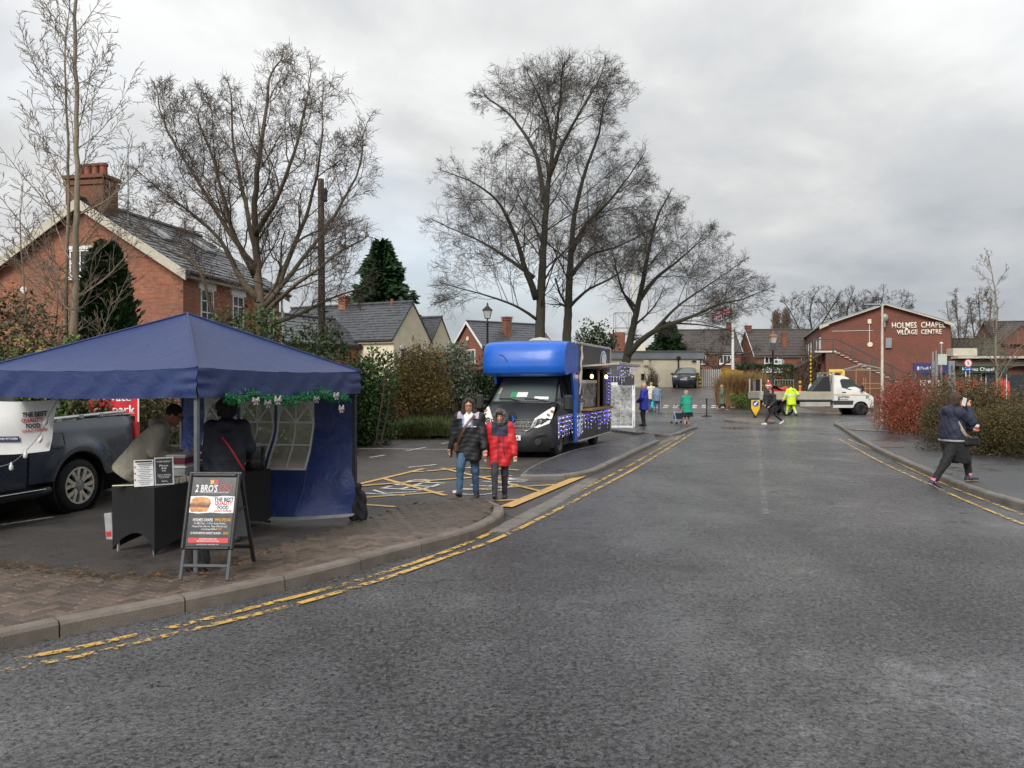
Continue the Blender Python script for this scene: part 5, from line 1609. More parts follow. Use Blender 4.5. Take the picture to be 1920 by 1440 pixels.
def tyre(name,root,c,r,w,rim_r,face,rim_m=STEEL,spokes=0,hub_m=BLACK,twin=False,front_turn=0.0):
 o=bpy.data.objects.new(name,None);put(o,root);o.location=c;o.rotation_euler=(0,0,front_turn)
 mb=MB();h=w/2
 mb.lathe([(rim_r,-h),(r-.05,-h),(r-.012,-h+.025),(r,-h*.55),(r,h*.55),(r-.012,h-.025),(r-.05,h),(rim_r,h),(rim_r-.015,h-.02),(rim_r-.015,-h+.02),(rim_r,-h)],40,axis='X')
 for k in range(40):
  a=2*pi*k/40
  mb.box((0,cos(a)*(r+.001),sin(a)*(r+.001)),(w*.8,.022,.012),rot=Matrix.Rotation(a-pi/2,3,'X'))
 mb.build('tyre',RUBBER,o,smooth=40)
 mb=MB()
 x=face*(h-.035)
 if spokes:
  mb.lathe([(0,x-face*.06),(rim_r-.01,x-face*.06)],32,axis='X')
  back=mb.build('rim',DARK_TRIM,o)
  mb=MB()
  mb.lathe([(rim_r+.006,x+face*.043),(rim_r-.016,x+face*.043),(rim_r-.024,x-face*.02),(rim_r+.006,x-face*.02),(rim_r+.006,x+face*.043)],40,axis='X')
  for k in range(spokes):
   a0=2*pi*k/spokes+.2
   for sg in(-1,1):
    a1=a0+sg*.13;a2=a0+sg*.27
    p=Vector((x+face*.015,cos(a1)*rim_r*.3,sin(a1)*rim_r*.3));q=Vector((x+face*.02,cos(a2)*(rim_r-.01),sin(a2)*(rim_r-.01)))
    m1=p.lerp(q,.55)+Vector((0,-sin(a0),cos(a0)))*(sg*-.010)
    mb.bar(p,m1,.044,.04,up=(1,0,0));mb.bar(m1,q,.054,.04,up=(1,0,0))
  mb.build('spoke',rim_m,back)['kind']='stuff'
  mb=MB();mb.lathe([(0,x+face*.045),(.05,x+face*.045),(.075,x+face*.03),(.08,x-face*.02)],18,axis='X');mb.build('hub_cap',FASCIA_GREY,o,smooth=40)
  mb=MB()
  for k in range(6):
   a=2*pi*k/6;mb.tube([(x,cos(a)*.057,sin(a)*.057),(x+face*.052,cos(a)*.057,sin(a)*.057)],.009,6)
  mb.build('wheel_nut',CHROME,o)['kind']='stuff'
 else:
  mb.lathe([(0,x-face*.03),(rim_r*.35,x-face*.03),(rim_r*.45,x),(rim_r*.8,x+face*.005),(rim_r*.9,x+face*.03),(rim_r+.003,x+face*.032),(rim_r+.003,x-face*.06)],28,axis='X')
  mb.build('rim',rim_m,o,smooth=40)
  mb=MB()
  for k in range(10):
   a=2*pi*k/10;mb.tube([(x-face*.02,cos(a)*rim_r*.66,sin(a)*rim_r*.66),(x+face*.006,cos(a)*rim_r*.66,sin(a)*rim_r*.66)],rim_r*.1,8)
  mb.build('rim_hole',BLACK,o)['kind']='stuff'
  mb=MB();mb.lathe([(0,x+face*.03),(rim_r*.25,x+face*.03),(rim_r*.33,x-face*.02)],16,axis='X');mb.build('hub_cap',hub_m,o,smooth=40)
 return o
def mirror(root,s,x,y,z,h=.36,w=.2,m=BLACK,arm=.18):
 o=MB();o.box((s*(x+arm+w/2),y,z),(w,.14,h),bev=.045)
 mo=o.build('wing_mirror',m,root)
 o=MB();o.bar((s*(x-.05),y,z-h*.25),(s*(x+arm+.02),y,z-h*.25),.06,.07);o.bar((s*(x-.05),y,z+h*.2),(s*(x+arm+.02),y,z+h*.2),.05,.05);o.build('mirror_arm',m,mo)
 o=MB();o.box((s*(x+arm+w/2),y-.072,z),(w*.82,.012,h*.8),bev=.004);o.build('mirror_glass',GLASS,mo)
 # -- the food van
VL=Vector((0.30,19.75,0))
van_rz=atan2(.335,-.942)
van_rz=radians(160.4)
van=thing('food_van','black and blue food van parked nose on with hatch lights and purple icicle strings','van',VL,van_rz)
rows=[(.84,.17,.86,.30,0),(.97,.32,.93,.34,0),(1.0,.52,.95,.34,0),(.97,.66,.95,.32,0),(.93,.80,.95,.31,.0),(.86,.98,.94,.30,.02),(.66,1.13,.93,.24,.03),(.40,1.27,.92,.18,.03),(.20,1.36,.91,.16,.02),(-.06,1.60,.87,.15,.02),(-.30,1.82,.83,.13,.02),(-.52,2.0,.79,.12,.02),(-.75,2.09,.75,.04,.03),(-1.15,2.12,.75,0,.03)]
vn=Nose(rows)
mb=MB();vn.sheet(mb,16,2)
edge=[vn.S(u,1.0)for u in[k*.5 for k in range(2*len(rows)-1)]]
def edge_z(y):
 best=None
 for a,b in zip(edge[10:],edge[11:]):
  if min(a.y,b.y)<=y<=max(a.y,b.y)and abs(a.y-b.y)>1e-6:
   f=(y-a.y)/(b.y-a.y);return a.z+(b.z-a.z)*f,a.x+(b.x-a.x)*f
 return(edge[-1].z,edge[-1].x)if y<0 else(edge[10].z,edge[10].x)
af=arch_floor(.26,[0.0],.40,.34)
def vx_(y,z):
 zt,xt=edge_z(y)
 if z>=1.3:
  f=(z-1.3)/max(.05,zt-1.3);return.985+(xt-.985)*min(1,f)
 return.93+.06*sin(min(1,max(0,(z-.2)/1.1))*pi*.75)+(.05*max(0,1-abs(y)/.5)if z<.95 else 0)-.05*max(0,(y-.3)/.35)
for s in(-1,1):
 side_grid(mb,s,.64,-1.15,30,af,lambda y:edge_z(y)[0],vx_,10)
mb.build('body',VAN_BLACK,van,smooth=38)
mb=MB();mb.box((0,-.1,.62),(1.7,1.5,.75));mb.box((0,-2.6,.36),(1.3,5.0,.3));mb.build('chassis',BLACK,van)
mb=MB();vn.patch(mb,8.12,11.0,-.93,.93,.008,8,14);ws=mb.build('windscreen',WINDSCREEN,van,smooth=180)
mb=MB()
for v0,v1 in((-.80,-.08),(.0,.72)):
 mb.tube([vn.S(8.0,v0)+Vector((0,.03,.03)),vn.S(8.28,(v0+v1)/2)+Vector((0,.03,.03)),vn.S(8.3,v1)+Vector((0,.02,.03))],.014,5)
mb.tube([vn.S(7.9,-.85)+Vector((0,.02,.02)),vn.S(7.9,0)+Vector((0,.02,.02)),vn.S(7.9,.85)+Vector((0,.02,.02))],.025,6)
mb.build('wiper',BLACK,van)['kind']='stuff'
mb=MB();vn.patch(mb,8.55,9.05,.07,.40,.012,1,3);wc=mb.build('dashboard_card',mat('green_card',(.05,.35,.15),.5),ws)
mb=MB();vn.patch(mb,8.55,9.05,-.12,.20,.014,1,3);mb.build('dashboard_card',PRINT_WHITE,ws)
mb=MB();vn.patch(mb,8.35,8.62,-.75,-.35,.012,1,3);mb.build('dashboard_paper',PRINT_WHITE,ws)
mb=MB();vn.patch(mb,8.9,9.6,.78,.85,.014,1,1);mb.build('air_freshener',mat('beige_card',(.5,.42,.36),.6),ws)
for s in(-1,1):
 mb=MB();vn.poly(mb,[(3.7,s*.50),(3.75,s*.68),(4.4,s*.93),(5.4,s*.985),(6.9,s*.985),(7.05,s*.93),(6.3,s*.80),(5.0,s*.58)],.012,.03);hl=mb.build('headlight',LENS,van,smooth=50)
 mb=MB()
 for a,b,r in((4.6,.72,.05),(5.6,.88,.045)):
  c=vn.S(a,s*b)+vn.N(a,s*b)*.02;mb.tube([c,c+Vector((0,.012,0))],[r,r*.8],14)
 mb.build('reflector',CHROME,hl)['kind']='stuff'
 mb=MB();c=vn.S(6.25,s*.95)+vn.N(6.25,s*.95)*.022;mb.tube([c,c+vn.N(6.25,s*.95)*.01],[.05,.045],12);mb.build('indicator',mat('orange_lens',(.5,.12,.03),.25)if s<0 else bpy.data.materials['orange_lens'],hl)
 mb=MB();vn.poly(mb,[(1.9,s*.55),(2.75,s*.60),(2.85,s*.88),(2.3,s*.9)],.022,.04);mb.build('air_inlet',BLACK,van)
 c=vn.S(1.55,s*.70);mb=MB();mb.tube([c+Vector((0,-.05,0)),c+Vector((s*.01,.04,0))],[.085,.075],16);fl=mb.build('fog_lamp',DARK_TRIM,van)
 mb=MB();mb.tube([c+Vector((s*.01,.041,0)),c+Vector((s*.01,.046,0))],.05,14);mb.build('lens',GLASS,fl)
mb=MB();vn.poly(mb,[(3.25,-.44),(3.2,.44),(4.1,.60),(5.0,.66),(5.0,-.66),(4.1,-.60)],.006,.02);gr=mb.build('grille',BLACK,van)
mb=MB()
for j,u in enumerate((3.5,4.1,4.7)):
 W_=(.46,.56,.60)[j]
 n=7
 for k in range(n):
  a,b=-W_+2*W_*k/n+.015,-W_+2*W_*(k+1)/n-.015
  if j==2 and abs((a+b)/2)<.14:continue
  ps=[vn.S(u-.17,a),vn.S(u-.17,b),vn.S(u+.17,b),vn.S(u+.17,a)]
  ps=[p+Vector((0,.025,0))for p in ps]
  mb.tube(ps,.011,4,closed=True)
mb.tube([vn.S(5.0,-.66)+Vector((0,.02,0)),vn.S(4.0,-.60)+Vector((0,.025,0)),vn.S(3.2,-.44)+Vector((0,.03,0)),vn.S(3.2,.44)+Vector((0,.03,0)),vn.S(4.0,.60)+Vector((0,.025,0)),vn.S(5.0,.66)+Vector((0,.02,0))],.014,5)
mb.build('grille_trim',CHROME,gr)['kind']='stuff'
def rhomb(w,h,o):return[(0,-h),(w,o),(0,h),(-w,-o)]
mb=MB();c=vn.S(4.95,0)+Vector((0,.03,.0))
mb.prism([(0,-.17),(.13,-.02),(.09,.15),(0,.19),(-.09,.15),(-.13,-.02)],0,.02,fr=lambda a,b,t:(c.x+a,c.y+t-.02,c.z+b));mb.build('badge_plate',VAN_BLACK,van)
mb=MB();mb.prism([(0,-.125),(.085,0),(0,.125),(-.085,0)],0,.03,fr=lambda a,b,t:(c.x+a,c.y+t,c.z+b));bd=mb.build('badge',mat('badge_black',(.012,.015,.03),.3),van)
mb=MB();mb.prism([(-.0,.125),(-.085,0),(-.0,-.125),(-.03,0.0)],.03,.042,fr=lambda a,b,t:(c.x+a,c.y+t,c.z+b));mb.build('badge_face',VAN_BLUE,bd)
mb=MB();pc=vn.S(2.0,0)+Vector((0,.02,0));mb.box(pc,(.54,.02,.125),bev=.006);pl=mb.build('number_plate',PLATE,van)
text('plate_letters','EA',.12,.082,PRINT_BLACK,pl,frame(pc+Vector((-.165,.011,0)),(-1,0,0),(0,0,1)),bold=.01,depth=.002)
mb=MB();vn.poly(mb,[(1.25,-.5),(1.25,.5),(1.55,.52),(1.55,-.52)],.006,.02);mb.build('lower_grille',BLACK,van)
for s in(-1,1):
 mb=MB()
 poly=[(.20,1.36),(-.28,1.83),(-.86,1.95),(-.98,1.9),(-.98,1.30),(-.1,1.26)]
 vs=[Vector((s*(vx_(y,z)+.012),y,z))for y,z in poly]
 mb.add(vs,[tuple(range(6))]if s<0 else[tuple(reversed(range(6)))]);mb.build('side_window',GLASS,van)
 mirror(van,s,.96,.05,1.36,.40,.22,VAN_BLACK,.12)
 mb=MB();mb.box((s*.995,-.8,1.12),(.03,.2,.05),bev=.01);mb.build('door_handle',BLACK,van)
for s in(-1,1):
 tyre('wheel',van,(s*.86,0,.345),.345,.22,.2,s,rim_m=mat('dull_steel_wheel',(.09,.09,.09),.5)if s<0 else bpy.data.materials['dull_steel_wheel'])
 tyre('wheel',van,(s*.86,-3.95,.345),.345,.22,.2,s,rim_m=bpy.data.materials['dull_steel_wheel'])
BX,BY0,BY1,BZ0,BZ1=1.10,-1.05,-5.3,.30,2.93
HATCH_Y0,HATCH_Y1,HZ0,HZ1=-1.75,-4.35,1.12,2.25
mb=MB()
mb.box((0,(BY0+BY1)/2,BZ1-.03),(2*BX,BY0-BY1,.06));mb.box((BX-.02,(BY0+BY1)/2,(BZ0+BZ1)/2-.03),(.04,BY0-BY1,BZ1-BZ0-.06))
for y0,y1,z0,z1 in((BY0-.25,HATCH_Y0,BZ0,BZ1-.06),(HATCH_Y1,BY1,BZ0,BZ1-.06),(HATCH_Y0,HATCH_Y1,BZ0,HZ0),(HATCH_Y0,HATCH_Y1,HZ1,BZ1-.06)):
 mb.box((-BX+.02,(y0+y1)/2,(z0+z1)/2),(.04,abs(y0-y1),z1-z0))
mb.box((0,BY1+.02,1.6),(2*BX-.08,.04,2.5));mb.box((0,BY0-.05,1.2),(2*BX-.1,.05,1.75));mb.box((0,(BY0+BY1)/2,.62),(2*BX-.1,BY0-BY1-.1,.05))
box=mb.build('box_body',VAN_SIDE,van)
mb=MB()
for s in(-1,1):
 mb.box((s*BX,(BY0+BY1)/2,BZ1+.0),(.05,BY0-BY1+.02,.06),bev=.01)
 mb.box((s*BX,BY1+.02,(BZ0+BZ1)/2),(.07,.10,BZ1-BZ0),bev=.012)
 mb.box((s*BX,(BY0+BY1)/2-.1,BZ0-.01),(.05,BY0-BY1-.3,.05),bev=.01)
mb.build('corner_trim',ALU,van)
def luton(i,j):
 x=(i*2-1)
 prof=[(-1.05,2.96),(-.5,2.96),(-.15,2.94),(.08,2.86),(.22,2.68),(.29,2.45),(.31,2.25),(.26,2.10),(.12,2.03),(-.1,2.02),(-.7,2.10),(-1.05,2.12)]
 u=j*(len(prof)-1);k=min(int(u),len(prof)-2);f=u-k
 y=prof[k][0]+(prof[k+1][0]-prof[k][0])*f;z=prof[k][1]+(prof[k+1][1]-prof[k][1])*f
 e=abs(x)**7
 cy,cz=-.7,2.5
 sh=1-.16*e
 return Vector((x*1.105,cy+(y-cy)*sh-.14*abs(x)**3*max(0,y+.3),cz+(z-cz)*(1-.10*e)))
mb=MB();mb.grid(luton,26,33)
for s,i in((-1,0.0),(1,1.0)):
 ring=[luton(i,k/33)for k in range(34)]
 mb.add(ring,[tuple(range(34))]if s<0 else[tuple(reversed(range(34)))])
lut=mb.build('luton_nose',VAN_BLUE,van,smooth=45)
for pts,r in(([(.52,.40),(.42,.415),(.36,.44),(.30,.475)],.012),):
 mb=MB();mb.tube([luton((a+1)/2,b)+Vector((0,.008,.0))for a,b in pts],r,5);mb.build('scrape_mark',PRINT_NAVY if r>.011 else mat('scuffed_blue',(.06,.2,.6),.4),lut)
for s in(-1,1):
 mb=MB();mb.box((s*(BX-.02),BY0-.10,1.18),(.045,.34,1.80));mb.prism([(-.72,2.12),(BY0-.27,2.12),(BY0-.27,2.9),(-1.05,2.9)],s*(BX-.04),s*(BX+.003),fr=lambda a,b,t:(t,a,b))
 mb.prism([(-.72,2.13),(-1.06,2.13),(-1.06,1.2)],s*(BX-.06),s*(BX+.001),fr=lambda a,b,t:(t,a,b))
 mb.build('side_pillar',VAN_BLUE,van)
rnd=random.Random(3)
def splash(y,z0,z1,w,seed,m,nm):
 r=random.Random(seed);L,R=[],[]
 n=16
 for k in range(n+1):
  z=z0+(z1-z0)*k/n;c=y+.05*sin(k*1.3+seed)+(k/n-.5)*-.25
  ww=w*(0.35+.65*sin(pi*min(1,(k+.4)/(n+.6))))*r.uniform(.5,1.4)
  L.append((c+ww/2+r.uniform(0,.05),z));R.append((c-ww/2-r.uniform(0,.05),z))
 poly=L+R[::-1]
 mb=MB();vs=[(-BX-.004,a,b)for a,b in poly]
 mb.add(vs,[tuple(f)for f in[(i,i+1,len(poly)-2-i,len(poly)-1-i)for i in range(n)]]);mb.build(nm,m,box)
splash(-1.62,1.55,2.88,.22,1,PRINT_WHITE,'painted_splash');splash(-1.55,.42,1.5,.20,2,PRINT_WHITE,'painted_splash');splash(-1.48,.9,1.45,.3,5,mat('deep_blue_print',(.01,.05,.22),.5),'painted_splash')
mb=MB();mb.lathe([(.0,-BX-.006),(.62,-BX-.006)],36,(0,-4.35,2.45),axis='X')
clipz=2.26
def disc(r0,r1,x,nm,m):
 mb=MB();pts=[]
 for k in range(37):
  a=2*pi*k/36;pts.append((-4.35+cos(a)*r1,max(clipz,2.38+sin(a)*r1*.9)))
 mb.add([(x,*p)for p in pts[:36]],[tuple(range(36))]);return mb.build(nm,m,box)
disc(0,.62,-BX-.004,'emblem_ring',bpy.data.materials['deep_blue_print']);disc(0,.50,-BX-.007,'emblem_ring',PRINT_WHITE);disc(0,.46,-BX-.010,'emblem_disc',PRINT_BLACK)
mb=MB()
for k,(a,b,w,h)in enumerate(((-.2,.22,.14,.3),(0,.25,.16,.34),(.2,.2,.12,.28),(-.1,.02,.4,.14),(.12,-.04,.3,.1))):
 mb.prism([(-4.35+a-w/2,2.38+b-h/2+.02*k),(-4.35+a+w/2,2.38+b-h/2),(-4.35+a+w*.3,2.38+b+h/2),(-4.35+a-w*.4,2.38+b+h*.4)],-BX-.016,-BX-.011,fr=lambda a_,b_,t:(t,a_,b_))
mb.build('emblem_figure',PRINT_WHITE,box)
CLEAR0=clear_mat('clear_hatch_sheet',(.62,.62,.62),.5,.10,.28,6.0)
INNER=mat('kitchen_lining',(.30,.30,.30),.5)
mb=MB();mb.box((-.45,(HATCH_Y0+HATCH_Y1)/2,1.07),(1.2,HATCH_Y0-HATCH_Y1-.02,.05));mb.build('worktop',STEEL,van)
mb=MB();mb.box((.3,(HATCH_Y0+HATCH_Y1)/2,1.7),(.04,HATCH_Y0-HATCH_Y1,1.2));mb.build('kitchen_back_panel',INNER,van)
mb=MB();mb.box((-BX-.14,(HATCH_Y0+HATCH_Y1)/2,HZ0+.0),(.30,HATCH_Y0-HATCH_Y1+.1,.06),bev=.01);mb.build('counter_shelf',WOOD,van)
mb=MB();mb.box((-BX-.50,(HATCH_Y0+HATCH_Y1)/2-.3,HZ1+.10),(1.0,HATCH_Y0-HATCH_Y1+.6,.045),rot=Matrix.Rotation(.06,3,'Y'));mb.box((-BX-1.0,(HATCH_Y0+HATCH_Y1)/2-.3,HZ1+.13),(.05,HATCH_Y0-HATCH_Y1+.62,.09),bev=.01);fp=mb.build('hatch_flap',ALU,van)
mb=MB();mb.box((-BX,HATCH_Y0-1.9,(HZ0+HZ1)/2),(.05,.12,HZ1-HZ0-.02));mb.build('hatch_post',WOOD,van)
BULB=emit_mat('lit_bulb',(1.0,.62,.28),4.0)
for y in(-1.95,-3.75):
 mb=MB();mb.lathe([(.0,-.10),(.034,-.09),(.045,-.055),(.038,-.015),(.02,.02)],12,(-BX-.22,y,2.08));bl=mb.build('bulb',BULB,van,smooth=180)
 mb=MB();mb.tube([(-BX-.22,y,2.09),(-BX-.22,y,2.16)],.028,8);mb.tube([(-BX-.22,y,2.16),(-BX-.22,y,2.30)],.006,5);mb.build('lamp_holder',BLACK,bl)
mb=MB();mb.box((-.35,-2.9,1.25),(.4,.5,.3),bev=.03);mb.build('fryer',STEEL,van)
pan=MB();pan.lathe([(.16,1.10),(.17,1.25),(.16,1.25),(.15,1.12),(0,1.11)],16,(-.75,-3.6,0));o=pan.build('saucepan',mat('copper_pan',(.25,.15,.08),.35,metal=.6));o.location=VL;o.rotation_euler=(0,0,van_rz);tag(o,'small copper saucepan standing on the worktop inside the van hatch','saucepan')
mb=MB();mb.grid(lambda u,v:Vector((-BX+.05+.015*sin(u*13+v*7),HATCH_Y0-.03-u*1.8,HZ0+.05+v*.74)),12,8);hs=mb.build('clear_screen',CLEAR0,van,smooth=180)
mb=MB();mb.box((-BX+.03,HATCH_Y0-.93,HZ0+.77),(.012,1.85,.09));mb.build('screen_border',WHITE,hs)
mb=MB();mb.lathe([(.2,2.96),(.2,3.03),(.34,3.05),(.24,3.12),(0,3.16)],16,(.25,-2.2,0));mb.build('roof_vent',ALU,van,smooth=40)
PURPLE=emit_mat('purple_led',(.16,.12,.9),1.0)
COOL=emit_mat('white_led',(.7,.72,.95),.7)
WIRE=mat('white_wire',(.5,.5,.55),.5)
def icicles(root,p0,p1,n,hmin,hmax,seed,nrm,lit=.5,nm='icicle_lights'):
 r=random.Random(seed);p0,p1=Vector(p0),Vector(p1)
 wires,led,wh=MB(),MB(),MB()
 pts=[p0.lerp(p1,k/20)-Vector((0,0,.03*sin(pi*k/5)**2))for k in range(21)]
 wires.tube(pts,.009,4)
 for k in range(n):
  a=p0.lerp(p1,(k+r.random()*.7)/n);h=r.uniform(hmin,hmax)
  b=a-Vector((0,0,h))+nrm*.01
  m=a.lerp(b,.5)+Vector((r.gauss(0,.012),r.gauss(0,.012),0))
  wires.tube([a,m,b],.0065,4)
  for q in range(int(h/.10)):
   c=a.lerp(b,(q+.5)/max(1,int(h/.10)))+nrm*.012
   tgt=led if r.random()<lit else wh
   tgt.box(c,(.012,.012,.026),rot=r.random())
 w=wires.build(nm,WIRE,root);w['kind']='stuff'
 if led.v:led.build('purple_light',PURPLE,w)['kind']='stuff'
 if wh.v:wh.build('white_light',COOL,w)['kind']='stuff'
 return w
lx=Vector((-1,0,0))
def lights_thing(name,label,loc,rz,specs):
 t=thing(name,label,'fairy lights',loc,rz)
 for sp in specs:icicles(t,*sp)
 return t
lights_thing('icicle_lights','purple and white icicle lights strung along the lower side of the food van',VL,van_rz,[((-1.02,.35,1.02),(-1.02,-1.0,1.05),13,.2,.62,1,lx,.55),((-BX-.03,-1.0,1.03),(-BX-.03,-5.2,1.05),30,.18,.62,2,lx,.55),((-BX-.05,-4.45,2.2),(-BX-.05,-5.25,2.2),5,.8,1.15,3,lx,.8),((-BX-.05,-4.2,1.05),(-BX-.05,-4.9,1.05),12,.2,.5,8,lx,.95)])
lights_thing('icicle_lights','short icicle lights hanging from the raised hatch flap of the van',VL,van_rz,[((-BX-.95,-1.8,2.36),(-BX-.95,-4.9,2.36),14,.12,.4,4,lx,.5)])
# -- tent and clear screen behind the van
TENT_DARK=cloth_mat('charcoal_tent_fabric',(.035,.033,.042),.6)
WHITE_TAPE=mat('white_tape',(.72,.72,.72),.6)
CLEAR=clear_mat('clear_plastic_sheet',(.62,.64,.66),.42,.10,.32,5.0)
tn=thing('gazebo','charcoal gazebo with a white edged clear plastic front behind the food van','gazebo',(3.42,31.5,0),radians(-6))
W2=1.5
mb=MB()
ap=Vector((0,0,3.05))
cs=[Vector((-W2,-W2,2.12)),Vector((W2,-W2,2.12)),Vector((W2,W2,2.12)),Vector((-W2,W2,2.12))]
for k in range(4):
 a,b=cs[k],cs[(k+1)%4]
 def fn(u,v,a=a,b=b):
  p=a.lerp(b,u).lerp(ap,v);p.z-=.12*sin(pi*v)*(1-abs(u-.5));return p
 mb.grid(fn,8,8)
 mb.grid(lambda u,v,a=a,b=b:a.lerp(b,u)-Vector((0,0,.36*v+.01*sin(u*17))),10,2)
mb.build('canopy',TENT_DARK,tn,smooth=35)
for c in cs:
 mb=MB();mb.box((c.x*.98,c.y*.98,1.05),(.045,.045,2.1));mb.build('leg',ALU,tn)
mb=MB()
def sheet(u,v):
 return Vector((-W2+.03+u*2.94,-W2+.02+.025*sin(u*9+v*5)+.015*sin(v*13),.12+v*1.68))
mb.grid(sheet,26,16);sh_=mb.build('clear_screen',CLEAR,tn,smooth=180)
mb=MB()
for a,b,w in(((0,0),(1,0),.1),((0,1),(1,1),.12),((0,0),(0,1),.1),((1,0),(1,1),.12),((.5,0),(.5,1),.06)):
 pts=[sheet(a[0]+(b[0]-a[0])*k/8,a[1]+(b[1]-a[1])*k/8)-Vector((0,.014,0))for k in range(9)]
 for p,q in zip(pts,pts[1:]):mb.bar(p,q,w,.006,up=(0,1,0))
mb.build('screen_border',WHITE_TAPE,sh_)['kind']='stuff'
mb=MB();mb.grid(lambda u,v:Vector((W2+.02*sin(u*8),-W2+.02+u*2.9,.08+v*1.75)),14,6);mb.build('side_wall',TENT_DARK,tn,smooth=180)
mb=MB()
for k in range(5):mb.box((W2+.03,-W2+.18,.35+k*.33),(.02,.2,.14))
mb.build('wall_patch',mat('pale_stencil',(.3,.3,.32),.6),tn)['kind']='stuff'
lights_thing('icicle_lights','purple icicle lights hanging inside the charcoal gazebo front edge',(3.42,31.5,0),radians(-6),[((-.7,-W2-.03,2.1),(1.2,-W2-.03,2.1),18,.12,.42,6,Vector((0,-1,0)),.6),((-1.3,-W2-.03,1.75),(-.9,-W2-.03,1.75),5,.5,1.3,7,Vector((0,-1,0)),.8)])
bin_=MB();bin_.lathe([(.17,0),(.22,.55),(.24,.56),(.24,.6),(.22,.6),(.16,.03),(0,.02)],18);o=bin_.build('tub',mat('blue_grey_tub',(.12,.19,.27),.5),smooth=40);o.location=(2.85,30.6,.0);tag(o,'blue grey tub standing behind the clear screen of the charcoal gazebo','tub')
tb=thing('folding_table','pale folding table behind the clear plastic screen','table',(3.8,30.9,0),radians(-6))
mb=MB();mb.box((0,0,.8),(1.2,.6,.04),bev=.01);mb.build('table_top',WOOD,tb)
for sx in(-.55,.55):
 for sy in(-.25,.25):
  mb=MB();mb.bar((sx,sy,0),(sx,sy,.78),.03);mb.build('leg',CREAM_PAINT,tb)
mb=MB();mb.bar((-.55,-.25,.25),(.55,-.25,.25),.03);mb.build('stretcher',CREAM_PAINT,tb)
tag(MB().box((0,0,.12),(.9,.4,.22),bev=.05).build('food_crate',mat('dark_crate',(.05,.05,.055),.6),loc=(3.8,30.9,.82)),'dark crate on the pale folding table behind the clear screen','crate')
# -- the grey pickup beside the gazebo
pk_dir=Vector((-.24,-.971,0))
PKL=G(140,962)+Vector((-.93*.971,.93*.24,0))+Vector((0,.12,0))
pick=thing('pickup_truck','metallic grey pickup with twin spoke alloy wheels parked beside the blue gazebo','pickup',(PKL.x,PKL.y,0),atan2(.24,-.971))
pick.rotation_euler=(0,0,atan2(-pk_dir.x,pk_dir.y))
pick_side=-1
afk=arch_floor(.50,[0.0],.47,.42)
def bed_top(y):return 1.30+(.06 if y<0 else.03)-.02*y
def bed_x(y,z):
 fl=.045*math.exp(-((sqrt(y*y+(z-.42)**2)-.52)/.13)**2)
 return.905+.028*sin(min(1,max(0,(z-.4)/.9))*pi)+fl-.05*max(0,(z-1.15)/.2)**2-(.06*max(0,(-y-.9)/.3)**2)
mb=MB()
for s in(-1,1):
 side_grid(mb,s,-1.2,.86,44,afk,bed_top,bed_x,12)
mb.grid(lambda u,v:Vector(((u*2-1)*.84,-1.24,.5+v*.84)),8,6)
for s in(-1,1):mb.grid(lambda u,v,s=s:Vector((s*(.87-.12*v),-1.2+u*2.06,bed_top(-1.2+u*2.06)-.001+.012*sin(pi*v))),12,4)
mb.build('load_bed',GREY_PAINT,pick,smooth=40)
mb=MB();mb.box((0,-.2,.95),(1.5,2.0,.04));mb.box((0,-.2,.72),(1.3,2.0,.35));mb.box((0,2.0,.55),(1.5,3.6,.4));mb.build('chassis',BLACK,pick)
mb=MB()
for s in(-1,1):
 mb=MB();mb.lathe([(.475,s*.60),(.475,s*.93),(.455,s*.945),(.455,s*.60)],40,(0,0,.42),axis='X');mb.build('wheel_arch',BLACK,pick,smooth=40)
cab_rows_top=lambda y:1.42 if y>2.6 else 1.36
def cab_top(y):
 return 1.36+.0*y
cabx=lambda y,z:.905+.03*sin(min(1,max(0,(z-.4)/.9))*pi)-.04*max(0,(z-1.15)/.2)**2-.25*max(0,(y-3.4)/.7)**2
for s in(-1,1):
 mb=MB();side_grid(mb,s,.90,4.1,40,arch_floor(.46,[3.22],.47,.42),lambda y:1.34-.14*max(0,(y-2.6)/1.5),cabx,10);mb.build('cab_side',GREY_PAINT,pick,smooth=40)
prof=[(.88,1.34),(1.02,1.78),(1.4,1.82),(2.2,1.80),(2.62,1.40),(2.62,1.34)]
mb=MB();n=len(prof)
def gx(z):return.87-.24*(z-1.34)
vs=[(-gx(z),y,z)for y,z in prof]+[(gx(z),y,z)for y,z in prof]
mb.add(vs,[tuple(range(n)),tuple(reversed(range(n,2*n)))]+[(i,n+i,n+(i+1)%n,(i+1)%n)for i in range(n)])
mb.build('cab_roof',GREY_PAINT,pick)
for s in(-1,1):
 for poly in([(1.06,1.39),(1.12,1.74),(1.62,1.765),(1.66,1.39)],[(1.74,1.39),(1.70,1.765),(2.16,1.755),(2.5,1.41)]):
  mb=MB();mb.add([(s*(gx(z)+.006),y,z)for y,z in poly],[tuple(range(4))if s<0 else tuple(reversed(range(4)))]);mb.build('side_window',GLASS,pick)
mb=MB();mb.add([(-.8,2.2,1.806),(.8,2.2,1.806),(.8,2.63,1.42),(-.8,2.63,1.42)],[(0,1,2,3)]);mb.build('windscreen',WINDSCREEN,pick)
mb=MB();mb.grid(lambda u,v:Vector(((u*2-1)*.8,2.6+v*1.5,1.36-.14*max(0,v*1.5/1.5)+.04*(1-(u*2-1)**2))),8,8);mb.grid(lambda u,v:Vector(((u*2-1)*.72,4.1-.25*(u*2-1)**4,.45+v*.78)),8,4);mb.build('bonnet',GREY_PAINT,pick,smooth=40)
mb=MB();mb.box((0,4.1,.55),(1.6,.16,.3),bev=.05);mb.build('bumper',BLACK,pick)
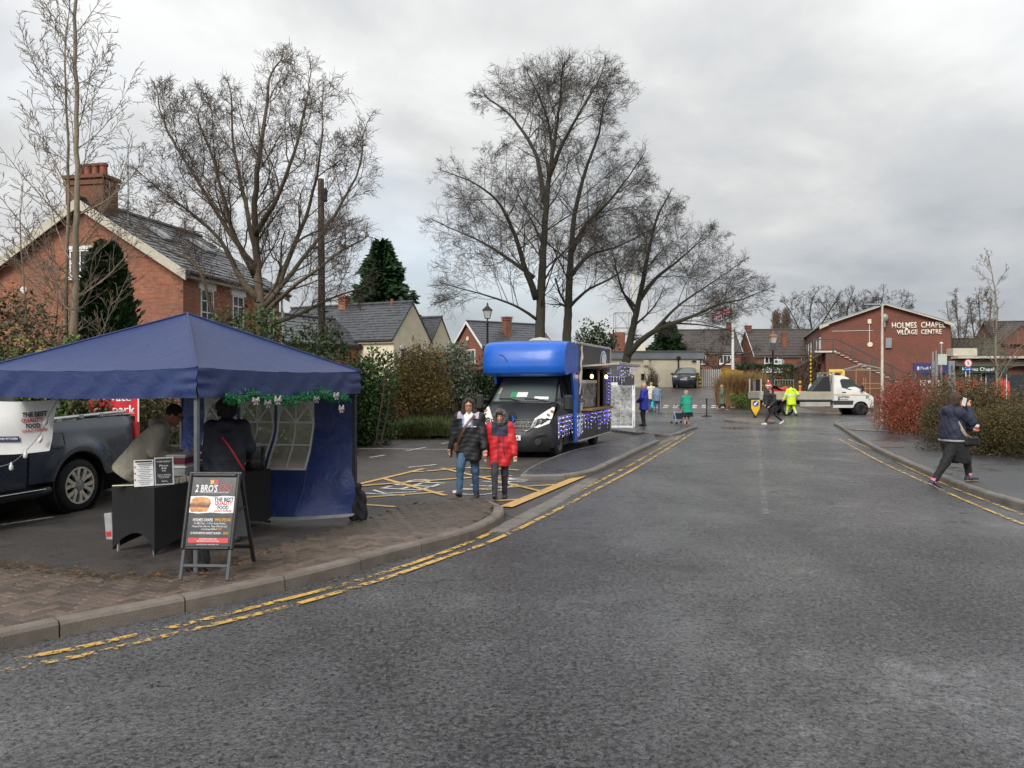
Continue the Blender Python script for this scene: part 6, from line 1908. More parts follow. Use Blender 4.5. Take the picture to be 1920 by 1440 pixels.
for s in(-1,1):
 mb=MB();mb.prism([(.84,1.32),(.84,1.66),(.70,1.60),(.42,1.36),(.34,1.32)],s*.80,s*.87,fr=lambda a,b,t:(t,a,b));mb.build('sports_bar',GREY_PAINT,pick)
 mb=MB();mb.tube([(s*.85,.42,bed_top(.42)+.045),(s*.85,-1.0,bed_top(-1.0)+.045)],.024,8)
 for k in range(4):mb.box((s*.85,.3-k*.4,bed_top(.3-k*.4)+.02),(.05,.09,.05))
 mb.build('bed_rail',CHROME,pick)
 mb=MB();mb.tube([(s*1.0,.62,.40),(s*1.03,.8,.39),(s*1.03,2.6,.39)],.055,10);st=mb.build('side_step',BLACK,pick)
 mb=MB();mb.box((s*1.045,1.7,.435),(.10,1.9,.012),bev=.004);mb.build('step_trim',CHROME,st)
for s in(-1,1):
 tyre('wheel',pick,(s*.80,0,.385),.385,.27,.262,s,rim_m=ALLOY,spokes=6)
 tyre('wheel',pick,(s*.80,3.22,.385),.385,.27,.262,s,rim_m=ALLOY,spokes=6)
mb=MB()
ff=[(.50,.99),(.50,1.17),(.30,1.17),(.28,1.13),(.28,.99),(.30,.965),(.48,.965)]
mb.tube([(-(bed_x(y,z)+.003),y,z)for y,z in ff],.005,4,closed=True);mb.tube([(-(bed_x(.88,z)+.003),.88,z)for z in(.5,.8,1.1,1.33)],.007,4)
mb.build('shut_line',BLACK,pick)['kind']='stuff'
mb=MB();mb.prism([(-1.24,.9),(-1.17,.9),(-1.17,1.25),(-1.24,1.25)],-.93,-.80,fr=lambda a,b,t:(t,a,b));mb.build('tail_light',PRINT_RED,pick)
mb=MB();mb.box((0,-1.32,.55),(1.6,.16,.18),bev=.04);mb.build('rear_bumper',BLACK,pick)
for s in(-1,1):
 for y in(1.1,2.0):
  mb=MB();mb.box((s*.95,y,1.14),(.03,.2,.045),bev=.01);mb.build('door_handle',BLACK,pick)
  # -- white dropside truck at the junction
TL=Vector((19.55,44.0,0))
tr=thing('dropside_truck','white dropside truck with an orange beacon crossing the junction','truck',TL,radians(-90))
rows=[(.88,.30,.84,.24,0),(.98,.45,.9,.28,0),(1.0,.62,.92,.28,0),(.97,.80,.94,.26,0),(.93,.98,.94,.24,.0),(.84,1.10,.93,.22,.02),(.55,1.24,.92,.16,.03),(.28,1.36,.91,.12,.02),(-.08,1.68,.86,.1,.02),(-.42,1.98,.80,.08,.02),(-.62,2.15,.77,.04,.03),(-.95,2.25,.76,0,.03),(-1.55,2.26,.76,0,.04)]
tn_=Nose(rows)
mb=MB();tn_.sheet(mb,12,2)
edge_t=[tn_.S(u,1.0)for u in[k*.5 for k in range(2*len(rows)-1)]]
def tedge(y):
 for a,b in zip(edge_t[8:],edge_t[9:]):
  if min(a.y,b.y)<=y<=max(a.y,b.y)and abs(a.y-b.y)>1e-6:
   f=(y-a.y)/(b.y-a.y);return a.z+(b.z-a.z)*f,a.x+(b.x-a.x)*f
 return(edge_t[-1].z,edge_t[-1].x)if y<0 else(edge_t[8].z,edge_t[8].x)
def tx(y,z):
 zt,xt=tedge(y)
 if z>=1.3:return.98+(xt-.98)*min(1,(z-1.3)/max(.05,zt-1.3))
 return.94+.045*sin(min(1,max(0,(z-.3)/1.0))*pi*.75)
for s in(-1,1):side_grid(mb,s,.70,-1.55,34,arch_floor(.42,[0.0],.43,.36),lambda y:tedge(y)[0],tx,10)
mb.grid(lambda u,v:Vector(((u*2-1)*.9,-1.55,.42+v*1.8)),4,6)
mb.build('cab',TRUCK_WHITE,tr,smooth=38)
mb=MB();tn_.patch(mb,7.15,9.9,-.92,.92,.008,6,10);mb.build('windscreen',glass_mat('pale_windscreen',(.10,.115,.14),.06),tr,smooth=180)
mb=MB();tn_.patch(mb,.05,3.1,-.99,.99,.012,6,12);mb.build('bumper',DARK_TRIM,tr,smooth=180)
for s in(-1,1):
 mb=MB();tn_.poly(mb,[(3.4,s*.66),(4.5,s*.70),(5.3,s*.9),(4.9,s*.985),(3.6,s*.98)],.014,.03);mb.build('headlight',LENS,tr)
 mb=MB();vs=[Vector((s*(tx(y,z)+.012),y,z))for y,z in((.10,1.40),(-.34,1.86),(-.55,2.02),(-1.0,2.04),(-1.12,1.95),(-1.05,1.55),(-.62,1.42))]
 mb.add(vs,[tuple(range(7))if s<0 else tuple(reversed(range(7)))]);mb.build('side_window',glass_mat('dark_side_glass',(.012,.02,.017),.07)if s<0 else bpy.data.materials['dark_side_glass'],tr)
 mirror(tr,s,.92,.02,1.5,.36,.2,BLACK,.06)
 mb=MB();mb.box((s*.992,-.95,1.28),(.025,.22,.05),bev=.01);mb.build('door_handle',BLACK,tr)
 mb=MB();mb.prism([(-.46,.60),(-1.54,.60),(-1.54,.82),(-.42,.82)],s*.965,s*.995,fr=lambda a,b,t:(t,a,b));mb.build('side_moulding',DARK_TRIM,tr)
 mb=MB();mb.prism([(.55,1.12),(-1.53,1.14),(-1.53,1.17),(.50,1.15)],s*.975,s*1.003,fr=lambda a,b,t:(t,a,b));mb.build('coach_line',mat('gold_stripe',(.5,.38,.14),.5)if s<0 else bpy.data.materials['gold_stripe'],tr)
 mb=MB();mb.lathe([(.425,s*.62),(.425,s*.985),(.405,s*.985),(.405,s*.62)],32,(0,0,.36),axis='X');mb.build('wheel_arch',BLACK,tr)
Mr=lambda y,z:frame((1.006,y,z),(0,1,0),(0,0,1))
text('lettering','DUTTON',.62,.10,PRINT_BLACK,tr,Mr(-.98,1.02),bold=.02,shear=.25,depth=.004)
text('lettering','20',.16,.15,PRINT_BLACK,tr,Mr(.34,1.02),bold=.015,depth=.004)
mb=MB();mb.box((1.008,-1.25,.90),(.004,.09,.10));mb.box((1.008,-.95,.88),(.004,.45,.02));mb.build('lettering',PRINT_BLACK,tr)
mb=MB();mb.box((.0,-.9,2.30),(.5,.2,.1),bev=.03);mb.build('beacon_base',DARK_TRIM,tr)
mb=MB();mb.box((0.1,-.9,2.40),(.75,.2,.13),bev=.05);mb.build('beacon',mat('orange_beacon',(.55,.14,.02),.3),tr)
mb=MB();mb.box((0,-3.65,.84),(2.1,4.05,.08));mb.box((0,-3.5,.68),(.9,4.6,.16));mb.build('chassis',DARK_TRIM,tr)
for nm,c,s_ in(('dropside',(1.06,-3.65,1.10),(.035,4.05,.45)),('dropside',(-1.06,-3.65,1.10),(.035,4.05,.45)),('tailboard',(0,-5.68,1.10),(2.1,.035,.45))):
 mb=MB();mb.box(c,s_,bev=.008);ds=mb.build(nm,ALU,tr)
 if nm=='dropside':
  mb=MB()
  for k in(-.1,.0,.1):mb.box((c[0]*1.018,c[1],c[2]+k),(.006,4.0,.03))
  mb.build('side_rib',ALU,ds)['kind']='stuff'
  mb=MB();mb.box((c[0]*1.022,c[1],c[2]+.05),(.006,4.0,.035));mb.build('coach_line',bpy.data.materials['gold_stripe'],ds)
for x in(-1.03,-.35,.35,1.03):
 mb=MB();mb.box((x,-1.62,1.62),(.09,.07,1.6));mb.build('headboard_post',ALU,tr)
mb=MB();mb.box((0,-1.66,1.3),(2.0,.04,.85));mb.box((0,-1.62,2.38),(2.1,.07,.07));mb.build('headboard',ALU,tr)
for y in(-5.62,):
 for x in(-1.03,1.03):
  mb=MB();mb.box((x,y,1.45),(.07,.07,1.2));mb.build('rear_post',ALU,tr)
mb=MB();mb.box((1.03,-2.6,.62),(.05,1.7,.25));mb.build('side_guard',ALU,tr)
for s in(-1,1):
 tyre('wheel',tr,(s*.86,0,.36),.36,.24,.2,s,rim_m=BLACK,front_turn=radians(14))
 tyre('wheel',tr,(s*.86,-4.1,.36),.36,.24,.22,s,rim_m=STEEL)
 mb=MB();mb.tube([(s*.9,-4.1+cos(a)*.45,.36+sin(a)*.45)for a in[pi*k/14 for k in range(15)]],.035,6);mb.build('mudguard',BLACK,tr)
def at_truck(o):o.location=TL;o.rotation_euler=(0,0,radians(-90));return o
mb=MB();mb.prism([(-1.75,.9),(-1.75,2.18),(-2.05,2.18),(-2.75,1.32),(-2.75,.9)],.15,.95,fr=lambda a,b,t:(t,a,b));o=at_truck(mb.build('toolbox',mat('dark_mesh_box',(.02,.022,.022),.5)));tag(o,'black slanted tool rack standing behind the headboard of the white truck','rack')
mb=MB();mb.grid(lambda u,v:Vector((-.2+u*.9,-4.95+v*1.1,1.42+.12*sin(u*7+v*4)+.1*sin(v*9)*u+.1*(1-abs(v*2-1)))),10,10);mb.grid(lambda u,v:Vector((.7,-4.95+u*1.1,.9+v*.52+.05*sin(u*9))),8,3);o=at_truck(mb.build('tarpaulin',mat('red_tarpaulin',(.42,.02,.03),.5),smooth=180));tag(o,'crumpled red tarpaulin on the back of the white truck','tarpaulin')
cn=thing('traffic_cone','orange and white traffic cone standing on the truck bed','traffic cone',(TL.x-3.35,TL.y-.8,.92))
mb=MB();mb.lathe([(.13,.03),(.095,.25)],14);mb.lathe([(.07,.42),(.03,.7),(0,.71)],14);mb.build('cone',mat('orange_cone',(.62,.12,.03),.5),cn,smooth=40)
mb=MB();mb.lathe([(.096,.25),(.069,.42)],14);mb.build('band',PRINT_WHITE,cn,smooth=40)
mb=MB();mb.box((0,0,.02),(.34,.34,.04),bev=.01);mb.build('base',BLACK,cn)
# -- dark car on the ramp
sx_=P(1284,715,60).x
suv=thing('parked_car','dark blue grey family car parked nose out against the cream flat roofed building','car',(sx_,60.0,tz(sx_,60)+.01),radians(162))
rows=[(.80,.24,.80,.22,0),(.88,.42,.86,.26,0),(.89,.62,.88,.26,0),(.86,.80,.88,.26,0),(.78,.94,.87,.24,.03),(.35,1.03,.86,.1,.05),(-.10,1.10,.84,.08,.04),(-.55,1.38,.72,.08,.03),(-.85,1.56,.66,.05,.03),(-1.6,1.62,.64,0,.04),(-2.9,1.56,.64,0,.05)]
sn=Nose(rows)
mb=MB();sn.sheet(mb,12,2)
edge_s=[sn.S(u,1.0)for u in[k*.5 for k in range(2*len(rows)-1)]]
def sedge(y):
 for a,b in zip(edge_s[8:],edge_s[9:]):
  if min(a.y,b.y)<=y<=max(a.y,b.y)and abs(a.y-b.y)>1e-6:
   f=(y-a.y)/(b.y-a.y);return a.z+(b.z-a.z)*f,a.x+(b.x-a.x)*f
 return(edge_s[-1].z,edge_s[-1].x)if y<0 else(edge_s[8].z,edge_s[8].x)
def sx2(y,z):
 zt,xt=sedge(y)
 if z>1.0 and zt>1.02:return.92+(xt-.92)*min(1,(z-1.0)/(zt-1.0))
 return.88+.04*sin(min(1,max(0,(z-.25)/.75))*pi*.7)
for s in(-1,1):side_grid(mb,s,.60,-3.4+.5,30,arch_floor(.28,[0.0,-2.65],.40,.34),lambda y:sedge(y)[0],sx2,9)
mb.grid(lambda u,v:Vector(((u*2-1)*.8,-2.9-.35*(1-v),.35+v*1.2)),4,5)
mb.build('body',SUV_PAINT,suv,smooth=38)
mb=MB();mb.box((0,-1.2,.5),(1.6,3.4,.4));mb.build('chassis',BLACK,suv)
mb=MB();sn.patch(mb,6.12,7.9,-.9,.9,.008,4,8);mb.build('windscreen',WINDSCREEN,suv,smooth=180)
for s in(-1,1):
 mb=MB();vs=[Vector((s*(sx2(y,z)+.01),y,z))for y,z in((-.2,1.10),(-.85,1.48),(-1.7,1.54),(-2.5,1.46),(-2.6,1.12))]
 mb.add(vs,[tuple(range(5))if s<0 else tuple(reversed(range(5)))]);mb.build('side_window',GLASS,suv)
 mb=MB();sn.poly(mb,[(3.0,s*.56),(3.85,s*.60),(3.95,s*.96),(3.3,s*.98)],.012,.02);mb.build('headlight',LENS,suv)
 mirror(suv,s,.86,-.25,1.08,.16,.2,BLACK,.04)
 tyre('wheel',suv,(s*.80,0,.34),.34,.22,.22,s,rim_m=STEEL);tyre('wheel',suv,(s*.80,-2.65,.34),.34,.22,.22,s,rim_m=STEEL)
mb=MB();sn.poly(mb,[(2.9,-.54),(2.9,.54),(3.7,.56),(3.7,-.56)],.008,.02);mb.build('grille',BLACK,suv)
mb=MB();sn.poly(mb,[(.7,-.7),(.7,.7),(1.5,.72),(1.5,-.72)],.008,.02);mb.build('lower_grille',BLACK,suv)
c=sn.S(3.3,0);mb=MB();mb.tube([c+Vector((0,.01,0)),c+Vector((0,.03,0))],.07,16);mb.build('badge',CHROME,suv)
c=sn.S(2.2,0);mb=MB();mb.box(c+Vector((0,.015,0)),(.52,.02,.12));mb.build('number_plate',PLATE,suv)
mb=MB();mb.box((0,.86,.66),(1.5,.03,.025));mb.build('grille_trim',CHROME,suv)
# -- PEOPLE
class SDF:
 def __init__(self,h):
  self.h=h;self.prims=[]
 def cap(self,a,b,ra,rb=None,k=0.02,neg=False):
  self.prims.append(('c',np.array(a,float),np.array(b,float),ra,ra if rb is None else rb,k,neg));return self
 def ell(self,c,r,k=0.02,neg=False,R=None):
  self.prims.append(('e',np.array(c,float),np.array(r,float),R,None,k,neg));return self
 def chain(self,pts,rs,k=0.02):
  for i in range(len(pts)-1):self.cap(pts[i],pts[i+1],rs[i],rs[i+1],k)
  return self
 def mesh(self,disp=None,cut=None,zones=None):
  lo,hi=[],[]
  for p in self.prims:
   if p[6]:continue
   if p[0]=='c':
    r=max(p[3],p[4]);lo.append(np.minimum(p[1],p[2])-r);hi.append(np.maximum(p[1],p[2])+r)
   else:
    r=max(p[2])if p[3]is not None else p[2];lo.append(p[1]-r);hi.append(p[1]+r)
  h=self.h
  lo=np.min(lo,0)-4*h;hi=np.max(hi,0)+4*h
  n=np.ceil((hi-lo)/h).astype(int)+1
  F=np.full(n,0.3,np.float32)
  ax=[lo[i]+h*np.arange(n[i])for i in range(3)]
  for typ,A,B,c,d,k,neg in self.prims:
   m=k*2+3*h
   if typ=='c':
    r=max(c,d);l0,h0=np.minimum(A,B)-r-m,np.maximum(A,B)+r+m
   else:
    r=max(B)if c is not None else B
    l0,h0=A-r-m,A+r+m
   i0=np.clip(np.floor((l0-lo)/h).astype(int),0,n);i1=np.clip(np.ceil((h0-lo)/h).astype(int)+1,0,n)
   if np.any(i1<=i0):continue
   X=ax[0][i0[0]:i1[0]][:,None,None];Y_=ax[1][i0[1]:i1[1]][None,:,None];Z=ax[2][i0[2]:i1[2]][None,None,:]
   if typ=='c':
    ab=B-A;L2=max(1e-9,float(ab@ab))
    t=np.clip(((X-A[0])*ab[0]+(Y_-A[1])*ab[1]+(Z-A[2])*ab[2])/L2,0,1)
    D=np.sqrt((X-A[0]-ab[0]*t)**2+(Y_-A[1]-ab[1]*t)**2+(Z-A[2]-ab[2]*t)**2)-(c+(d-c)*t)
   else:
    x,y,z=X-A[0],Y_-A[1],Z-A[2]
    if c is not None:
     M=np.array(c);x,y,z=M[0][0]*x+M[0][1]*y+M[0][2]*z,M[1][0]*x+M[1][1]*y+M[1][2]*z,M[2][0]*x+M[2][1]*y+M[2][2]*z
    k0=np.sqrt((x/B[0])**2+(y/B[1])**2+(z/B[2])**2)
    k1=np.sqrt((x/B[0]**2)**2+(y/B[1]**2)**2+(z/B[2]**2)**2)+1e-6
    D=k0*(k0-1)/k1
   S_=F[i0[0]:i1[0],i0[1]:i1[1],i0[2]:i1[2]]
   if neg:
    D=-D
    hh=np.maximum(k-np.abs(S_-D),0)/max(k,1e-6)
    R=np.maximum(S_,D)+hh*hh*k*.25
   else:
    hh=np.maximum(k-np.abs(S_-D),0)/max(k,1e-6)
    R=np.minimum(S_,D)-hh*hh*k*.25
   F[i0[0]:i1[0],i0[1]:i1[1],i0[2]:i1[2]]=R
  if disp is not None or cut is not None:
   X=ax[0][:,None,None];Y_=ax[1][None,:,None];Z=ax[2][None,None,:]
   if disp is not None:F=F+disp(X,Y_,Z).astype(np.float32)
   if cut is not None:F=np.maximum(F,cut(X,Y_,Z).astype(np.float32))
  return surface_net(F,lo,h)
def surface_net(F,lo,h):
 n=np.array(F.shape)
 s=F<0
 c=[s[a:n[0]-1+a,b:n[1]-1+b,d:n[2]-1+d]for a in(0,1)for b in(0,1)for d in(0,1)]
 al=np.logical_and.reduce(c);an=np.logical_or.reduce(c)
 cell=an&~al
 idx=np.full(cell.shape,-1,np.int64)
 ijk=np.argwhere(cell)
 idx[cell]=np.arange(len(ijk))
 P_=np.zeros((len(ijk),3));cnt=np.zeros(len(ijk))
 i,j,k=ijk.T
 corners=[(a,b,d)for a in(0,1)for b in(0,1)for d in(0,1)]
 val={q:F[i+q[0],j+q[1],k+q[2]]for q in corners}
 for q in corners:
  for ax_ in range(3):
   if q[ax_]==0:
    w=list(q);w[ax_]=1;w=tuple(w)
    a,b=val[q],val[w]
    m=(a<0)!=(b<0)
    t=np.where(m,a/np.where(m,a-b,1),0)
    pt=np.repeat(np.array([q],float),len(ijk),0);pt[:,ax_]=t
    P_+=pt*m[:,None];cnt+=m
 V=lo+h*(ijk+P_/np.maximum(cnt,1)[:,None])
 quads=[]
 for ax_ in range(3):
  o1,o2=[(1,2),(2,0),(0,1)][ax_]
  sl0=[slice(1,m-1)for m in n];sl1=list(sl0)
  sl0[ax_]=slice(0,n[ax_]-1);sl1[ax_]=slice(1,n[ax_])
  a,b=s[tuple(sl0)],s[tuple(sl1)]
  ch=a!=b
  E=np.argwhere(ch)
  if not len(E):continue
  E=E+np.array([0 if d==ax_ else 1 for d in range(3)])
  fl=s[E[:,0],E[:,1],E[:,2]]
  u=np.zeros(3,int);u[o1]=1;w=np.zeros(3,int);w[o2]=1
  g=lambda off:idx[E[:,0]-off[0],E[:,1]-off[1],E[:,2]-off[2]]
  q=np.stack([g(u*0+u+w),g(w),g(u*0),g(u)],1)
  q=np.where(fl[:,None],q,q[:,::-1])
  quads.append(q)
 Q=np.concatenate(quads)
 Q=Q[(Q>=0).all(1)]
 return V,Q
def ik(a,c,l1,l2,pole):
 a,c,pole=Vector(a),Vector(c),Vector(pole)
 d=c-a;L=d.length
 L_=min(L,(l1+l2)*.999)
 dn=d.normalized();c=a+dn*L_
 x=(l1*l1-l2*l2+L_*L_)/(2*L_);y=sqrt(max(0,l1*l1-x*x))
 p=pole-dn*pole.dot(dn);p=p.normalized()if p.length>1e-6 else dn.orthogonal().normalized()
 return a+dn*x+p*y,c
SKIN=mat('skin',(0.52,0.27,0.19),0.5,var=0.1,vscale=12)
SKIN_DARK=mat('ruddy_skin',(0.42,0.18,0.12),0.55,var=0.12,vscale=12)
LIPS=mat('lips',(0.40,0.14,0.12),0.5)
EYE=mat('eye_dark',(0.03,0.025,0.02),0.3)
HAIR_BROWN=bark_mat('brown_hair',(0.028,0.018,0.012),(0.075,0.05,0.034),30)
HAIR_DARK=bark_mat('dark_hair',(0.010,0.008,0.007),(0.03,0.023,0.019),30)
HAIR_BLOND=bark_mat('fair_hair',(0.28,0.20,0.12),(0.45,0.35,0.24),30)
FUR=bark_mat('grey_fur',(0.12,0.10,0.085),(0.38,0.35,0.31),45)
PUFF_BLACK=cloth_mat('black_padded_nylon',(.011,.011,.013),.62,wrinkle=.3,wscale=24)
NAVY=cloth_mat('navy_cloth',(.016,.02,.042),.7,wrinkle=.5,wscale=16)
NAVY_DARK=cloth_mat('dark_navy_coat',(.012,.014,.026),.7,wrinkle=.5,wscale=16)
RED_CLOTH=cloth_mat('red_padded_nylon',(.54,.016,.022),.55,wrinkle=.25,wscale=26)
JEANS=cloth_mat('blue_denim',(.045,.10,.17),.8,var=.45,wrinkle=.6,wscale=20)
BLACK_CLOTH=cloth_mat('black_cloth',(.012,.012,.013),.8,wrinkle=.5,wscale=18)
GREY_TROUSER=cloth_mat('dark_grey_trousers',(.035,.034,.045),.8,wrinkle=.6,wscale=22)
CREAM_HOOD=cloth_mat('cream_fleece',(.50,.46,.38),.9,wrinkle=.6,wscale=14)
CREAM_TOP=cloth_mat('cream_jumper',(.68,.62,.48),.9,wrinkle=.4,wscale=18)
BLUE_JKT=cloth_mat('royal_blue_jacket',(.022,.03,.33),.6,wrinkle=.5,wscale=14)
GREEN_COAT=cloth_mat('emerald_coat',(.012,.26,.17),.8,wrinkle=.4,wscale=12)
SAGE=cloth_mat('sage_coat',(.11,.14,.10),.8,wrinkle=.4,wscale=14)
SLATE_PUFF=cloth_mat('grey_blue_nylon',(.13,.19,.27),.5,wrinkle=.4,wscale=20)
HIVIS=cloth_mat('hi_vis_yellow',(.62,.80,.02),.6,wrinkle=.5,wscale=16)
REFLECT=mat('silver_tape',(.48,.50,.46),.35)
LEATHER=mat('brown_leather',(.10,.04,.022),.5)
BOOT=mat('dark_brown_boot',(.045,.036,.028),.6)
SOLE=mat('dark_sole',(.02,.018,.017),.8)
WHITE_SHOE=mat('white_trainer',(.72,.71,.68),.6)
LILAC=cloth_mat('lilac_lining',(.45,.36,.44),.8)
DENIM_SHIRT=cloth_mat('pale_denim',(.28,.33,.50),.8)
TEE=cloth_mat('white_tee',(.75,.76,.78),.8)
def person(label,loc,rz,H=1.7,build=1.0,lean=0.0,lf=(-.1,.0),rf=(.1,.0),lf_z=0.0,rf_z=0.0,lh=None,rh=None,head=(0,0),coat=None,legs=None,shoes=None,hair=None,skin=None,h=0.012,coat_len=.78,ridges=0,hood=False,hat=None,cut_hair='short',sit=0.0,skirt=None,zones=None,group=None,lift=(0,0),coat_r=1.0,twist=0.0,neck_fwd=0.0,boots=False,zones_m=None,lpole=(-.6,-1,-.3),rpole=(.6,-1,-.3)):
 s=H/1.75
 skin=skin or SKIN
 root=thing('person',label,'person',loc,rz,group)
 r=build
 V3=lambda x,y,z:Vector((x,y,z))
 leg=.412*s
 hipz=(.93-sit)*s
 for ft,fz in((lf,lf_z),(rf,rf_z)):
  hipz=min(hipz,sqrt(max(.01,(2*leg)**2*.996-ft[1]**2))+.115*s+fz)
 tilt=Matrix.Rotation(-lean,3,'X')
 hip=V3(0,0,hipz)
 def up(x,y,z):
  return hip+tilt@V3(x,y,z)
 sh_z,nk_z=.50*s,.565*s
 Lsh,Rsh=up(-.185*s*(.85+.15*r),0,sh_z),up(.185*s*(.85+.15*r),0,sh_z)
 neck=up(0,-.01,nk_z)
 yaw,pitch=head
 hm=Matrix.Rotation(yaw,3,'Z')@Matrix.Rotation(pitch,3,'X')if not isinstance(head,Matrix)else head
 hb=neck+V3(0,.015*s+neck_fwd,.05*s)
 hc=hb+hm@V3(0,.02,.085)*s
 hd=lambda x,y,z:hc+hm@V3(x,y,z)*s
 ankles,feet_dir=[],[]
 Lhip,Rhip=hip+V3(-.09*s,0,-.03*s),hip+V3(.09*s,0,-.03*s)
 fl,frr=V3(lf[0],lf[1],.085*s+lf_z),V3(rf[0],rf[1],.085*s+rf_z)
 Lk,La=ik(Lhip,fl,leg,leg,(-.05,1,0));Rk,Ra=ik(Rhip,frr,leg,leg,(.05,1,0))
 lh=Vector(lh)*s if lh else Lsh+V3(-.10,.06,-.53)*s
 rh=Vector(rh)*s if rh else Rsh+V3(.10,.06,-.53)*s
 Le,Lw=ik(Lsh,lh,.29*s,.26*s,lpole);Re,Rw=ik(Rsh,rh,.29*s,.26*s,rpole)
 B=SDF(.0112 if h<.013 else max(h,.016))
 hh=B.h
 B.ell(hd(0,-.008,.03),(.076*s,.095*s,.098*s),.02,R=np.array(hm.transposed()))
 B.ell(hd(0,.028,-.045),(.055*s,.066*s,.068*s),.03,R=np.array(hm.transposed()))
 B.cap(hd(0,.085,.018),hd(0,.106,-.022),.011*s,.016*s,.012)
 for q in(-1,1):
  B.ell(hd(q*.032,.098,.022),(.019*s,.016*s,.013*s),.012,neg=True)
  B.ell(hd(q*.078,-.005,-.005),(.012*s,.022*s,.034*s),.008)
  B.cap(hd(q*.012,.088,.042),hd(q*.05,.076,.044),.008*s,.008*s,.012)
 B.cap(hd(-.02,.088,-.062),hd(.02,.088,-.062),.009*s,.009*s,.01)
 B.cap(hd(0,.075,-.1),hd(0,.078,-.1),.02*s,.02*s,.02)
 B.chain([up(0,0,.50*s),neck,hd(0,-.012,-.04)],[.075*s,.056*s,.056*s],.03)
 for q in(-1,1):
  B.cap(up(q*.08*s,0,-.02*s),up(q*.09*s,0,.40*s),.095*s*r,.098*s*r,.05)
 B.cap(Lsh,Rsh,.06*s,.06*s,.05)
 for hp,kn,an in((Lhip,Lk,La),(Rhip,Rk,Ra)):
  B.chain([hp,kn,an],[.078*s*r,.05*s,.036*s],.03)
 for shd,el,wr,hand,q in((Lsh,Le,Lw,lh,-1),(Rsh,Re,Rw,rh,1)):
  B.chain([shd,el,wr],[.05*s,.038*s,.026*s],.02)
  d=(wr-el).normalized()
  side=d.cross(V3(0,1,0)if abs(d.y)<.8 else V3(0,0,1)).normalized();nrm=side.cross(d)
  B.cap(wr+d*.02,wr+d*.07*s,.026*s,.034*s,.015);B.cap(wr+d*.05*s+side*.018,wr+d*.05*s-side*.018,.02*s,.02*s,.015)
  for f in range(4):
   o=side*((f-1.5)*.019*s);ln=(.036,.042,.040,.030)[f]*s
   k0=wr+d*.088*s+o;k1=k0+d*ln+nrm*.008;k2=k1+(d*.6+nrm*.8).normalized()*ln*.8
   rr_=max(.0085*s,hh*.75);B.chain([k0,k1,k2],[rr_*1.1,rr_,rr_*.9],.006)
  th0=wr+d*.035*s+nrm*.012+side*(.026*s*q);th1=th0+(d+side*q*.6+nrm*.6).normalized()*.04*s;th2=th1+(d+nrm*.5).normalized()*.03*s
  rr_=max(.010*s,hh*.75);B.chain([th0,th1,th2],[rr_*1.2,rr_,rr_*.9],.008)
 V,Q=B.mesh()
 fc=V[Q].mean(1)
 mi=np.zeros(len(Q),int)
 for p_,rad,m_ in((hd(-.032,.09,.02),.014,2),(hd(.032,.09,.02),.014,2),(hd(-.012,.094,-.062),.017,1),(hd(.012,.094,-.062),.017,1)):
  mi[np.linalg.norm(fc-np.array(p_),axis=1)<rad*s]=m_
 np_obj('body',V,Q,[skin,LIPS,EYE],root,mi,True)
 if legs is not None:
  T=SDF(h);tr_=.013*s
  for hp,kn,an in((Lhip,Lk,La),(Rhip,Rk,Ra)):
   T.chain([hp,kn,an+(kn-an)*.06],[.096*s*r+tr_*.4,.062*s*(.5+.5*r)+tr_*.5,.045*s+tr_*.6],.04)
  for q in(-1,1):T.cap(up(q*.075*s,0,-.03*s),up(q*.07*s,0,.12*s),.10*s*r,.10*s*r,.05)
  T.cap(up(0,0,.02),hip+V3(0,0,-.13*s),.09*s*r,.075*s*r,.05)
  V,Q=T.mesh(disp=lambda X,Y_,Z:.004*np.sin(Z*46+X*30)*np.sin(X*40+Y_*30))
  tm=legs if isinstance(legs,list)else[legs]
  mi=None
  if zones_m:mi=zones_m(V[Q].mean(1))
  np_obj('trousers',V,Q,tm,root,mi,True)
 if skirt is not None:
  T=SDF(h);z1=skirt[1]
  T.cap(up(-.06*s,0,.05*s),up(.0,0,.05*s)+V3(-.1*s,0,-z1),.11*s*r,.16*s*r,.05).cap(up(.06*s,0,.05*s),up(.0,0,.05*s)+V3(.1*s,0,-z1),.11*s*r,.16*s*r,.05)
  V,Q=T.mesh(disp=lambda X,Y_,Z:.012*np.sin(np.arctan2(Y_,X)*11)+0*Z,cut=lambda X,Y_,Z:(hipz+.03-z1)-Z+0*X+0*Y_)
  np_obj('skirt',V,Q,skirt[0],root,None,True)
 cm=coat if isinstance(coat,list)else[coat]
 C_=SDF(h);bulk=(.022 if ridges else.016)*s*coat_r
 bot=nk_z-coat_len*s
 for q in(-1,1):
  C_.cap(up(q*.075*s*r,-.0,bot),up(q*.085*s,0,.18*s),.108*s*r+bulk,.105*s*r+bulk,.06)
  C_.cap(up(q*.085*s,0,.18*s),up(q*.10*s,-.005,.43*s),.105*s*r+bulk,.09*s*r+bulk,.06)
  C_.ell(up(q*.075*s,.085*s*r,.30*s),(.09*s*r,.06*s*r,.10*s*r),.05)
 C_.cap(up(0,-.02*s,bot),up(0,.0,.30*s),.115*s*r+bulk,.105*s*r+bulk,.06)
 for q in(-1,1):C_.cap(up(q*.085*s,.055*s*r,bot),up(q*.08*s,.04*s,.12*s),.10*s*r+bulk*.6,.09*s*r+bulk*.5,.06)
 C_.cap(Lsh-V3(0,0,.015*s),Rsh-V3(0,0,.015*s),.062*s+bulk,.062*s+bulk,.06)
 C_.cap(up(0,-.01,.50*s),neck+(neck-hip).normalized()*.01,.085*s+bulk*.4,.072*s+bulk*.3,.03)
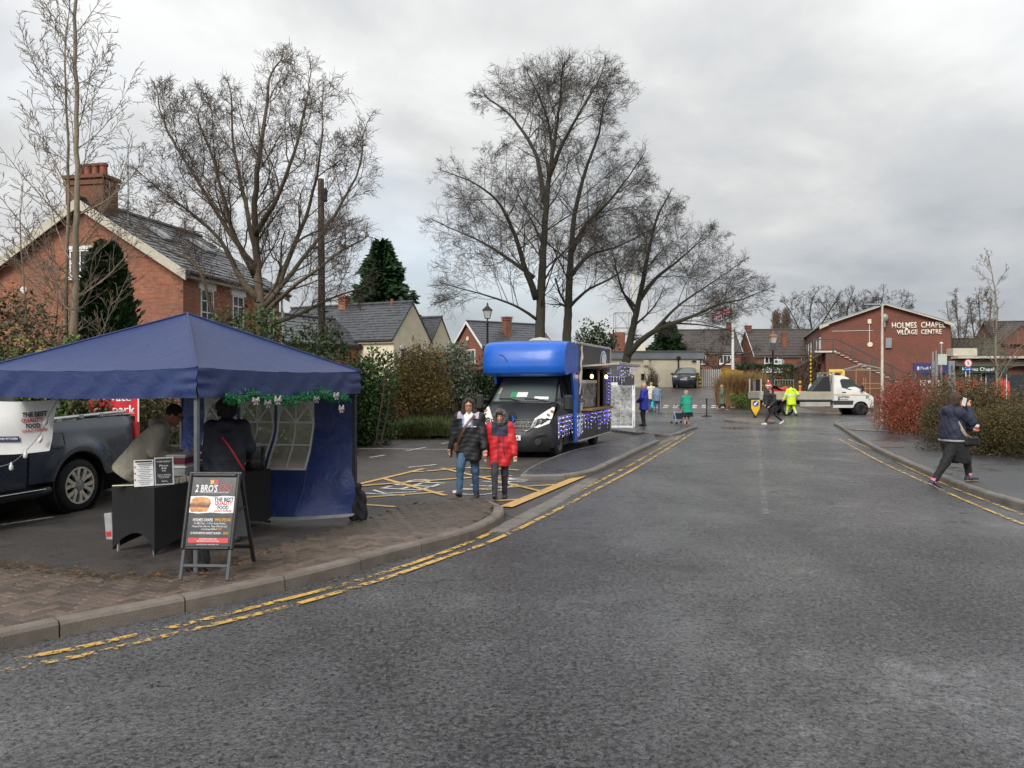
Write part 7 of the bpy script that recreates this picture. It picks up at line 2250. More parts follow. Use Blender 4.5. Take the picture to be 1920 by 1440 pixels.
 for shd,el,wr in((Lsh,Le,Lw),(Rsh,Re,Rw)):
  C_.chain([shd,el,wr-(wr-el)*.05],[.064*s*(.7+.3*r)+bulk,.052*s*(.7+.3*r)+bulk,.038*s+bulk],.035)
 if hood:
  if hood=='down':
   C_.ell(up(0,-.105*s,.515*s),(.115*s,.065*s,.075*s),.04);C_.cap(up(-.08*s,-.03,.53*s),up(.08*s,-.03,.53*s),.045*s,.045*s,.04)
  else:
   C_.ell(hd(0,-.035,.025),(.125*s,.135*s,.145*s),.03);C_.ell(hd(0,.12,-.005),(.086*s,.12*s,.112*s),.02,neg=True);C_.cap(hd(-.05,-.05,-.10),hd(.05,-.05,-.10),.08*s,.08*s,.04)
 inv=np.array(tilt.transposed())
 def disp(X,Y_,Z):
  zz=(Z-hipz)*cos(lean)+Y_*sin(lean)
  if ridges:return-.0048*np.abs(np.sin(zz*ridges*1.25+.5*np.sin(X*9+2*Y_)+.3*np.abs(X)*ridges))+.006*np.sin(X*31+Z*23)
  return.005*np.sin(Z*38+X*26)*np.sin(X*33+Y_*28)+0*Y_
 hemz=bot-.05*s
 V,Q=C_.mesh(disp=disp,cut=lambda X,Y_,Z:np.where(np.abs(X)<.26*s*(.6+.4*r),hemz-((Z-hipz)*cos(lean)+Y_*sin(lean)),-1.0))
 mi=zones(V[Q].mean(1),s,up,hd)if zones else None
 np_obj('coat',V,Q,cm,root,mi,True)
 if shoes:
  for an,kn,lf_,nm in((La,Lk,lift[0],0),(Ra,Rk,lift[1],1)):
   toe=Matrix.Rotation(lf_,3,'X')@V3(0,1,0);dn=Matrix.Rotation(lf_,3,'X')@V3(0,0,-1)
   K=SDF(min(h,.011));hl=an+dn*.045*s-toe*.03*s
   K.cap(hl,an+dn*.055*s+toe*.155*s,.042*s,.036*s,.03);K.cap(an-dn*(.10 if boots else.01)*s,hl,.050*s,.045*s,.03)
   top=dn*.088*s
   V,Q=K.mesh()
   a=np.array(an);zz=(V[Q].mean(1)-a)@np.array(dn)
   mi=(zz>.062*s).astype(int)
   zv=(V-a)@np.array(dn);over=np.maximum(zv-.085*s,0)
   V=V-over[:,None]*np.array(dn)
   np_obj('shoe',V,Q,[shoes[0],shoes[1]],root,mi,True)
 if hair is not None:
  K=SDF(min(h,.010));R_=np.array(hm.transposed())
  K.ell(hd(0,-.024,.044),(.086*s,.100*s,.098*s),.02,R=R_)
  if cut_hair=='long':
   for q in(-1,1):
    K.chain([hd(q*.06,-.01,.07),hd(q*.085,.0,.0),hd(q*.095,.01,-.11),hd(q*.12,.02,-.19)],[.05*s,.036*s,.042*s,.03*s],.03)
    K.chain([hd(q*.02,.06,.115),hd(q*.06,.066,.075)],[.022*s,.018*s],.02)
   K.chain([hd(0,-.06,.04),hd(0,-.07,-.1),hd(.03,-.05,-.2)],[.085*s,.08*s,.05*s],.03)
  elif cut_hair=='bob':
   for q in(-1,1):K.chain([hd(q*.07,-.02,.04),hd(q*.078,-.02,-.05)],[.045*s,.035*s],.03)
   K.cap(hd(0,-.06,.03),hd(0,-.06,-.05),.085*s,.075*s,.03)
  elif cut_hair=='fringe':
   K.chain([hd(-.06,.07,.075),hd(0,.092,.085),hd(.06,.07,.07)],[.028*s]*3,.02)
  elif cut_hair=='bun':
   K.ell(hd(0,-.12,.05),(.045*s,.045*s,.045*s),.02)
  K.ell(hd(0,.115,-.015),(.068*s,.075*s,.078*s),.015,neg=True)
  V,Q=K.mesh(disp=lambda X,Y_,Z:.004*np.sin(X*130+Y_*70)+0*Z)
  np_obj('hair',V,Q,hair,root,None,True)
 root['_']=0
 del root['_']
 return dict(root=root,up=up,hd=hd,hm=hm,s=s,Lsh=Lsh,Rsh=Rsh,Lw=Lw,Rw=Rw,Le=Le,Re=Re,La=La,Ra=Ra,hip=hip,tilt=tilt,neck=neck,Lk=Lk,Rk=Rk)
def strap(pts,w,th,m,parent,name='strap'):
 mb=MB();pts=[Vector(p)for p in pts]
 pts=curve(pts,.03)
 c=sum(pts,Vector())/len(pts)
 for p,q in zip(pts,pts[1:]):
  mb.bar(p,q,w,th,up=((p+q)/2-c)if((p+q)/2-c).length>1e-3 else(0,1,0))
 return mb.build(name,m,parent)
FACE_CAM=lambda x,y:atan2(x,-y)-0
# 1 -- woman in the black padded jacket, walking towards the left of the camera
p=G(880,935)
w1=person('woman in a black padded jacket and jeans walking with a brown strap across her chest',(p.x,p.y,0),radians(172),1.62,.98,lean=.04,lf=(-.09,-.12),rf=(.12,.22),rf_z=.05,lh=(-.30,.14,.85),rh=(.33,-.04,.86),head=(.1,-.16),coat=[PUFF_BLACK,LILAC,TEE,DENIM_SHIRT],legs=JEANS,shoes=(BOOT,SOLE),boots=True,hair=HAIR_BROWN,cut_hair='long',h=.0115,ridges=34,coat_len=.77,coat_r=1.25,lift=(-.1,.35),zones=lambda c,s,up,hd:np.where((c[:,2]>1.30*s)&(np.abs(c[:,0])<.055*s+(c[:,2]-1.30*s)*.10)&(c[:,1]>.02),2,np.where((c[:,2]>1.26*s)&(np.abs(c[:,0])<.085*s+(c[:,2]-1.26*s)*.12)&(c[:,1]>.02),3,np.where((c[:,2]>1.405*s)&(np.abs(c[:,0])<.19*s),1,0))))
R=w1['root'];up_,s_=w1['up'],w1['s']
strap([up_(-.11,.10,.50),up_(-.03,.19,.40),up_(.05,.215,.28),up_(.13,.18,.12),up_(.17,.12,.02)],.035,.012,LEATHER,R)
mb=MB();mb.box(up_(.19,.06,-.02),(.08,.20,.16),bev=.03);mb.build('bag',LEATHER,R)
mb=MB()
for q in(-1,1):mb.tube([w1['hd'](q*.032+.026*cos(a),.108,.022+.022*sin(a))for a in[2*pi*k/12 for k in range(12)]],.0035,4,closed=True)
mb.build('glasses',LEATHER,R)
mb=MB();mb.box(w1['Rw']+Vector((0,.04,-.09)),(.02,.08,.15),bev=.006);o=mb.build('phone',BLACK);o.matrix_world=R.matrix_basis.copy();o.location=R.location;o.rotation_euler=R.rotation_euler;tag(o,'dark phone held down in the hand of the woman in the black padded jacket','phone')
mb=MB();mb.box(up_(-.13,.205,.33),(.05,.006,.012));mb.build('chest_label',PRINT_WHITE,R)
# 2 -- boy in the red coat with the fur hood
p=G(938,936)
def boy_zone(c,s,up,hd):
 return np.where((c[:,2]>1.245*s)&(np.abs(c[:,0])<.165*s),1,np.where((c[:,2]<.80*s)&(np.abs(c[:,0])>.26*s),1,0))
b1=person('boy in a red padded coat with a navy yoke and fur trimmed hood up',(p.x,p.y,0),radians(176),1.44,.95,lean=.03,lf=(-.06,-.14),rf=(.07,.20),rf_z=.03,lh=(-.30,.12,.80),rh=(.29,-.06,.82),head=(.0,-.12),coat=[RED_CLOTH,NAVY],legs=GREY_TROUSER,shoes=(BOOT,SOLE),boots=True,hair=HAIR_BROWN,cut_hair='fringe',h=.0115,ridges=30,coat_len=.77,hood=True,lift=(0,.3),zones=boy_zone,coat_r=1.3)
R=b1['root']
mb=MB()
rngf=np.random.default_rng(5)
pts,nr=[],[]
for k in range(900):
 a=rngf.uniform(0,2*pi);rr_=1+rngf.normal(0,.06)
 pts.append(b1['hd'](.108*cos(a)*rr_,.085+rngf.normal(0,.014),.01+.128*sin(a)*rr_));nr.append(b1['hm']@Vector((cos(a),.6,sin(a))))
V,F=leaf_quads(np.array([tuple(q)for q in pts]),np.array([tuple(q)for q in nr])*3,.05,rngf,.3)
np_obj('fur_trim',V,F,FUR,R)['kind']='stuff'
mb=MB();mb.tube([b1['up'](.02,.20,-.18),b1['up'](.02,.215,.1),b1['up'](.02,.19,.30)],.008,5);mb.build('zip',NAVY,R)
mb=MB();mb.tube([b1['up'](-.09,.185,-.05),b1['up'](-.06,.20,.1),b1['up'](-.06,.175,.28)],.007,5);mb.build('zip',NAVY,R)
# 3 -- woman on the phone stepping onto the right kerb
a,b=G(1735,910),G(1832,905,.118)
p=(a+b)/2
w3=person('stout woman in a navy hoodie and black leggings stepping onto the kerb with a phone',(p.x+.02,p.y,0.0),radians(-86),1.74,1.26,lean=.01,lf=(-.04,.35),lf_z=.10,rf=(.10,-.40),rf_z=.035,rh=(.13,.24,1.43),rpole=(.3,0,-1),lh=(-.10,.42,1.05),head=(.0,-.05),neck_fwd=.05,sit=.0,coat=[NAVY],legs=BLACK_CLOTH,shoes=(mat('navy_trainer',(.016,.018,.032),.6),mat('gum_sole',(.42,.36,.28),.7)),hair=HAIR_BROWN,cut_hair='bob',h=.0115,coat_len=.52,hood='down',lift=(0,-.5),coat_r=1.35)
R=w3['root'];up_=w3['up']
mb=MB();mb.box(w3['hd'](.095,.085,-.02),(.012,.075,.15),bev=.005,rot=Matrix.Rotation(-.25,3,'X'))
def held(mb,nm,m,person_,label,cat,smooth=None):
 o=mb.build(nm,m,smooth=smooth);o.location=person_['root'].location;o.rotation_euler=person_['root'].rotation_euler
 return tag(o,label,cat)
held(mb,'phone',mat('pale_phone',(.6,.58,.55),.4),w3,'pale phone held at the ear of the woman in the navy hoodie','phone')
c=w3['Lw']+Vector((0,.12,.0))
cup=thing('paper_cup','red and white paper cup in the hand of the woman on the phone','cup',w3['root'].location,w3['root'].rotation_euler.z)
mb=MB();mb.lathe([(.030,-.055),(.042,.055),(.0,.055)],16,c);mb.lathe([(.030,-.055),(0,-.055)],16,c);mb.build('cup',PRINT_WHITE,cup,smooth=40)
mb=MB();mb.lathe([(.044,.05),(.045,.062),(.04,.07),(0,.07)],16,c);mb.build('lid',PRINT_WHITE,cup)
mb=MB();mb.lathe([(.0335,-.035),(.0405,.03)],16,c);mb.build('sleeve',PRINT_RED,cup)
bag_pts=[up_(-.12,.13,.50),up_(.02,.0,.555),up_(.13,-.06,.46),up_(.235,-.02,.28),up_(.265,.08,.10),up_(.22,.20,.04)]
strap(bag_pts,.045,.012,mat('patterned_strap',(.42,.34,.26),.7,var=.5,vscale=30),R)
mb=MB();mb.box(up_(.22,.22,-.02),(.10,.27,.17),bev=.035);mb.box(up_(.275,.22,.03),(.01,.22,.012));bg=mb.build('bag',BLACK,R)
mb=MB()
for an in(w3['La'],w3['Ra']):mb.tube([an+Vector((0,.0,-.02)),an+Vector((0,0,.065))],.050,10)
mb.build('sock',mat('pink_sock',(.75,.22,.38),.8),R)
K=SDF(.014);K.cap(up_(-.05,.02,-.05),up_(-.04,.14,-.36),.175,.165,.06).cap(up_(.05,.02,-.05),up_(.05,.14,-.36),.175,.165,.06)
V,Q=K.mesh(disp=lambda X,Y_,Z:.006*np.sin(X*30+Z*6)+0*Y_,cut=lambda X,Y_,Z:.44+.10*np.abs(Y_-.15)+.02*np.sin(X*20)-Z)
np_obj('tunic',V,Q,BLACK_CLOTH,R,None,True)
K=SDF(.012)
for q in(-.09,0,.09):K.cap(up_(q,0,-.22),up_(q,0,.0),.168,.168,.05)
V,Q=K.mesh(cut=lambda X,Y_,Z:np.abs(Z-.845)-.02+0*X+0*Y_);np_obj('hem',V,Q,mat('grey_hem',(.30,.30,.29),.8),R,None,True)
mb=MB();mb.tube([w3['hd'](.088*cos(t),.005+.10*sin(t),.05)for t in[2*pi*k/20 for k in range(20)]],.014,6,closed=True);mb.build('headband',BLACK_CLOTH,R)
# 4 -- customer with her back to us under the gazebo
w4=person('customer in a dark navy coat and black hat seen from behind at the food stall',(-3.36,9.05,0),radians(8),1.68,1.0,lf=(-.1,0),rf=(.1,.02),lh=(-.25,.05,.80),rh=(.20,.28,1.03),head=(.35,-.05),coat=[NAVY_DARK],legs=BLACK_CLOTH,shoes=(BLACK,SOLE),hair=HAIR_DARK,cut_hair='bob',h=.0125,coat_len=.92,hood='down',coat_r=1.2)
R=w4['root'];up_=w4['up']
K=SDF(.010);K.ell(w4['hd'](0,-.015,.06),(.108,.118,.10),.02);K.cap(w4['hd'](-.05,-.02,.03),w4['hd'](.05,-.02,.03),.085,.085,.03)
V,Q=K.mesh(cut=lambda X,Y_,Z:(w4['hd'](0,0,.0).z)-Z+0*X+0*Y_);np_obj('hat',V,Q,BLACK_CLOTH,R,None,True)
strap([up_(-.02,-.165,.36),up_(.08,-.20,.24),up_(.17,-.19,.08),up_(.22,-.12,-.03)],.018,.01,mat('red_strap',(.5,.02,.03),.6),R)
# 5 -- stallholder bending over the table
w5=person('man in a cream hooded top and glasses bending over the stall table',(-4.80,9.78,0),radians(-72),1.74,1.18,lean=.64,sit=.03,lf=(-.14,-.05),rf=(.14,.0),lh=(-.12,.52,.96),rh=(.16,.48,.93),head=(.0,-.55),coat=[CREAM_HOOD],legs=BLACK_CLOTH,shoes=(BLACK,SOLE),hair=HAIR_DARK,h=.0125,coat_len=.74,hood='down',skin=SKIN_DARK,coat_r=1.2,neck_fwd=.05)
R=w5['root']
mb=MB()
for q in(-1,1):
 mb.tube([w5['hd'](q*.033+.027*cos(a),.112,.02+.02*sin(a))for a in[2*pi*k/12 for k in range(12)]],.004,4,closed=True)
 mb.bar(w5['hd'](q*.06,.11,.022),w5['hd'](q*.082,.0,.02),.006)
mb.build('glasses',BLACK,R)
mb=MB();mb.grid(lambda u,v:w5['Lw']+Vector((-.02+u*.22,.04+.05*sin(u*5)+v*.05,.06-v*.20+.03*sin(u*7))),8,5);held(mb,'paper_bag',PRINT_WHITE,w5,'white paper bag held open by the man in the cream top','paper bag',180)
# 6-8 -- people at the charcoal gazebo
p=G(1208,803)
person('bald man in a royal blue jacket and black trousers standing at the gazebo side',(p.x,p.y,.1),radians(62),1.72,1.1,lf=(-.1,0),rf=(.1,.02),lh=(-.2,.22,1.0),rh=(.2,.2,1.0),coat=[BLUE_JKT],legs=BLACK_CLOTH,shoes=(BLACK,SOLE),h=.019,hood='down',coat_len=.80,coat_r=1.4)
p=P(1221,715,47)
person('person in a cream jumper and jeans with their back turned, queueing past the gazebo',(p.x,p.y,tz(p.x,p.y)),radians(20),1.80,1.1,lf=(-.1,0),rf=(.1,.05),lh=(-.22,.1,.85),rh=(.24,.1,.85),coat=[CREAM_TOP],legs=JEANS,shoes=(BLACK,SOLE),hair=HAIR_BLOND,h=.022,coat_len=.7,coat_r=1.2)
p=P(1232,715,46.2)
w8=person('person in a grey blue padded jacket and dark cap carrying a cyan bag',(p.x,p.y,tz(p.x,p.y)),radians(-15),1.68,1.1,lf=(-.1,0),rf=(.1,.05),lh=(-.28,.06,.82),rh=(.24,.1,.85),coat=[SLATE_PUFF],legs=JEANS,shoes=(BLACK,SOLE),hair=HAIR_DARK,h=.022,ridges=34,coat_len=.72,coat_r=1.3)
mb=MB();q=w8['Lw']+Vector((-.02,0,-.12));mb.box(q+Vector((0,0,-.26)),(.16,.34,.38),bev=.03);mb.tube([q+Vector((0,-.1,-.07)),q+Vector((0,0,.06)),q+Vector((0,.1,-.07))],.012,5)
held(mb,'carrier_bag',mat('cyan_bag',(.02,.42,.55),.5),w8,'bright cyan carrier bag hanging from a hand behind the bald man','bag')
# 9 -- elderly lady with a rollator
p=G(1289,800)
w9=person('elderly lady in an emerald green coat and black skirt pushing a walking frame',(p.x,p.y,0),radians(12),1.52,1.15,lean=.22,lf=(-.1,0),rf=(.1,.1),lh=(-.25,.30,.86),rh=(.2,.26,.86),head=(0,-.2),coat=[GREEN_COAT],legs=None,skirt=(BLACK_CLOTH,.42),shoes=(BLACK,SOLE),hair=HAIR_BLOND,cut_hair='bob',h=.018,coat_len=.80,coat_r=1.3)
p2=G(1277,799)
ro=thing('walking_frame','wheeled walking frame with a dark bag in front of the green coated lady','rollator',(p2.x-.02,p2.y+.25,0),radians(12))
ROF=mat('pale_blue_frame',(.35,.45,.55),.4)
for sx in(-.22,.22):
 mb=MB();mb.tube([(sx,.3,.1),(sx,.06,.55),(sx,-.06,.88),(sx,-.18,.9)],.015,6);mb.tube([(sx,-.22,.1),(sx,.02,.6)],.015,6);mb.build('frame',ROF,ro)
 mb=MB();mb.tube([(sx,-.08,.885),(sx,-.22,.905)],.024,8);mb.build('grip',BLACK,ro)
 for y in(.3,-.22):
  mb=MB();mb.lathe([(.0,sx-.015),(.09,sx-.015),(.095,sx),(.09,sx+.015),(0,sx+.015)],16,(0,y,.095),axis='X');mb.build('wheel',RUBBER,ro)
mb=MB();mb.tube([(-.22,.04,.58),(.22,.04,.58)],.014,6);mb.build('crossbar',ROF,ro)
mb=MB();mb.box((0,.12,.42),(.36,.18,.26),bev=.03);mb.build('bag',mat('dark_blue_bag',(.02,.03,.06),.7),ro)
# 10 -- woman in the sage coat beyond
p=P(1353,715,47.6)
person('woman in a sage green coat and beige boots walking past the straw coloured grass',(p.x,p.y,tz(p.x,p.y)+.02),radians(-80),1.66,1.05,lf=(-.06,.34),rf=(.06,-.28),rf_z=.05,lh=(-.2,.24,.86),rh=(.24,-.05,.86),coat=[SAGE],legs=BLACK_CLOTH,shoes=(mat('beige_boot',(.35,.24,.14),.7),SOLE),hair=HAIR_BLOND,h=.022,hood='down',coat_len=.95,coat_r=1.4,boots=True)
# 11 -- man in the Santa hat
p=G(1441,787)
w11=person('man in a red Santa hat, dark jacket and jeans on the island side',(p.x,p.y,0),radians(120),1.74,1.05,lf=(-.08,.12),rf=(.08,-.15),lh=(-.2,.12,.9),rh=(.22,.1,.86),coat=[mat('charcoal_jacket',(.03,.03,.036),.7)],legs=JEANS,shoes=(mat('red_trainer',(.40,.04,.05),.6),PRINT_WHITE),hair=HAIR_DARK,h=.019,hood='down',coat_len=.76,coat_r=1.4)
R=w11['root']
mb=MB();c=w11['hd'](0,-.01,.07);mb.lathe([(.115,.0),(.105,.06),(.07,.14),(.03,.2),(0,.21)],14,c);mb.build('hat',mat('santa_red',(.55,.02,.03),.8),R,smooth=60)
mb=MB();mb.lathe([(.10,-.03),(.13,-.02),(.135,.01),(.125,.04),(.10,.04)],14,c);mb.lathe([(0,.19),(.035,.205),(.045,.235),(.03,.265),(0,.275)],10,c);mb.build('hat_trim',WHITE,R,smooth=60)
# 12 -- woman in black with white trainers
p=G(1446,797)
w12=person('woman in a black padded coat with white trainers striding across in front of the island',(p.x+.05,p.y,0),radians(100),1.62,1.02,lean=.06,lf=(-.06,-.42),lf_z=.10,rf=(.08,.28),lh=(-.2,.2,.92),rh=(.2,.2,.95),head=(.35,-.1),coat=[PUFF_BLACK],legs=mat('dark_brown_leggings',(.035,.02,.02),.7),shoes=(WHITE_SHOE,WHITE_SHOE),hair=HAIR_DARK,cut_hair='bob',h=.018,ridges=32,hood='down',coat_len=.80,coat_r=1.4,lift=(-.55,.1))
mb=MB()
for q in(-1,1):mb.box(w12['hd'](q*.034,.108,.022),(.05,.012,.035),bev=.004)
mb.build('sunglasses',BLACK,w12['root'])
# 13 -- worker in hi-vis
p=G(1484,780)
def hv(c,s,up,hd):return np.where(((c[:,2]>1.03*s)&(c[:,2]<1.075*s))|((c[:,2]>1.13*s)&(c[:,2]<1.175*s)),1,0)
person('road worker in full hi vis yellow walking beside the truck',(p.x,p.y,0),radians(15),1.76,1.25,lean=.06,lf=(-.16,.22),rf=(.16,-.22),rf_z=.03,lh=(-.42,.12,.88),rh=(.36,.06,.98),head=(0,-.35),coat=[HIVIS,REFLECT],legs=[HIVIS,REFLECT],shoes=(BLACK,SOLE),hair=HAIR_BROWN,h=.018,hood='down',coat_len=.82,coat_r=1.5,zones=hv,zones_m=lambda c:((c[:,2]>.27)&(c[:,2]<.32)|(c[:,2]>.17)&(c[:,2]<.21)).astype(int))
# -- THE FOOD STALL AND STREET FURNITURE
BLUE_CANVAS=cloth_mat('navy_blue_canvas',(.015,.031,.115),.5,var=.10,wrinkle=.55,wscale=5.0)
BLUE_WALL=cloth_mat('navy_blue_wall_fabric',(.03,.05,.175),.38,var=.12,wrinkle=.8,wscale=6.0)
BLACK_STRETCH=cloth_mat('black_stretch_cloth',(.011,.011,.012),.85,wrinkle=.25,wscale=6.0)
TINTED=clear_mat('clear_vinyl_window',(.46,.42,.34),.66,.18,.15,3.0)
GPOLE=mat('grey_steel_pole',(.13,.14,.15),.45,metal=.3)
A=Vector((-3.10,7.56,0));Bc=Vector((-2.06,10.45,0))
e1=(Bc-A).normalized();e2=Vector((-e1.y,e1.x,0));Wg=3.06
gz_rz=atan2(e1.y,e1.x)
gzb=thing('gazebo','navy blue pop up gazebo over the food stall with its windowed wall blowing inwards','gazebo',A,gz_rz)
EAVE,DROP,APEX=2.035,.29,2.74
corners=[Vector((0,0,EAVE)),Vector((Wg,0,EAVE)),Vector((Wg,Wg,EAVE)),Vector((0,Wg,EAVE))]
apex=Vector((Wg/2,Wg/2,APEX))
rnd=random.Random(2)
for k in range(4):
 a,b=corners[k],corners[(k+1)%4]
 n=(Vector(((a.x+b.x)/2,(a.y+b.y)/2,0))-Vector((Wg/2,Wg/2,0))).normalized()
 def pan(u,v):
  p=a.lerp(b,u).lerp(apex,v)
  p.z-=.10*sin(pi*v)*max(0.0,sin(pi*u))**.6*(1-v*.5)-.005*sin(u*31+v*9)*(1-v)*max(0.0,sin(pi*u))
  p.z-=.03*sin(pi*u)*(1-v)
  return p
 mb=MB();mb.grid(pan,40,28);mb.build('roof_panel',BLUE_CANVAS,gzb,smooth=180)
 def val(u,v):
  p=a.lerp(b,u);e=min(u,1-u)
  p=p+n*(.012*sin(u*46+v*5)*(.8 if e<.2 else.3)*(.4+v)*min(1,e*12)+.012*v+.010*sin(v*15+u*3)*max(0,1-e*9))
  p.z=p.z-.03*sin(pi*u)-v*DROP+.010*sin(v*11+u*20)*max(0,1-e*7)
  return p
 mb=MB();mb.grid(val,90,12);mb.build('valance',BLUE_CANVAS,gzb,smooth=180)
 mb=MB();mb.tube([a.lerp(apex,f)+Vector((0,0,.006))for f in(0,.25,.5,.75,1)],.012,6);mb.build('roof_seam',BLUE_CANVAS,gzb)
 mb=MB();c=Vector((Wg/2,Wg/2,0));q=a.lerp(Vector((c.x,c.y,a.z)),.035)
 mb.box((q.x,q.y,EAVE/2),(.042,.042,EAVE-.02),bev=.004);mb.box((q.x,q.y,.42),(.052,.052,.82),bev=.004);mb.build('pole',GPOLE if k!=1 else DARK_TRIM,gzb)
 mb=MB();mb.box((q.x,q.y,.006),(.09,.09,.012));mb.build('foot',GPOLE,gzb)
 m_=a.lerp(b,.5);mb=MB()
 for zz in(1.62,1.88):
  pass
 i0,i1=a.lerp(Vector((c.x,c.y,a.z)),.035),b.lerp(Vector((c.x,c.y,b.z)),.035)
 for f0,f1 in((0,.5),(.5,1)):
  mb.bar(i0.lerp(i1,f0)+Vector((0,0,-.06)),i0.lerp(i1,f1)+Vector((0,0,-.30)),.018,.03);mb.bar(i0.lerp(i1,f0)+Vector((0,0,-.30)),i0.lerp(i1,f1)+Vector((0,0,-.06)),.018,.03)
 mb.build('truss',GPOLE,gzb)
def wall(u,v):
 x=Wg-.05;y=.03+u*(Wg-.06)
 blow=.62*max(0.0,sin(pi*min(1,max(0,u))))**.7*max(0.0,1-v/.62)**1.25
 rip=.018*sin(u*22+v*3)*(1-v)+.016*sin(v*24-u*12)*(1-abs(u-.35))*(1-v)
 tug=.05*math.exp(-((u-.03)/.05)**2)*math.exp(-((v-.16)/.1)**2)
 z=.04+.08*(1-u)*(1-v)+v*(EAVE-.1)
 return Vector((x-blow+rip-tug,y,z))
def wall_n(u,v):
 e=.01;n=(wall(u+e,v)-wall(u-e,v)).cross(wall(u,v+e)-wall(u,v-e));n.normalize()
 return-n if n.x>0 else n
def wrect(mb,u0,u1,v0,v1,off,nu=6,nv=8):mb.grid(lambda i,j:wall(u0+(u1-u0)*i,v0+(v1-v0)*j)+wall_n(u0+(u1-u0)*i,v0+(v1-v0)*j)*off,nu,nv)
wins=[(.222,.425),(.44,.64),(.655,.855)]
V0,V1=.315,.84
mb=MB()
wrect(mb,0,wins[0][0],0,1,0,14,40);wrect(mb,wins[2][1],1,0,1,0,8,40)
wrect(mb,wins[0][0],wins[2][1],0,V0,0,30,16);wrect(mb,wins[0][0],wins[2][1],V1,1,0,30,8)
for q in(0,1):wrect(mb,wins[q][1],wins[q+1][0],V0,V1,0,2,18)
sw=mb.build('side_wall',BLUE_WALL,gzb,smooth=180)
for u0,u1 in wins:
 mb=MB();wrect(mb,u0,u1,V0,V1,0,10,18);w_=mb.build('window_panel',TINTED,sw,smooth=180)
 mb=MB()
 def band(pts,w):
  for(ua,va),(ub,vb)in zip(pts,pts[1:]):
   p,q=wall(ua,va)+wall_n(ua,va)*.004,wall(ub,vb)+wall_n(ub,vb)*.004
   mb.bar(p,q,w,.003,up=wall_n(ua,va))
 um,vm,hw_=(u0+u1)/2,.655,(u1-u0)/2-.008
 arc=[(um+hw_*cos(t),vm+(V1-.02-vm)*sin(t))for t in[pi*k/14 for k in range(15)]]
 band(arc,.032);band([(u0+.006,V0+(vm-V0)*k/10)for k in range(11)],.032);band([(u1-.006,V0+(vm-V0)*k/10)for k in range(11)],.032)
 band([(u0+(u1-u0)*k/8,V0+.006)for k in range(9)],.032);band([(um,V0+(V1-V0-.02)*k/14)for k in range(15)],.022)
 band([(u0+(u1-u0)*k/8,vm)for k in range(9)],.022);band([(u0+(u1-u0)*k/8,.49)for k in range(9)],.022)
 band([(um,vm),(um+hw_*.7,vm+(V1-.02-vm)*.71)],.022);band([(um,vm),(um-hw_*.7,vm+(V1-.02-vm)*.71)],.022)
 mb.build('glazing_bar',WHITE_TAPE,w_)
 for sg in(-1,1):
  ue=um+sg*(hw_+.008)
  pts=[(um+sg*hw_*cos(t),vm+(V1-.02-vm)*sin(t))for t in[pi/2*k/7 for k in range(8)]]
  vs=[wall(ue,V1)+wall_n(ue,V1)*.003]+[wall(*q)+wall_n(*q)*.003 for q in pts]
  mb=MB();mb.add(vs,[(0,i,i+1)for i in range(1,8)]);mb.build('window_corner',WHITE_TAPE,w_)
mb=MB();mb.grid(lambda u,v:wall(u,0)+Vector((-.002-.10*v,0,-.0-.03*v)),30,1);mb.build('mud_flap',mat('pale_grey_hem',(.28,.28,.27),.8),sw)
mb=MB();mb.tube([wall(.215,v/20)+wall_n(.215,v/20)*.006 for v in range(0,8)],.006,5);mb.build('wall_seam',PRINT_NAVY,sw)
def gw(x,y,z=0.0):return gzb.matrix_basis@Vector((x,y,z))if False else A+e1*x+e2*y+Vector((0,0,z))
for k,(x,y,lab)in enumerate(((.10,.10,'black leg weight bag round the front pole of the blue gazebo behind the sign'),(Wg-.02,.02,'black weight bag tied round the right pole of the blue gazebo'))):
 q=gw(x,y)
 K=SDF(.014)
 for sg in(-1,1):K.cap((sg*.06,0,.06),(sg*.05,.01,.36),.07,.055,.02)
 K.cap((0,0,.40),(0,0,.47),.035,.055,.02)
 V,Q=K.mesh(disp=lambda X,Y_,Z:.006*np.sin(Z*40+X*50)+0*Y_)
 V[:,2]=np.maximum(V[:,2],0.012)
 o=np_obj('weight_bag',V,Q,BLACK_CLOTH,None,None,True);o.location=(q.x,q.y,.0);tag(o,lab,'weight bag')
gl=thing('garland','green tinsel garland with pink bows hanging along the gazebo edge','garland',gw(.35,-.03,1.72),gz_rz)
rg=np.random.default_rng(8)
n=3400
u=rg.uniform(.0,1,n);pts=np.stack([u*2.35,rg.normal(0,.03,n),.01+.03*np.sin(u*11)-.035*np.abs(np.sin(u*17))+rg.normal(0,.03,n)],1)
V,F=leaf_quads(pts,rg.normal(size=(n,3)),.042,rg,.22)
np_obj('tinsel',V,F,leaf_mat('tinsel_green',[(.01,.10,.035),(.02,.20,.07),(.05,.30,.12),(.008,.06,.02)],rough=.35),gl)['kind']='stuff'
PINK=mat('pale_pink_ribbon',(.52,.40,.43),.5)
for k,x in enumerate((.42,.62,.80,1.55,1.98,2.1)):
 zb=(-.02,-.06,-.03,-.03,.0,-.17)[k]
 mb=MB()
 for sg in(-1,1):
  mb.prism([(0,0),(sg*.045,.03+.01*(k%3)),(sg*.055,-.02)],-.07,-.055,fr=lambda a,b,t:(x+a,t,zb+b));mb.prism([(0,0),(sg*.018,-.055),(sg*.04,-.045)],-.068,-.056,fr=lambda a,b,t:(x+a,t,zb+b))
 mb.box((x,-.065,zb),(.025,.03,.025),bev=.006);mb.build('bow',PINK if k not in(1,3)else STEEL,gl)
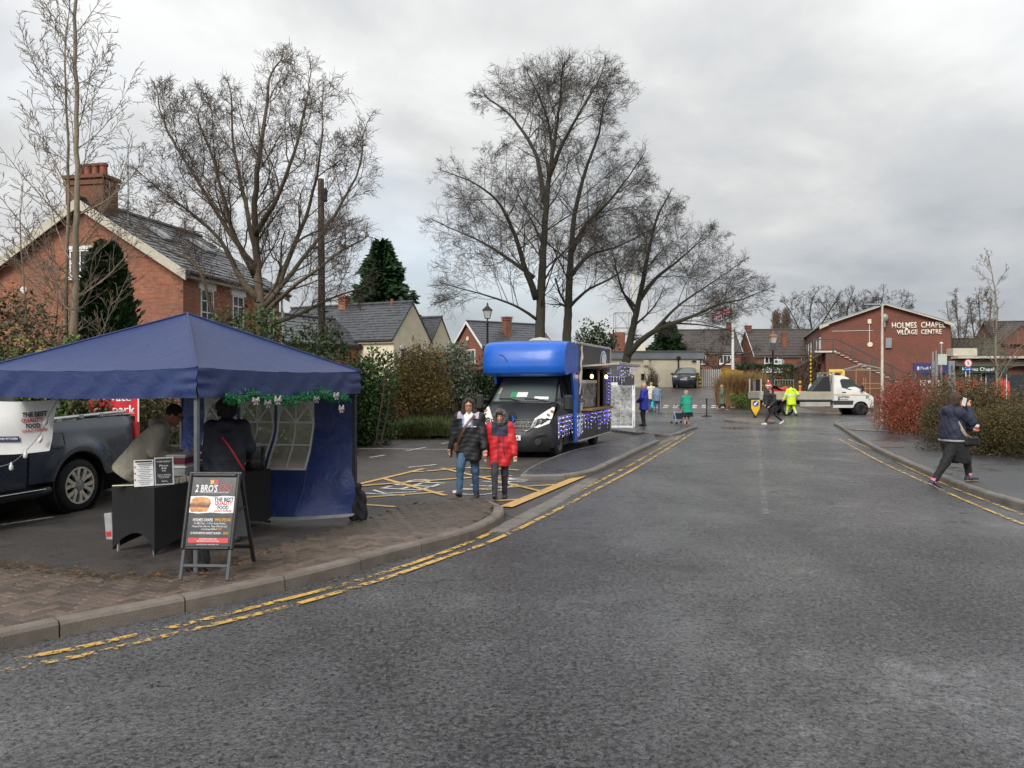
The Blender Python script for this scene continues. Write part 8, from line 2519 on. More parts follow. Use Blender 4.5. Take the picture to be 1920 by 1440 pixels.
def cover_table(label,corner,ex_,L,W_,Hh):
 t=thing('covered_table',label,'table',corner,atan2(ex_.y,ex_.x))
 P0=[Vector((0,0)),Vector((L,0)),Vector((L,W_)),Vector((0,W_))]
 def ringp(s):
  per=[L,W_,L,W_];tot=2*(L+W_);d=s*tot
  for k in range(4):
   if d<=per[k]+1e-9:
    f=d/per[k];return P0[k].lerp(P0[(k+1)%4],f),f,k
   d-=per[k]
  return P0[0],0,0
 N,Mr_=120,12
 def fn(u,v):
  p,f,k=ringp(u%1.0 if u<1 else 0)
  c=Vector((L/2,W_/2));e=sin(pi*f)
  e=max(0.0,e)
  pull=.10*e**.8*sin(pi*min(1,(1-v)*1.0)*.5)
  nrm=[Vector((0,1)),Vector((-1,0)),Vector((0,-1)),Vector((1,0))][k]
  lift=(.22 if k%2 else.16)*max(0,e)**.7
  z=Hh*v+(1-v)*lift
  q=p+nrm*pull*.6
  return Vector((q.x,q.y,max(.004,z)))
 mb=MB();mb.grid(fn,N,Mr_);mb.add([(0,0,Hh),(L,0,Hh),(L,W_,Hh),(0,W_,Hh)],[(0,1,2,3)]);mb.build('table_cover',BLACK_STRETCH,t,smooth=50)
 mb=MB();mb.box((L/2,W_/2,Hh-.02),(L-.02,W_-.02,.03));mb.build('table_top',BLACK,t)
 for x in(.05,L-.05):
  for y in(.05,W_-.05):
   mb=MB();mb.tube([(x,y,0),(x,y,Hh-.03)],.018,6);mb.build('leg',STEEL,t)
 return t
T1=G(289,1043);T1.z=0
tdir=(G(509,983)-T1);tdir.z=0;TLn=tdir.length;tdir.normalize();tn2=Vector((-tdir.y,tdir.x,0))
t1_=cover_table('front stall table in a black stretch cover with menus and tubs on top',T1,tdir,TLn,.62,.74)
tt=lambda x,y,z=.74:T1+tdir*x+tn2*y+Vector((0,0,z))
text('lettering','F',.10,.17,PRINT_RED,t1_,frame((.62,-.012+.05,.33),(1,0,0),(0,0,1)),bold=.02,depth=.003)
t2_=cover_table('second black covered table behind the man in the cream top',G(214,936)+Vector((-.55,.25,0)),Vector((.95,.3,0)).normalized(),1.35,.6,.78)
t2b=t2_.location
kt=thing('soup_kettle','black soup kettle with a steel lid on the far end of the front table','soup kettle',tt(TLn-.18,.18))
mb=MB();mb.lathe([(.155,0),(.165,.02),(.172,.12),(.170,.135),(.176,.14),(.176,.16),(.170,.165),(.172,.27),(.165,.31),(.15,.33)],26);mb.build('kettle_body',mat('glossy_black_enamel',(.012,.012,.012),.25),kt,smooth=40)
mb=MB();mb.lathe([(.165,.31),(.17,.33),(.10,.345),(0,.35)],26);mb.build('lid',CHROME,kt,smooth=50)
mb=MB();mb.box((-.04,-.172,.10),(.05,.02,.05),bev=.008);mb.build('control_knob',STEEL,kt)
def tub(label,x,y,z,w,d_,h_,m,fill_m=None,lid=None):
 t=thing('plastic_tub',label,'tub',tt(x,y,z),atan2(tdir.y,tdir.x)+radians(20))
 k=.88
 vs=[(sx*w/2*k,sy*d_/2*k,0)for sx,sy in((-1,-1),(1,-1),(1,1),(-1,1))]+[(sx*w/2,sy*d_/2,h_)for sx,sy in((-1,-1),(1,-1),(1,1),(-1,1))]
 mb=MB();mb.add(vs,[(3,2,1,0),(0,1,5,4),(1,2,6,5),(2,3,7,6),(3,0,4,7)]);mb.build('tub_body',m,t)
 mb=MB();mb.box((0,0,h_-.012),(w+.02,d_+.02,.024),bev=.006);mb.build('lid',lid or WHITE,t)
 if fill_m:
  q=[(sx*w/2*.945,sy*d_/2*.945,h_*.15)for sx,sy in((-1,-1),(1,-1),(1,1),(-1,1))]+[(sx*(w/2*1.004),sy*(d_/2*1.004),h_*.72)for sx,sy in((-1,-1),(1,-1),(1,1),(-1,1))]
  mb=MB();mb.add(q,[(0,1,5,4),(1,2,6,5),(2,3,7,6),(3,0,4,7)]);mb.build('contents',fill_m,t)
 return t
FROST=mat('frosted_plastic',(.40,.40,.40),.4)
tub('lower frosted tub of pale green salad at the bottom of the stack',.62,.22,.742,.26,.2,.085,mat('green_salad',(.22,.24,.08),.6),None,FROST)
tub('middle frosted white tub of the stack on the front table',.62,.22,.83,.27,.21,.09,FROST,None,WHITE)
tub('upper tub of red cabbage on top of the stack on the front table',.62,.22,.922,.28,.21,.13,FROST,mat('red_cabbage',(.16,.025,.05),.5),FROST)
mn=thing('menu_stand','menu holder showing a pale price list and a dark allergy notice','menu',tt(.12,.13),atan2(tdir.y,tdir.x)+radians(-38))
lean=Matrix.Rotation(radians(-12),3,'X')
mb=MB();mb.box((-.10,0,.15),(.195,.006,.29),rot=lean);mb.build('price_list',PRINT_WHITE,mn)
mb=MB();mb.box((.105,.0,.16),(.20,.008,.31),rot=lean);mb.build('frame',CHROME,mn)
mb=MB();mb.box((.105,-.004,.16),(.17,.006,.28),rot=lean);mb.build('notice',PRINT_BLACK,mn)
my=lean@Vector((0,0,1))
def on_menu(x,z):return frame(Vector((x,-.0085,.16))+my*(z-.16),(1,0,0),my)
text('lettering','FOOD ALLERGY',.14,.018,PRINT_WHITE,mn,on_menu(.105,.268),bold=.01,depth=.001)
text('lettering','Please\nAsk\nUs',.09,.075,PRINT_WHITE,mn,on_menu(.105,.195),depth=.001)
text('lettering','before ordering\nabout allergens\nin our food',.13,.045,PRINT_WHITE,mn,on_menu(.105,.105),depth=.001)
text('lettering','Thank You',.06,.016,PRINT_WHITE,mn,on_menu(.105,.05),depth=.001)
mb=MB();mb.box((-.10,-.006,.278),(.17,.003,.018),rot=lean);mb.build('menu_heading',PRINT_BLACK,mn)
mb=MB()
for k in range(12):
 c=Vector((-.09,-.0055,.15))+my*(.10-k*.02)
 mb.box(c,(.15-.03*(k%3),.002,.006),rot=lean)
mb.build('menu_line',FASCIA_GREY,mn)['kind']='stuff'
mb=MB()
for k in range(3):mb.box(Vector((-.187,-.0055,.15))+my*(.07-k*.07),(.012,.002,.02),rot=lean)
mb.build('menu_mark',PRINT_RED,mn)['kind']='stuff'
for k in range(6):
 q=tt(.33+k*.058,.06+.01*(k%2))
 mb=MB();mb.lathe([(.020,0),(.024,.055),(.026,.056),(.026,.062),(0,.062)],12);o=mb.build('sauce_pot',CREAM_PAINT,smooth=40);o.location=q
 tag(o,('first','second','third','fourth','fifth','sixth')[k]+' small cream sauce pot in the row, counting from the menu stand','sauce pot','cream sauce pots beside the menu')
mb=MB();mb.box((0,0,.012),(.22,.03,.012),rot=.3,bev=.003);o=mb.build('tongs',CREAM_PAINT);o.location=tt(-.02,.42);tag(o,'pale wooden tongs lying at the left end of the front table','tongs')
bun_t=cover_table('inner black table with bread bags behind the front pole',A+e1*1.5+e2*1.35,e1,1.3,.6,.80)
bt=lambda x,y,z=.80:A+e1*(1.5+x)+e2*(1.35+y)+Vector((0,0,z))
BUN=mat('bread_bun',(.42,.20,.07),.7,var=.3,vscale=9)
for k in range(3):
 t=thing('bread_bag',('bottom','middle','top')[k]+' bag of bread buns in the pile on the inner table','bread',bt(.25,.1,.80+k*.1),radians(20+8*k))
 K=SDF(.012)
 for i in range(3 if k<2 else 2):K.ell((-.09+i*.09,0,.05),(.055,.055,.045),.01);K.ell((-.09+i*.09,.1,.05),(.055,.055,.045),.01)
 V,Q=K.mesh();np_obj('bun',V,Q,BUN,t,None,True)
 mb=MB();mb.box((0,-.054,.05),(.27,.006,.035));mb.build('bag_label',mat('blue_label',(.03,.06,.28),.5)if k==0 else bpy.data.materials['blue_label'],t)
mb=MB();mb.box((0,0,.06),(.42,.3,.12),bev=.02);o=mb.build('steel_tray',CHROME);o.location=bt(.75,.12);o.rotation_euler=(0,0,gz_rz);tag(o,'steel food tray on the inner table beside the bread','tray')
mb=MB();mb.lathe([(.14,0),(.16,.05),(.0,.055)],20);o=mb.build('foil_dish',CHROME,smooth=40);o.location=bt(1.12,.18);tag(o,'round foil dish at the end of the inner table','dish')
mb=MB();mb.box((0,0,.16),(.03,.14,.32),bev=.006);o=mb.build('leaning_box',FROST);q=G(207,1012);o.location=(q.x,q.y,.0);o.rotation_euler=(radians(-8),0,radians(60));mb=MB();mb.box((-.017,0,.07),(.004,.1,.06));mb.build('box_print',PRINT_RED,o);tag(o,'flat white box with red print standing on the ground left of the front table','box')
fl,fr_,rr_=G(336,1088,.085),G(427,1089,.085),G(483,1066,.09)
sgn=thing('pavement_sign','black folding pavement sign advertising the barbecue stall','sign',(fl+fr_)/2,atan2((fr_-fl).y,(fr_-fl).x))
Ws=(fr_-fl).length+.045;Hs=.98;back_=.60
FR=mat('black_sign_frame',(.022,.022,.023),.45)
SGREY=mat('grey_sign_leg',(.06,.065,.07),.5)
tl=Matrix.Rotation(-math.asin(.26/Hs),3,'X')
def sf(x,z,y=0.0):return tl@Vector((x,y,z))
def rbx(nm,c,sz,m,bev=.006,par=sgn,M=tl):
 mb=MB();mb.box(M@Vector(c),sz,rot=M,bev=bev);return mb.build(nm,m,par)
for sx in(-1,1):rbx('front_leg',(sx*(Ws/2-.03),0,.14),(.035,.022,.28),SGREY)
rbx('crossbar',(0,0,.13),(Ws-.08,.02,.03),SGREY)
z0,z1=.27,Hs
for sx in(-1,1):rbx('frame_side',(sx*(Ws/2-.018),-.006,(z0+z1)/2),(.036,.04,z1-z0),FR,.012)
rbx('frame_rail',(0,-.006,z0+.018),(Ws-.072,.04,.036),FR,.012);rbx('frame_rail',(0,-.006,z1-.018),(Ws-.072,.04,.036),FR,.012)
POSTER=mat('dark_poster',(.045,.045,.048),.22,var=.1,coat=.5)
ps=rbx('poster',(0,.0,(z0+z1)/2),(Ws-.07,.012,z1-z0-.07),POSTER,0)
rbx('back_board',(0,.012,(z0+z1)/2),(Ws-.07,.008,z1-z0-.07),FASCIA_GREY,0)
yv=tl@Vector((0,0,1));pw=Ws-.075;ph=z1-z0-.075;pz=(z0+z1)/2
def onp(x,z):
 return frame(tl@Vector((x*pw,-.0075,z0+.0375+z*ph)),(1,0,0),yv)
def flat(nm,poly,m,off=-.0075):
 mb=MB();mb.add([tl@Vector((x*pw,off,z0+.0375+z*ph))for x,z in poly],[tuple(range(len(poly)))]);return mb.build(nm,m,ps)
text('lettering',"2 BRO'S",.51*pw,.075,PRINT_WHITE,ps,onp(-.16,.832),bold=.03,shear=.12,depth=.001)
text('lettering','BBQ',.30*pw,.068,PRINT_RED,ps,onp(.27,.838),bold=.03,shear=.12,depth=.001)
text('lettering','SMOKEHOUSE GRILL, SMOKE, AND KITCHEN',.66*pw,.016,PRINT_WHITE,ps,onp(.02,.772),bold=.01,depth=.001)
flat('poster_logo',[(-.09,.90),(-.02,.90),(.0,.93),(-.02,.965),(-.06,.95),(-.10,.965),(-.08,.93)],PRINT_AMBER);flat('poster_logo',[(.0,.895),(.09,.895),(.10,.94),(.07,.955),(.10,.972),(.04,.965),(.01,.97),(.02,.935)],PRINT_RED)
flat('poster_band',[(-.5,.48),(-.3,.465),(.0,.482),(.25,.47),(.5,.478),(.5,.715),(.3,.725),(.05,.712),(-.2,.722),(-.5,.715)],PRINT_WHITE,-.0071)
BURG=[('bun',[(-.48,.62),(-.46,.675),(-.38,.705),(-.25,.71),(-.12,.70),(-.04,.67),(-.03,.62)],(.55,.27,.09)),('lettuce',[(-.5,.60),(-.02,.605),(-.01,.625),(-.49,.62)],(.30,.16,.05)),('meat',[(-.5,.55),(-.06,.55),(-.03,.602),(-.5,.60)],(.20,.06,.03)),('sauce',[(-.48,.525),(-.06,.53),(-.05,.552),(-.5,.552)],(.6,.3,.08)),('bun',[(-.46,.485),(-.12,.49),(-.07,.53),(-.48,.528)],(.48,.20,.06))]
for i,(nm,poly,col)in enumerate(BURG):flat('burger_picture',poly,mat('poster_'+nm+str(i),col,.4,var=.45,vscale=30),-.0076-i*.0002)
text('lettering','THE BEST',.44*pw,.038,PRINT_NAVY,ps,onp(.26,.672),bold=.03,depth=.001);text('lettering','QUALITY',.40*pw,.038,PRINT_RED,ps,onp(.26,.613),bold=.03,depth=.001)
text('lettering','FOOD',.25*pw,.038,PRINT_NAVY,ps,onp(.26,.555),bold=.03,depth=.001);text('lettering','LOCALLY SOURCED',.40*pw,.020,PRINT_RED,ps,onp(.26,.505),bold=.02,depth=.001)
text('lettering','HOLMES CHAPEL',.46*pw,.030,PRINT_WHITE,ps,onp(-.16,.372),bold=.02,shear=.15,depth=.001);text('lettering','XMAS SPECIAL',.38*pw,.030,PRINT_AMBER,ps,onp(.28,.372),bold=.02,shear=.15,depth=.001)
text('lettering','The BBQ Feast - 16 Hour Smoked Brisket,\nChopped Hot Links mix, Texas Chilli mix, and\na Cornbread Muffin -',.78*pw,.072,PRINT_WHITE,ps,onp(0,.282),shear=.1,bold=.01,depth=.001);text('lettering','£13.00',.12*pw,.018,PRINT_AMBER,ps,onp(.22,.242),bold=.01,depth=.001)
text('lettering','16 HOUR SMOKED BRISKET BURGER -',.70*pw,.022,PRINT_WHITE,ps,onp(-.06,.182),bold=.02,shear=.1,depth=.001);text('lettering','£8.50',.12*pw,.022,PRINT_AMBER,ps,onp(.38,.182),bold=.02,depth=.001)
flat('poster_band',[(-.45,.045),(.45,.045),(.45,.115),(-.45,.115)],PRINT_RED,-.0072);text('lettering','SCAN HERE FOR MENU, TIMES\nAND EVENTS, FOLLOW OUR SOCIALS',.5*pw,.035,PRINT_WHITE,ps,onp(0,.08),bold=.01,depth=.001)
text('lettering','smoked low and slow, cooked fresh to order',.5*pw,.010,PRINT_WHITE,ps,onp(0,.022),depth=.001)
topv=tl@Vector((0,.0,Hs))
tb_=Matrix.Rotation(math.asin(.34/Hs),3,'X')
def rb2(nm,c,sz,m,bev=.006):
 mb=MB();v=topv+tb_@Vector((c[0],c[1],c[2]));mb.box(v,sz,rot=tb_,bev=bev);return mb.build(nm,m,sgn)
Hb=Hs
for sx in(-1,1):rb2('rear_leg',(sx*(Ws/2-.02),.02,-Hb/2),(.035,.035,Hb),FR)
rb2('crossbar',(0,.02,-Hb+.17),(Ws-.06,.022,.04),FR);rb2('rear_poster',(0,.0,-.37),(Ws-.07,.012,.62),FASCIA_GREY,0)
mb=MB();mb.tube([topv+Vector((-Ws/2,.01,.0)),topv+Vector((Ws/2,.01,.0))],.014,8);mb.build('hinge',FR,sgn)
mb=MB();mb.bar(sf(Ws/2-.01,.62),topv+tb_@Vector((Ws/2-.02,.02,-.36)),.012,.018);mb.build('stay',FR,sgn)
bn=thing('banner','white banner for best quality food hung beside the grey pickup','banner',(0,0,0))
bl,br=P(-150,756,9.4),P(106,749,9.0)
bn.location=br
bx=(bl-br);bw=bx.length;bx.normalize()
def ban(u,v):
 w=bw*u
 slant=(1-v)*.10*(1-u)
 return Vector(bx)*(w+slant)+Vector((0,.02*sin(u*9+v*2)+.012*sin(v*8),-(1-v)*(.60+.09*u)-.015*sin(u*7)))
mb=MB();mb.grid(ban,40,16);bo=mb.build('banner_sheet',mat('white_vinyl',(.66,.66,.65),.5,var=.05),bn,smooth=180)
def onb(u,v):
 p=ban(u,v);x=ban(u-.02,v)-ban(u+.02,v);y=ban(u,v+.02)-ban(u,v-.02);M=frame(p,x,y);M.translation=p+(x.cross(y)).normalized()*.018;return M
k=1/bw
text('lettering','THE BEST',.32,.062,PRINT_BLACK,bo,onb(.27*k,.745),bold=.03,depth=.001);text('lettering','QUALITY',.28,.06,PRINT_RED,bo,onb(.29*k,.635),bold=.03,depth=.001)
text('lettering','FOOD',.185,.058,PRINT_BLACK,bo,onb(.27*k,.53),bold=.03,depth=.001);text('lettering','LOCALLY SOURCED',.33,.034,PRINT_RED,bo,onb(.25*k,.445),bold=.02,depth=.001)
mb=MB();M=onb(.68*k,.30);mb.box((0,0,0),(.42,.065,.002));o=mb.build('banner_band',PRINT_NAVY,bo);o.matrix_local=M
M2=M.copy();M2.translation=M.translation+M.to_3x3()@Vector((0,0,.003));text('lettering','SMOKE, AND KITCHEN',.38,.034,PRINT_WHITE,bo,M2,bold=.02,depth=.001)
st_=thing('string_lights','string of white lantern bulbs drooping across the white banner','string lights',br+Vector((0,-.05,0)))
path=[Vector((.04,0,.0)),Vector((-.08,0,-.22)),Vector((-.16,0,-.40)),Vector((-.33,0,-.60)),Vector((-.50,0,-.74)),Vector((-.72,0,-.80))]
mb=MB();mb.tube(curve(path,.05),.004,5);mb.build('cable',FASCIA_GREY,st_)
for c,a in((path[0]+Vector((.02,0,-.02)),0),(path[1]+Vector((.0,0,.0)),.4),(path[2]+Vector((.02,0,-.03)),.5),(path[3],.1),(path[4],.0),(path[5],0)):
 mb=MB();mb.lathe([(0,.015),(.011,.0),(.013,-.02),(.021,-.03),(.024,-.06),(.018,-.08),(0,-.084)],12);o=mb.build('bulb',mat('frosted_bulb',(.75,.75,.72),.3)if 'frosted_bulb' not in bpy.data.materials else bpy.data.materials['frosted_bulb'],st_,smooth=50);o.location=c;o.rotation_euler=(0,a,0)
q=P(225,762,14.1)
cs_=thing('car_park_sign','red private car park sign half hidden in the hedge behind the pickup','sign',(q.x-.12,q.y,0),radians(8))
mb=MB();mb.box((0,0,q.z),(.86,.02,.66),bev=.006);sp_=mb.build('sign_plate',mat('red_sign_plate',(.58,.03,.035),.4),cs_)
mb=MB();mb.box((.435,-.004,q.z),(.02,.03,.68));mb.build('sign_edge',WHITE,cs_)
text('lettering','Private\ncar park',.72,.44,PRINT_WHITE,sp_,frame((0.02,-.0125,q.z+.03),(1,0,0),(0,0,1)),bold=.012,depth=.002)
for sx in(-.3,.3):
 mb=MB();mb.box((sx,.03,q.z/2+.1),(.05,.04,q.z+.2));mb.build('post',STEEL,cs_)
rng_=np.random.default_rng(4);n=420
pts=np.stack([rng_.uniform(-.75,.02,n),rng_.uniform(-.16,-.03,n),q.z+rng_.normal(-.08,.22,n)],1)
pts=pts[(pts[:,0]<-.05-(pts[:,2]-q.z)*.25)|(rng_.random(n)<.12)]
V,F=leaf_quads(pts,rng_.normal(size=pts.shape),.085,rng_)
o=np_obj('ivy_trail',V,F,HEDGE_MIX);o.location=cs_.location;o.rotation_euler=(0,0,radians(8));tag(o,kind='stuff')
# -- posts and lamps
q=P(602,715,24.0)
up_=thing('utility_pole','brown wooden utility pole with a black box near its top','utility pole',(q.x,q.y,0))
top=P(600,336,24.0).z
mb=MB();mb.tube([(.05,0,-.3),(0,0,top)],[.13,.095],12);mb.build('pole',bark_mat('weathered_pole',(.07,.05,.032),(.15,.115,.075),12),up_,smooth=40)
mb=MB();mb.box((.13,-.06,top-.52),(.16,.16,.42),bev=.03);mb.build('junction_box',BLACK,up_)
mb=MB();mb.tube([(.10,-.07,top-.7),(.14,-.09,2)],.018,6);mb.build('cable',BLACK,up_)
def heritage_lamp(name,label,loc,h,k=1.0,cap=BLACK,arm=False):
 t=thing(name,label,'street lamp',loc)
 mb=MB();mb.lathe([(.16,0),(.16,.08),(.11,.12),(.10,.7),(.13,.74),(.07,.82),(.055,h-.25),(.085,h-.2),(.04,h-.12),(.04,h)],12);mb.build('post',BLACK,t,smooth=40)
 mb=MB();mb.bar((-.28,0,h-.42),(.28,0,h-.42),.03);mb.build('ladder_bar',BLACK,t)
 mb=MB()
 b,tp,hh=.13*k,.22*k,.42*k
 mb.add([(-b,-b,h),(b,-b,h),(b,b,h),(-b,b,h),(-tp,-tp,h+hh),(tp,-tp,h+hh),(tp,tp,h+hh),(-tp,tp,h+hh)],[(0,1,5,4),(1,2,6,5),(2,3,7,6),(3,0,4,7)]);mb.build('lantern_glass',mat('lantern_glass',(.45,.46,.45),.2)if 'lantern_glass' not in bpy.data.materials else bpy.data.materials['lantern_glass'],t)
 mb=MB()
 for sx,sy in((-1,-1),(1,-1),(1,1),(-1,1)):mb.bar((sx*b,sy*b,h),(sx*tp,sy*tp,h+hh),.02)
 for z,w in((h,b),(h+hh,tp)):
  for a,c in(((-1,-1),(1,-1)),((1,-1),(1,1)),((1,1),(-1,1)),((-1,1),(-1,-1))):mb.bar((a[0]*w,a[1]*w,z),(c[0]*w,c[1]*w,z),.025)
 mb.build('lantern_frame',cap,t)
 mb=MB();w=tp*1.25
 mb.add([(-w,-w,h+hh+.01),(w,-w,h+hh+.01),(w,w,h+hh+.01),(-w,w,h+hh+.01)]+[(sx*w*.35,sy*w*.35,h+hh+.2*k)for sx,sy in((-1,-1),(1,-1),(1,1),(-1,1))],[(3,2,1,0),(0,1,5,4),(1,2,6,5),(2,3,7,6),(3,0,4,7),(4,5,6,7)])
 mb.lathe([(w*.3,h+hh+.2*k),(.05*k,h+hh+.3*k),(.025,h+hh+.42*k),(0,h+hh+.44*k)],10);mb.build('lantern_cap',cap,t)
 return t
q=P(914,715,41);heritage_lamp('street_lamp','black heritage street lamp standing against the sky above the dark hedge',(q.x,q.y,0),P(914,597,41).z,1.0)
q=P(1449,715,47);fl_=heritage_lamp('street_lamp','heritage lamp post with a copper brown cap and a fingerpost at the junction',(q.x,q.y,.1),P(1449,644,47).z-.1,.95,mat('copper_brown',(.22,.10,.05),.6))
zf=P(1449,678,47).z-.1
mb=MB();mb.prism([(.06,zf-.16),(.58,zf-.16),(.70,zf),(.58,zf+.16),(.06,zf+.16)],-.02,.02,fr=lambda a,b,t:(a,t,b));fp_=mb.build('fingerpost',mat('pale_sign',(.55,.57,.55),.5),fl_)
mb=MB();mb.prism([(.52,zf-.12),(.58,zf-.12),(.66,zf),(.58,zf+.12),(.52,zf+.12),(.60,zf)],-.026,-.021,fr=lambda a,b,t:(a,t,b));mb.lathe([(0,-.022),(.09,-.022),(.09,-.027),(0,-.027)],14,(.2,0,zf),axis='Y')if False else None;mb.box((.2,-.023,zf),(.16,.005,.16),bev=.001);mb.box((.4,-.023,zf),(.1,.005,.06));mb.build('sign_symbol',PRINT_BLACK,fp_)
mb=MB();mb.box((.0,-.08,zf+.9),(.3,.12,.5),bev=.02);mb.build('loudspeaker',RAIL_GREY,fl_)
q=P(1654,715,33.0)
lc=thing('lamp_column','tall pale lamp column with a flat lantern arm rising from the red shrub','lamp column',(q.x,q.y,.1))
tp=P(1655,573,33.0).z-.1
mb=MB();mb.tube([(0,0,0),(0,0,1.2),(0,0,1.25),(0,0,tp)],[.085,.085,.06,.045],12);mb.build('column',mat('pale_column',(.50,.47,.38),.5,dirt=((.25,.23,.17),2,.6)),lc,smooth=40)
mb=MB();mb.bar((0,0,tp-.02),(-.25,-.02,tp+.02),.05);mb.box((-.45,-.02,tp+.03),(.62,.22,.08),bev=.03);mb.build('lantern',FASCIA_GREY,lc)
q=P(1374,715,66);fz=tz(q.x,66)
fpole=thing('flagpole','white flagpole beside the palisade gates','flagpole',(q.x,q.y,fz))
ft=P(1374,580,66).z-fz
mb=MB();mb.tube([(0,0,0),(0,0,ft)],[.14,.09],12);mb.build('pole',WHITE,fpole,smooth=40);mb=MB();mb.lathe([(0,ft),(.12,ft+.06),(.1,ft+.18),(0,ft+.22)],10);mb.build('finial',WHITE,fpole)
flag=thing('flag','Union flag flying to the left of the white flagpole','flag',(q.x-.05,q.y,P(1374,590,66).z))
FR_,FB,FW=mat('flag_red',(.50,.02,.04),.7),mat('flag_blue',(.02,.03,.16),.7),mat('flag_white',(.62,.62,.62),.7)
NU,NV=60,30
def fpt(u,v):return Vector((-u*1.72,.22*sin(u*7+v)*u,(v-.5)*.88+.24*u*(1-u)-.34*u+.08*sin(u*6)+.25))
mb=MB()
vs=[fpt(i/NU,j/NV)for j in range(NV+1)for i in range(NU+1)]
mb.add(vs,[(j*(NU+1)+i,j*(NU+1)+i+1,(j+1)*(NU+1)+i+1,(j+1)*(NU+1)+i)for j in range(NV)for i in range(NU)])
ms_=[]
for j in range(NV):
 for i in range(NU):
  x,y=((i+.5)/NU-.5)*2,((j+.5)/NV-.5)
  d1,d2=abs(y-x*.5)*.894,abs(y+x*.5)*.894
  if abs(y)<.1 or abs(x)<.1:m_=0
  elif abs(y)<.167 or abs(x)<.167:m_=2
  elif min(d1,d2)<.035:m_=0
  elif min(d1,d2)<.1:m_=2
  else:m_=1
  ms_.append(m_)
mb.m=ms_
mb.build('flag_cloth',[FR_,FB,FW],flag,smooth=180)
gx0,gx1=P(1312,715,63.5),P(1386,715,63.5)
pf=thing('palisade_fence','grey steel palisade fence beside the cream flat roofed building','fence',(gx0.x,63.5,tz(gx0.x,63.5)))
Lp=gx1.x-gx0.x;np_=20
mb=MB();mb.prism([(-.055,0),(.055,0),(.055,1.35),(0,1.47),(-.055,1.35)],-.012,.012,fr=lambda a,b,t:(a,t,b));PALE_STEEL=mat('pale_steel',(.52,.53,.53),.5);pm_=mb.mesh('pale',PALE_STEEL)
for k in range(np_):
 o=bpy.data.objects.new('pale',pm_);o.location=(Lp*(k+.5)/np_,0,.05);put(o,pf)
mb=MB();mb.box((Lp/2,.04,.4),(Lp,.04,.06));mb.box((Lp/2,.04,1.15),(Lp,.04,.06));mb.build('rail',STEEL,pf)
for x in(0,Lp*.58,Lp):
 mb=MB();mb.box((x,.07,.78),(.09,.09,1.56));mb.build('post',PALE_STEEL,pf)
mb=MB();mb.box((Lp*.52,-.03,1.05),(.22,.02,.3));mb.build('warning_plate',bpy.data.materials['yellow_notice'],pf)
def striped_post(label,loc,h,r=.09):
 t=thing('guard_post',label,'guard post',loc)
 mb=MB();mb.tube([(0,0,0),(0,0,h)],r,10);mb.build('post',BLACK,t)
 n=max(3,int(h/.3))
 for k in range(n):
  z=(k+.5)*h/n;mb=MB();mb.tube([(0,0,z-h/n*.28),(0,0,z+h/n*.28)],r*1.06,10);mb.build('stripe',mat('post_yellow',(.62,.42,.03),.5)if 'post_yellow' not in bpy.data.materials else bpy.data.materials['post_yellow'],t)
q=P(1312,715,60.5);striped_post('short black and yellow guard post at the corner of the cream building',(q.x,q.y,tz(q.x,q.y)),.95,.11)
q=P(1520,715,62);striped_post('tall black and yellow striped post before the village centre wall',(q.x,q.y,0),P(1520,664,62).z,.06)
q=P(1500,715,58);striped_post('short black and white edged guard post behind the traffic cone',(q.x,q.y,0),P(1500,712,58).z,.09)
q=P(1376,715,56.5);yb=thing('grit_bin','large yellow bin with a sloping lid rising behind the straw coloured grass','bin',(q.x,q.y,tz(q.x,q.y)))
w_=33/FPX*56.5;zt=P(0,692,56.5).z-yb.location.z
mb=MB();mb.prism([(-w_/2,0),(w_/2,0),(w_/2,zt-.22),(-w_/2,zt)],0,.9,fr=lambda a,b,t:(a,t,b));mb.build('bin_body',mat('bin_yellow',(.70,.40,.02),.5),yb)
mb=MB();mb.prism([(-w_/2-.04,zt+.003),(w_/2+.04,zt-.22),(w_/2+.04,zt-.16),(-w_/2-.04,zt+.06)],-.04,.94,fr=lambda a,b,t:(a,t,b));mb.build('lid',bpy.data.materials['bin_yellow'],yb)
ic=G(1405,791)
isl=structure_root('traffic_island')
isl.location=(ic.x,ic.y,0)
ring=[Vector((cos(-2*pi*k/64)*1.05,sin(-2*pi*k/64)*1.9,0))for k in range(65)]
kerb_run(isl,ring,0.76,.13,.11,KERB_GREY,side=-1)
o=fill('island_top',[(p.x*.90,p.y*.94)for p in reversed(ring[:-1])],.098,PAVER,isl,kind=None)
q=G(1416,783,.1);kb=thing('keep_left_bollard','yellow keep left bollard with a blue arrow disc on the traffic island','bollard',(q.x,q.y,.1))
sh_pts=[(-.20,.42),(0,.08),(.20,.42),(.22,.5),(.22,.88),(-.22,.88),(-.22,.5)]
mb=MB();mb.prism([(a*1.22,b*1.02-.01)for a,b in sh_pts],-.05,.08,fr=lambda a,b,t:(a,t,b));mb.box((0,.02,.92),(.42,.16,.1),bev=.03);mb.box((0,.02,.05),(.14,.1,.12));mb.build('bollard_shell',BLACK,kb)
mb=MB();mb.prism([(a*.98,b)for a,b in sh_pts],-.062,-.051,fr=lambda a,b,t:(a,t,b));mb.build('bollard_face',mat('bollard_yellow',(.74,.46,.02),.45),kb)
mb=MB();mb.prism([(cos(t)*.155,.70+sin(t)*.155)for t in[2*pi*k/24 for k in range(24)]],-.068,-.063,fr=lambda a,b,t:(a,t,b));ds_=mb.build('arrow_disc',mat('sign_blue',(.01,.09,.42),.4),kb)
mb=MB();R2=Matrix.Rotation(radians(-135),2)
ar=[(0,.12),(.09,.02),(.032,.035),(.032,-.11),(-.032,-.11),(-.032,.035),(-.09,.02)]
a_=radians(135)
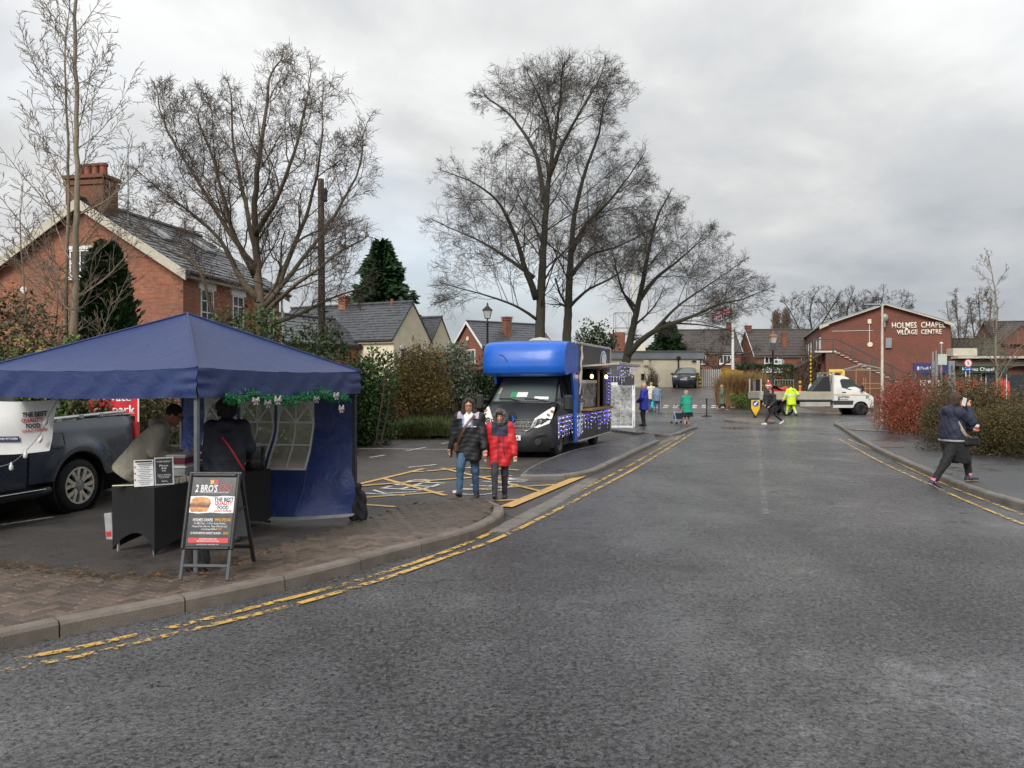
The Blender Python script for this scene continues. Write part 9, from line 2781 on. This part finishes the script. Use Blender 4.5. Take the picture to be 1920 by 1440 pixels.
mb.prism([(x*cos(a_)-y*sin(a_),.70+x*sin(a_)+y*cos(a_))for x,y in ar],-.073,-.069,fr=lambda a,b,t:(a,t,b));mb.build('arrow',PRINT_WHITE,ds_)
q=G(1325,781);bp_=thing('barrier_post','black barrier post on a weighted base standing in the junction','barrier post',(q.x,q.y,0))
mb=MB();mb.lathe([(.26,0),(.26,.03),(.06,.10),(.035,.12),(.035,.86),(.05,.87),(.05,.96),(0,.97)],16);mb.build('post',BLACK,bp_,smooth=40)
mb=MB();mb.lathe([(.27,-.0),(.28,.015),(.26,.034)],16);mb.build('base_rim',RUBBER,bp_)
q=G(1239,775);cb=thing('crowd_barrier','galvanised crowd barrier standing end on behind the queue','barrier',(q.x,q.y,0),radians(78))
mb=MB();mb.tube([(-1.1,0,.15),(-1.1,0,1.05),(1.1,0,1.05),(1.1,0,.15)],.02,6,closed=True);mb.build('frame',STEEL,cb)
for k in range(12):
 mb=MB();mb.tube([(-1.0+k*.18,0,.15),(-1.0+k*.18,0,1.05)],.009,5);mb.build('bar',STEEL,cb)
for x in(-.9,.9):
 mb=MB();mb.tube([(x,-.35,0),(x,0,.16),(x,.35,0)],.018,6);mb.build('foot',STEEL,cb)
for k,(x,y0)in enumerate(((1414,712),(1421,709))):
 q=P(x,715,49);o=thing('concrete_post',('left' if k==0 else 'right')+' hand weathered post at the end of the planting by the junction','post',(q.x,q.y,.05))
 mb=MB();mb.box((0,0,.95),(.2,.2,1.9),bev=.02);mb.build('post',KERB_GREY if k==0 else BLACK,o);mb=MB();mb.box((0,0,1.93),(.24,.24,.06),bev=.02);mb.build('cap',KERB_GREY if k==0 else BLACK,o)
q=P(1437,715,50);o=thing('planter_wall','pale timber planter panel behind the man in the Santa hat','planter',(q.x,q.y,.1))
for k in range(3):
 mb=MB();mb.box((0,0,.9+k*.29),(.98,.08,.27),bev=.01);mb.build('board',CREAM_PAINT if k==2 else KERB,o)
mb=MB();mb.box((0,.1,.4),(.9,.1,.8));mb.build('backing',BLACK,o)
q=P(1470,715,57);o=thing('railing','grey hoop railing behind the truck load','railing',(q.x,q.y,.3))
mb=MB();mb.tube([(-.7,0,0),(-.7,0,1.7),(.7,0,1.7),(.7,0,0)],.04,6);mb.build('hoop',STEEL,o)
for k in range(6):
 mb=MB();mb.tube([(-.5+k*.2,0,.2),(-.5+k*.2,0,1.68)],.02,5);mb.build('bar',STEEL,o)
q=P(1754,715,50);nb=thing('notice_sign','grey twin post sign holding a pale notice board above the hedge','sign',(q.x,q.y,0))
for x,zt in((-.1,658),(.02,656)):
 pass
for x,y_ in((1749,659),(1755,657)):
 a=P(x,y_,50);mb=MB();mb.tube([(a.x-q.x,0,0),(a.x-q.x,0,a.z)],.05,8);mb.build('post',STEEL,nb)
a,b=P(1748,677,50),P(1760,712,50);mb=MB();mb.box(((a.x+b.x)/2-q.x,.08,(a.z+b.z)/2),(b.x-a.x,.04,a.z-b.z));mb.build('sign_back',FASCIA_GREY,nb)
q=P(1765,715,54);nb=thing('notice_sign','tall post with a domed cap carrying a pale rectangular notice','sign',(q.x,q.y,0))
zt=P(0,645,54).z;mb=MB();mb.tube([(0,0,0),(0,0,zt)],.06,8);mb.build('post',STEEL,nb);mb=MB();mb.lathe([(.06,zt),(.11,zt+.03),(.1,zt+.1),(0,zt+.15)],10);mb.build('cap',WHITE,nb)
a,b=P(1757,664,54),P(1774,684,54);mb=MB();mb.box(((a.x+b.x)/2-q.x,-.08,(a.z+b.z)/2),(b.x-a.x,.03,a.z-b.z));mb.build('notice',mat('pale_green_notice',(.48,.54,.48),.5),nb)
q=P(1784,715,52);nb=thing('information_panel','grey information panel with a blue picture behind the russet hedge','sign',(q.x,q.y,0))
a,b=P(1779,677,52),P(1790,715,52);mb=MB();mb.box((0,0,a.z/2+.3),(b.x-a.x,.12,a.z-.6),bev=.01);mb.build('panel',FASCIA_GREY,nb);mb=MB();mb.box((-.02,-.065,a.z-.5),(.12,.01,.4));mb.build('picture',mat('blue_picture',(.04,.08,.3),.5),nb)
q=P(1815,715,48);ss=thing('speed_sign','round red ringed speed limit sign with a blue arrow plate on two posts','sign',(q.x,q.y,0))
zc=P(0,681,48).z
for x in(-.12,.12):
 mb=MB();mb.tube([(x,.03,0),(x,.03,zc)],.03,8);mb.build('post',WHITE,ss)
circ=lambda r:[(cos(t)*r,zc+sin(t)*r)for t in[2*pi*k/28 for k in range(28)]]
mb=MB();mb.prism(circ(.26),-.02,.0,fr=lambda a,b,t:(a,t,b));pl_=mb.build('sign_ring',PRINT_RED,ss);mb=MB();mb.prism(circ(.20),-.026,-.021,fr=lambda a,b,t:(a,t,b));mb.build('sign_face',PRINT_WHITE,pl_)
text('lettering','5',.13,.2,PRINT_BLACK,pl_,frame((0,-.0275,zc),(1,0,0),(0,0,1)),bold=.02,depth=.002)
mb=MB();mb.box((0,-.01,zc-.38),(.44,.02,.22),bev=.004);bp2=mb.build('arrow_plate',bpy.data.materials['sign_blue'],ss);mb=MB();mb.prism([(-.15,-.02),(.05,-.02),(.05,-.06),(.16,0),(.05,.06),(.05,.02),(-.15,.02)],-.026,-.021,fr=lambda a,b,t:(a,t,zc-.38+b));mb.build('arrow',PRINT_WHITE,bp2)
q=P(1612,715,64);po=thing('timber_shelter','grey pitched shelter frame over yellow timber posts below the stair','shelter',(q.x,q.y,0))
def pp(x,y):a=P(x,y,64);return Vector((a.x-q.x,0,a.z))
GT=mat('grey_timber',(.26,.25,.24),.7);YT=mat('yellow_timber',(.34,.21,.085),.7)
mb=MB();mb.bar(pp(1582,693),pp(1616,683),.10);mb.bar(pp(1616,683),pp(1653,691),.10);mb.bar(pp(1582,694),pp(1653,694),.06);mb.bar(pp(1616,684),pp(1616,693),.06);mb.build('roof_frame',GT,po)
for x in(1605,1631):mb=MB();mb.bar(pp(x,692),pp(x,752),.065);mb.build('post',YT,po)
mb=MB();mb.bar(pp(1604,692),pp(1632,692),.08);mb.build('beam',YT,po)
for y in(719,728):mb=MB();mb.bar(pp(1616,y),pp(1650,y),.06);mb.build('fence_rail',YT,po)
for x in(1619,1623):mb=MB();mb.bar(pp(x,708),pp(x,735),.045);mb.build('fence_post',YT,po)
q=G(1668,838,.1);o=MB().box((0,0,.0),(.62,.45,.012),bev=.003).build('manhole_cover',mat('rusty_iron',(.09,.045,.03),.6));o.location=(q.x,q.y,.104);o.rotation_euler=(0,0,.3);tag(o,'rusty manhole cover set in the right footway near the red shrub','manhole cover')
q=P(1510,715,60);o=MB().box((0,0,.85),(.22,.06,1.7),bev=.01).build('leaning_board',WHITE);o.location=(q.x,q.y,0.0);o.rotation_euler=(0,radians(14),0);tag(o,'white board leaning against the dark side wall of the village centre','board')
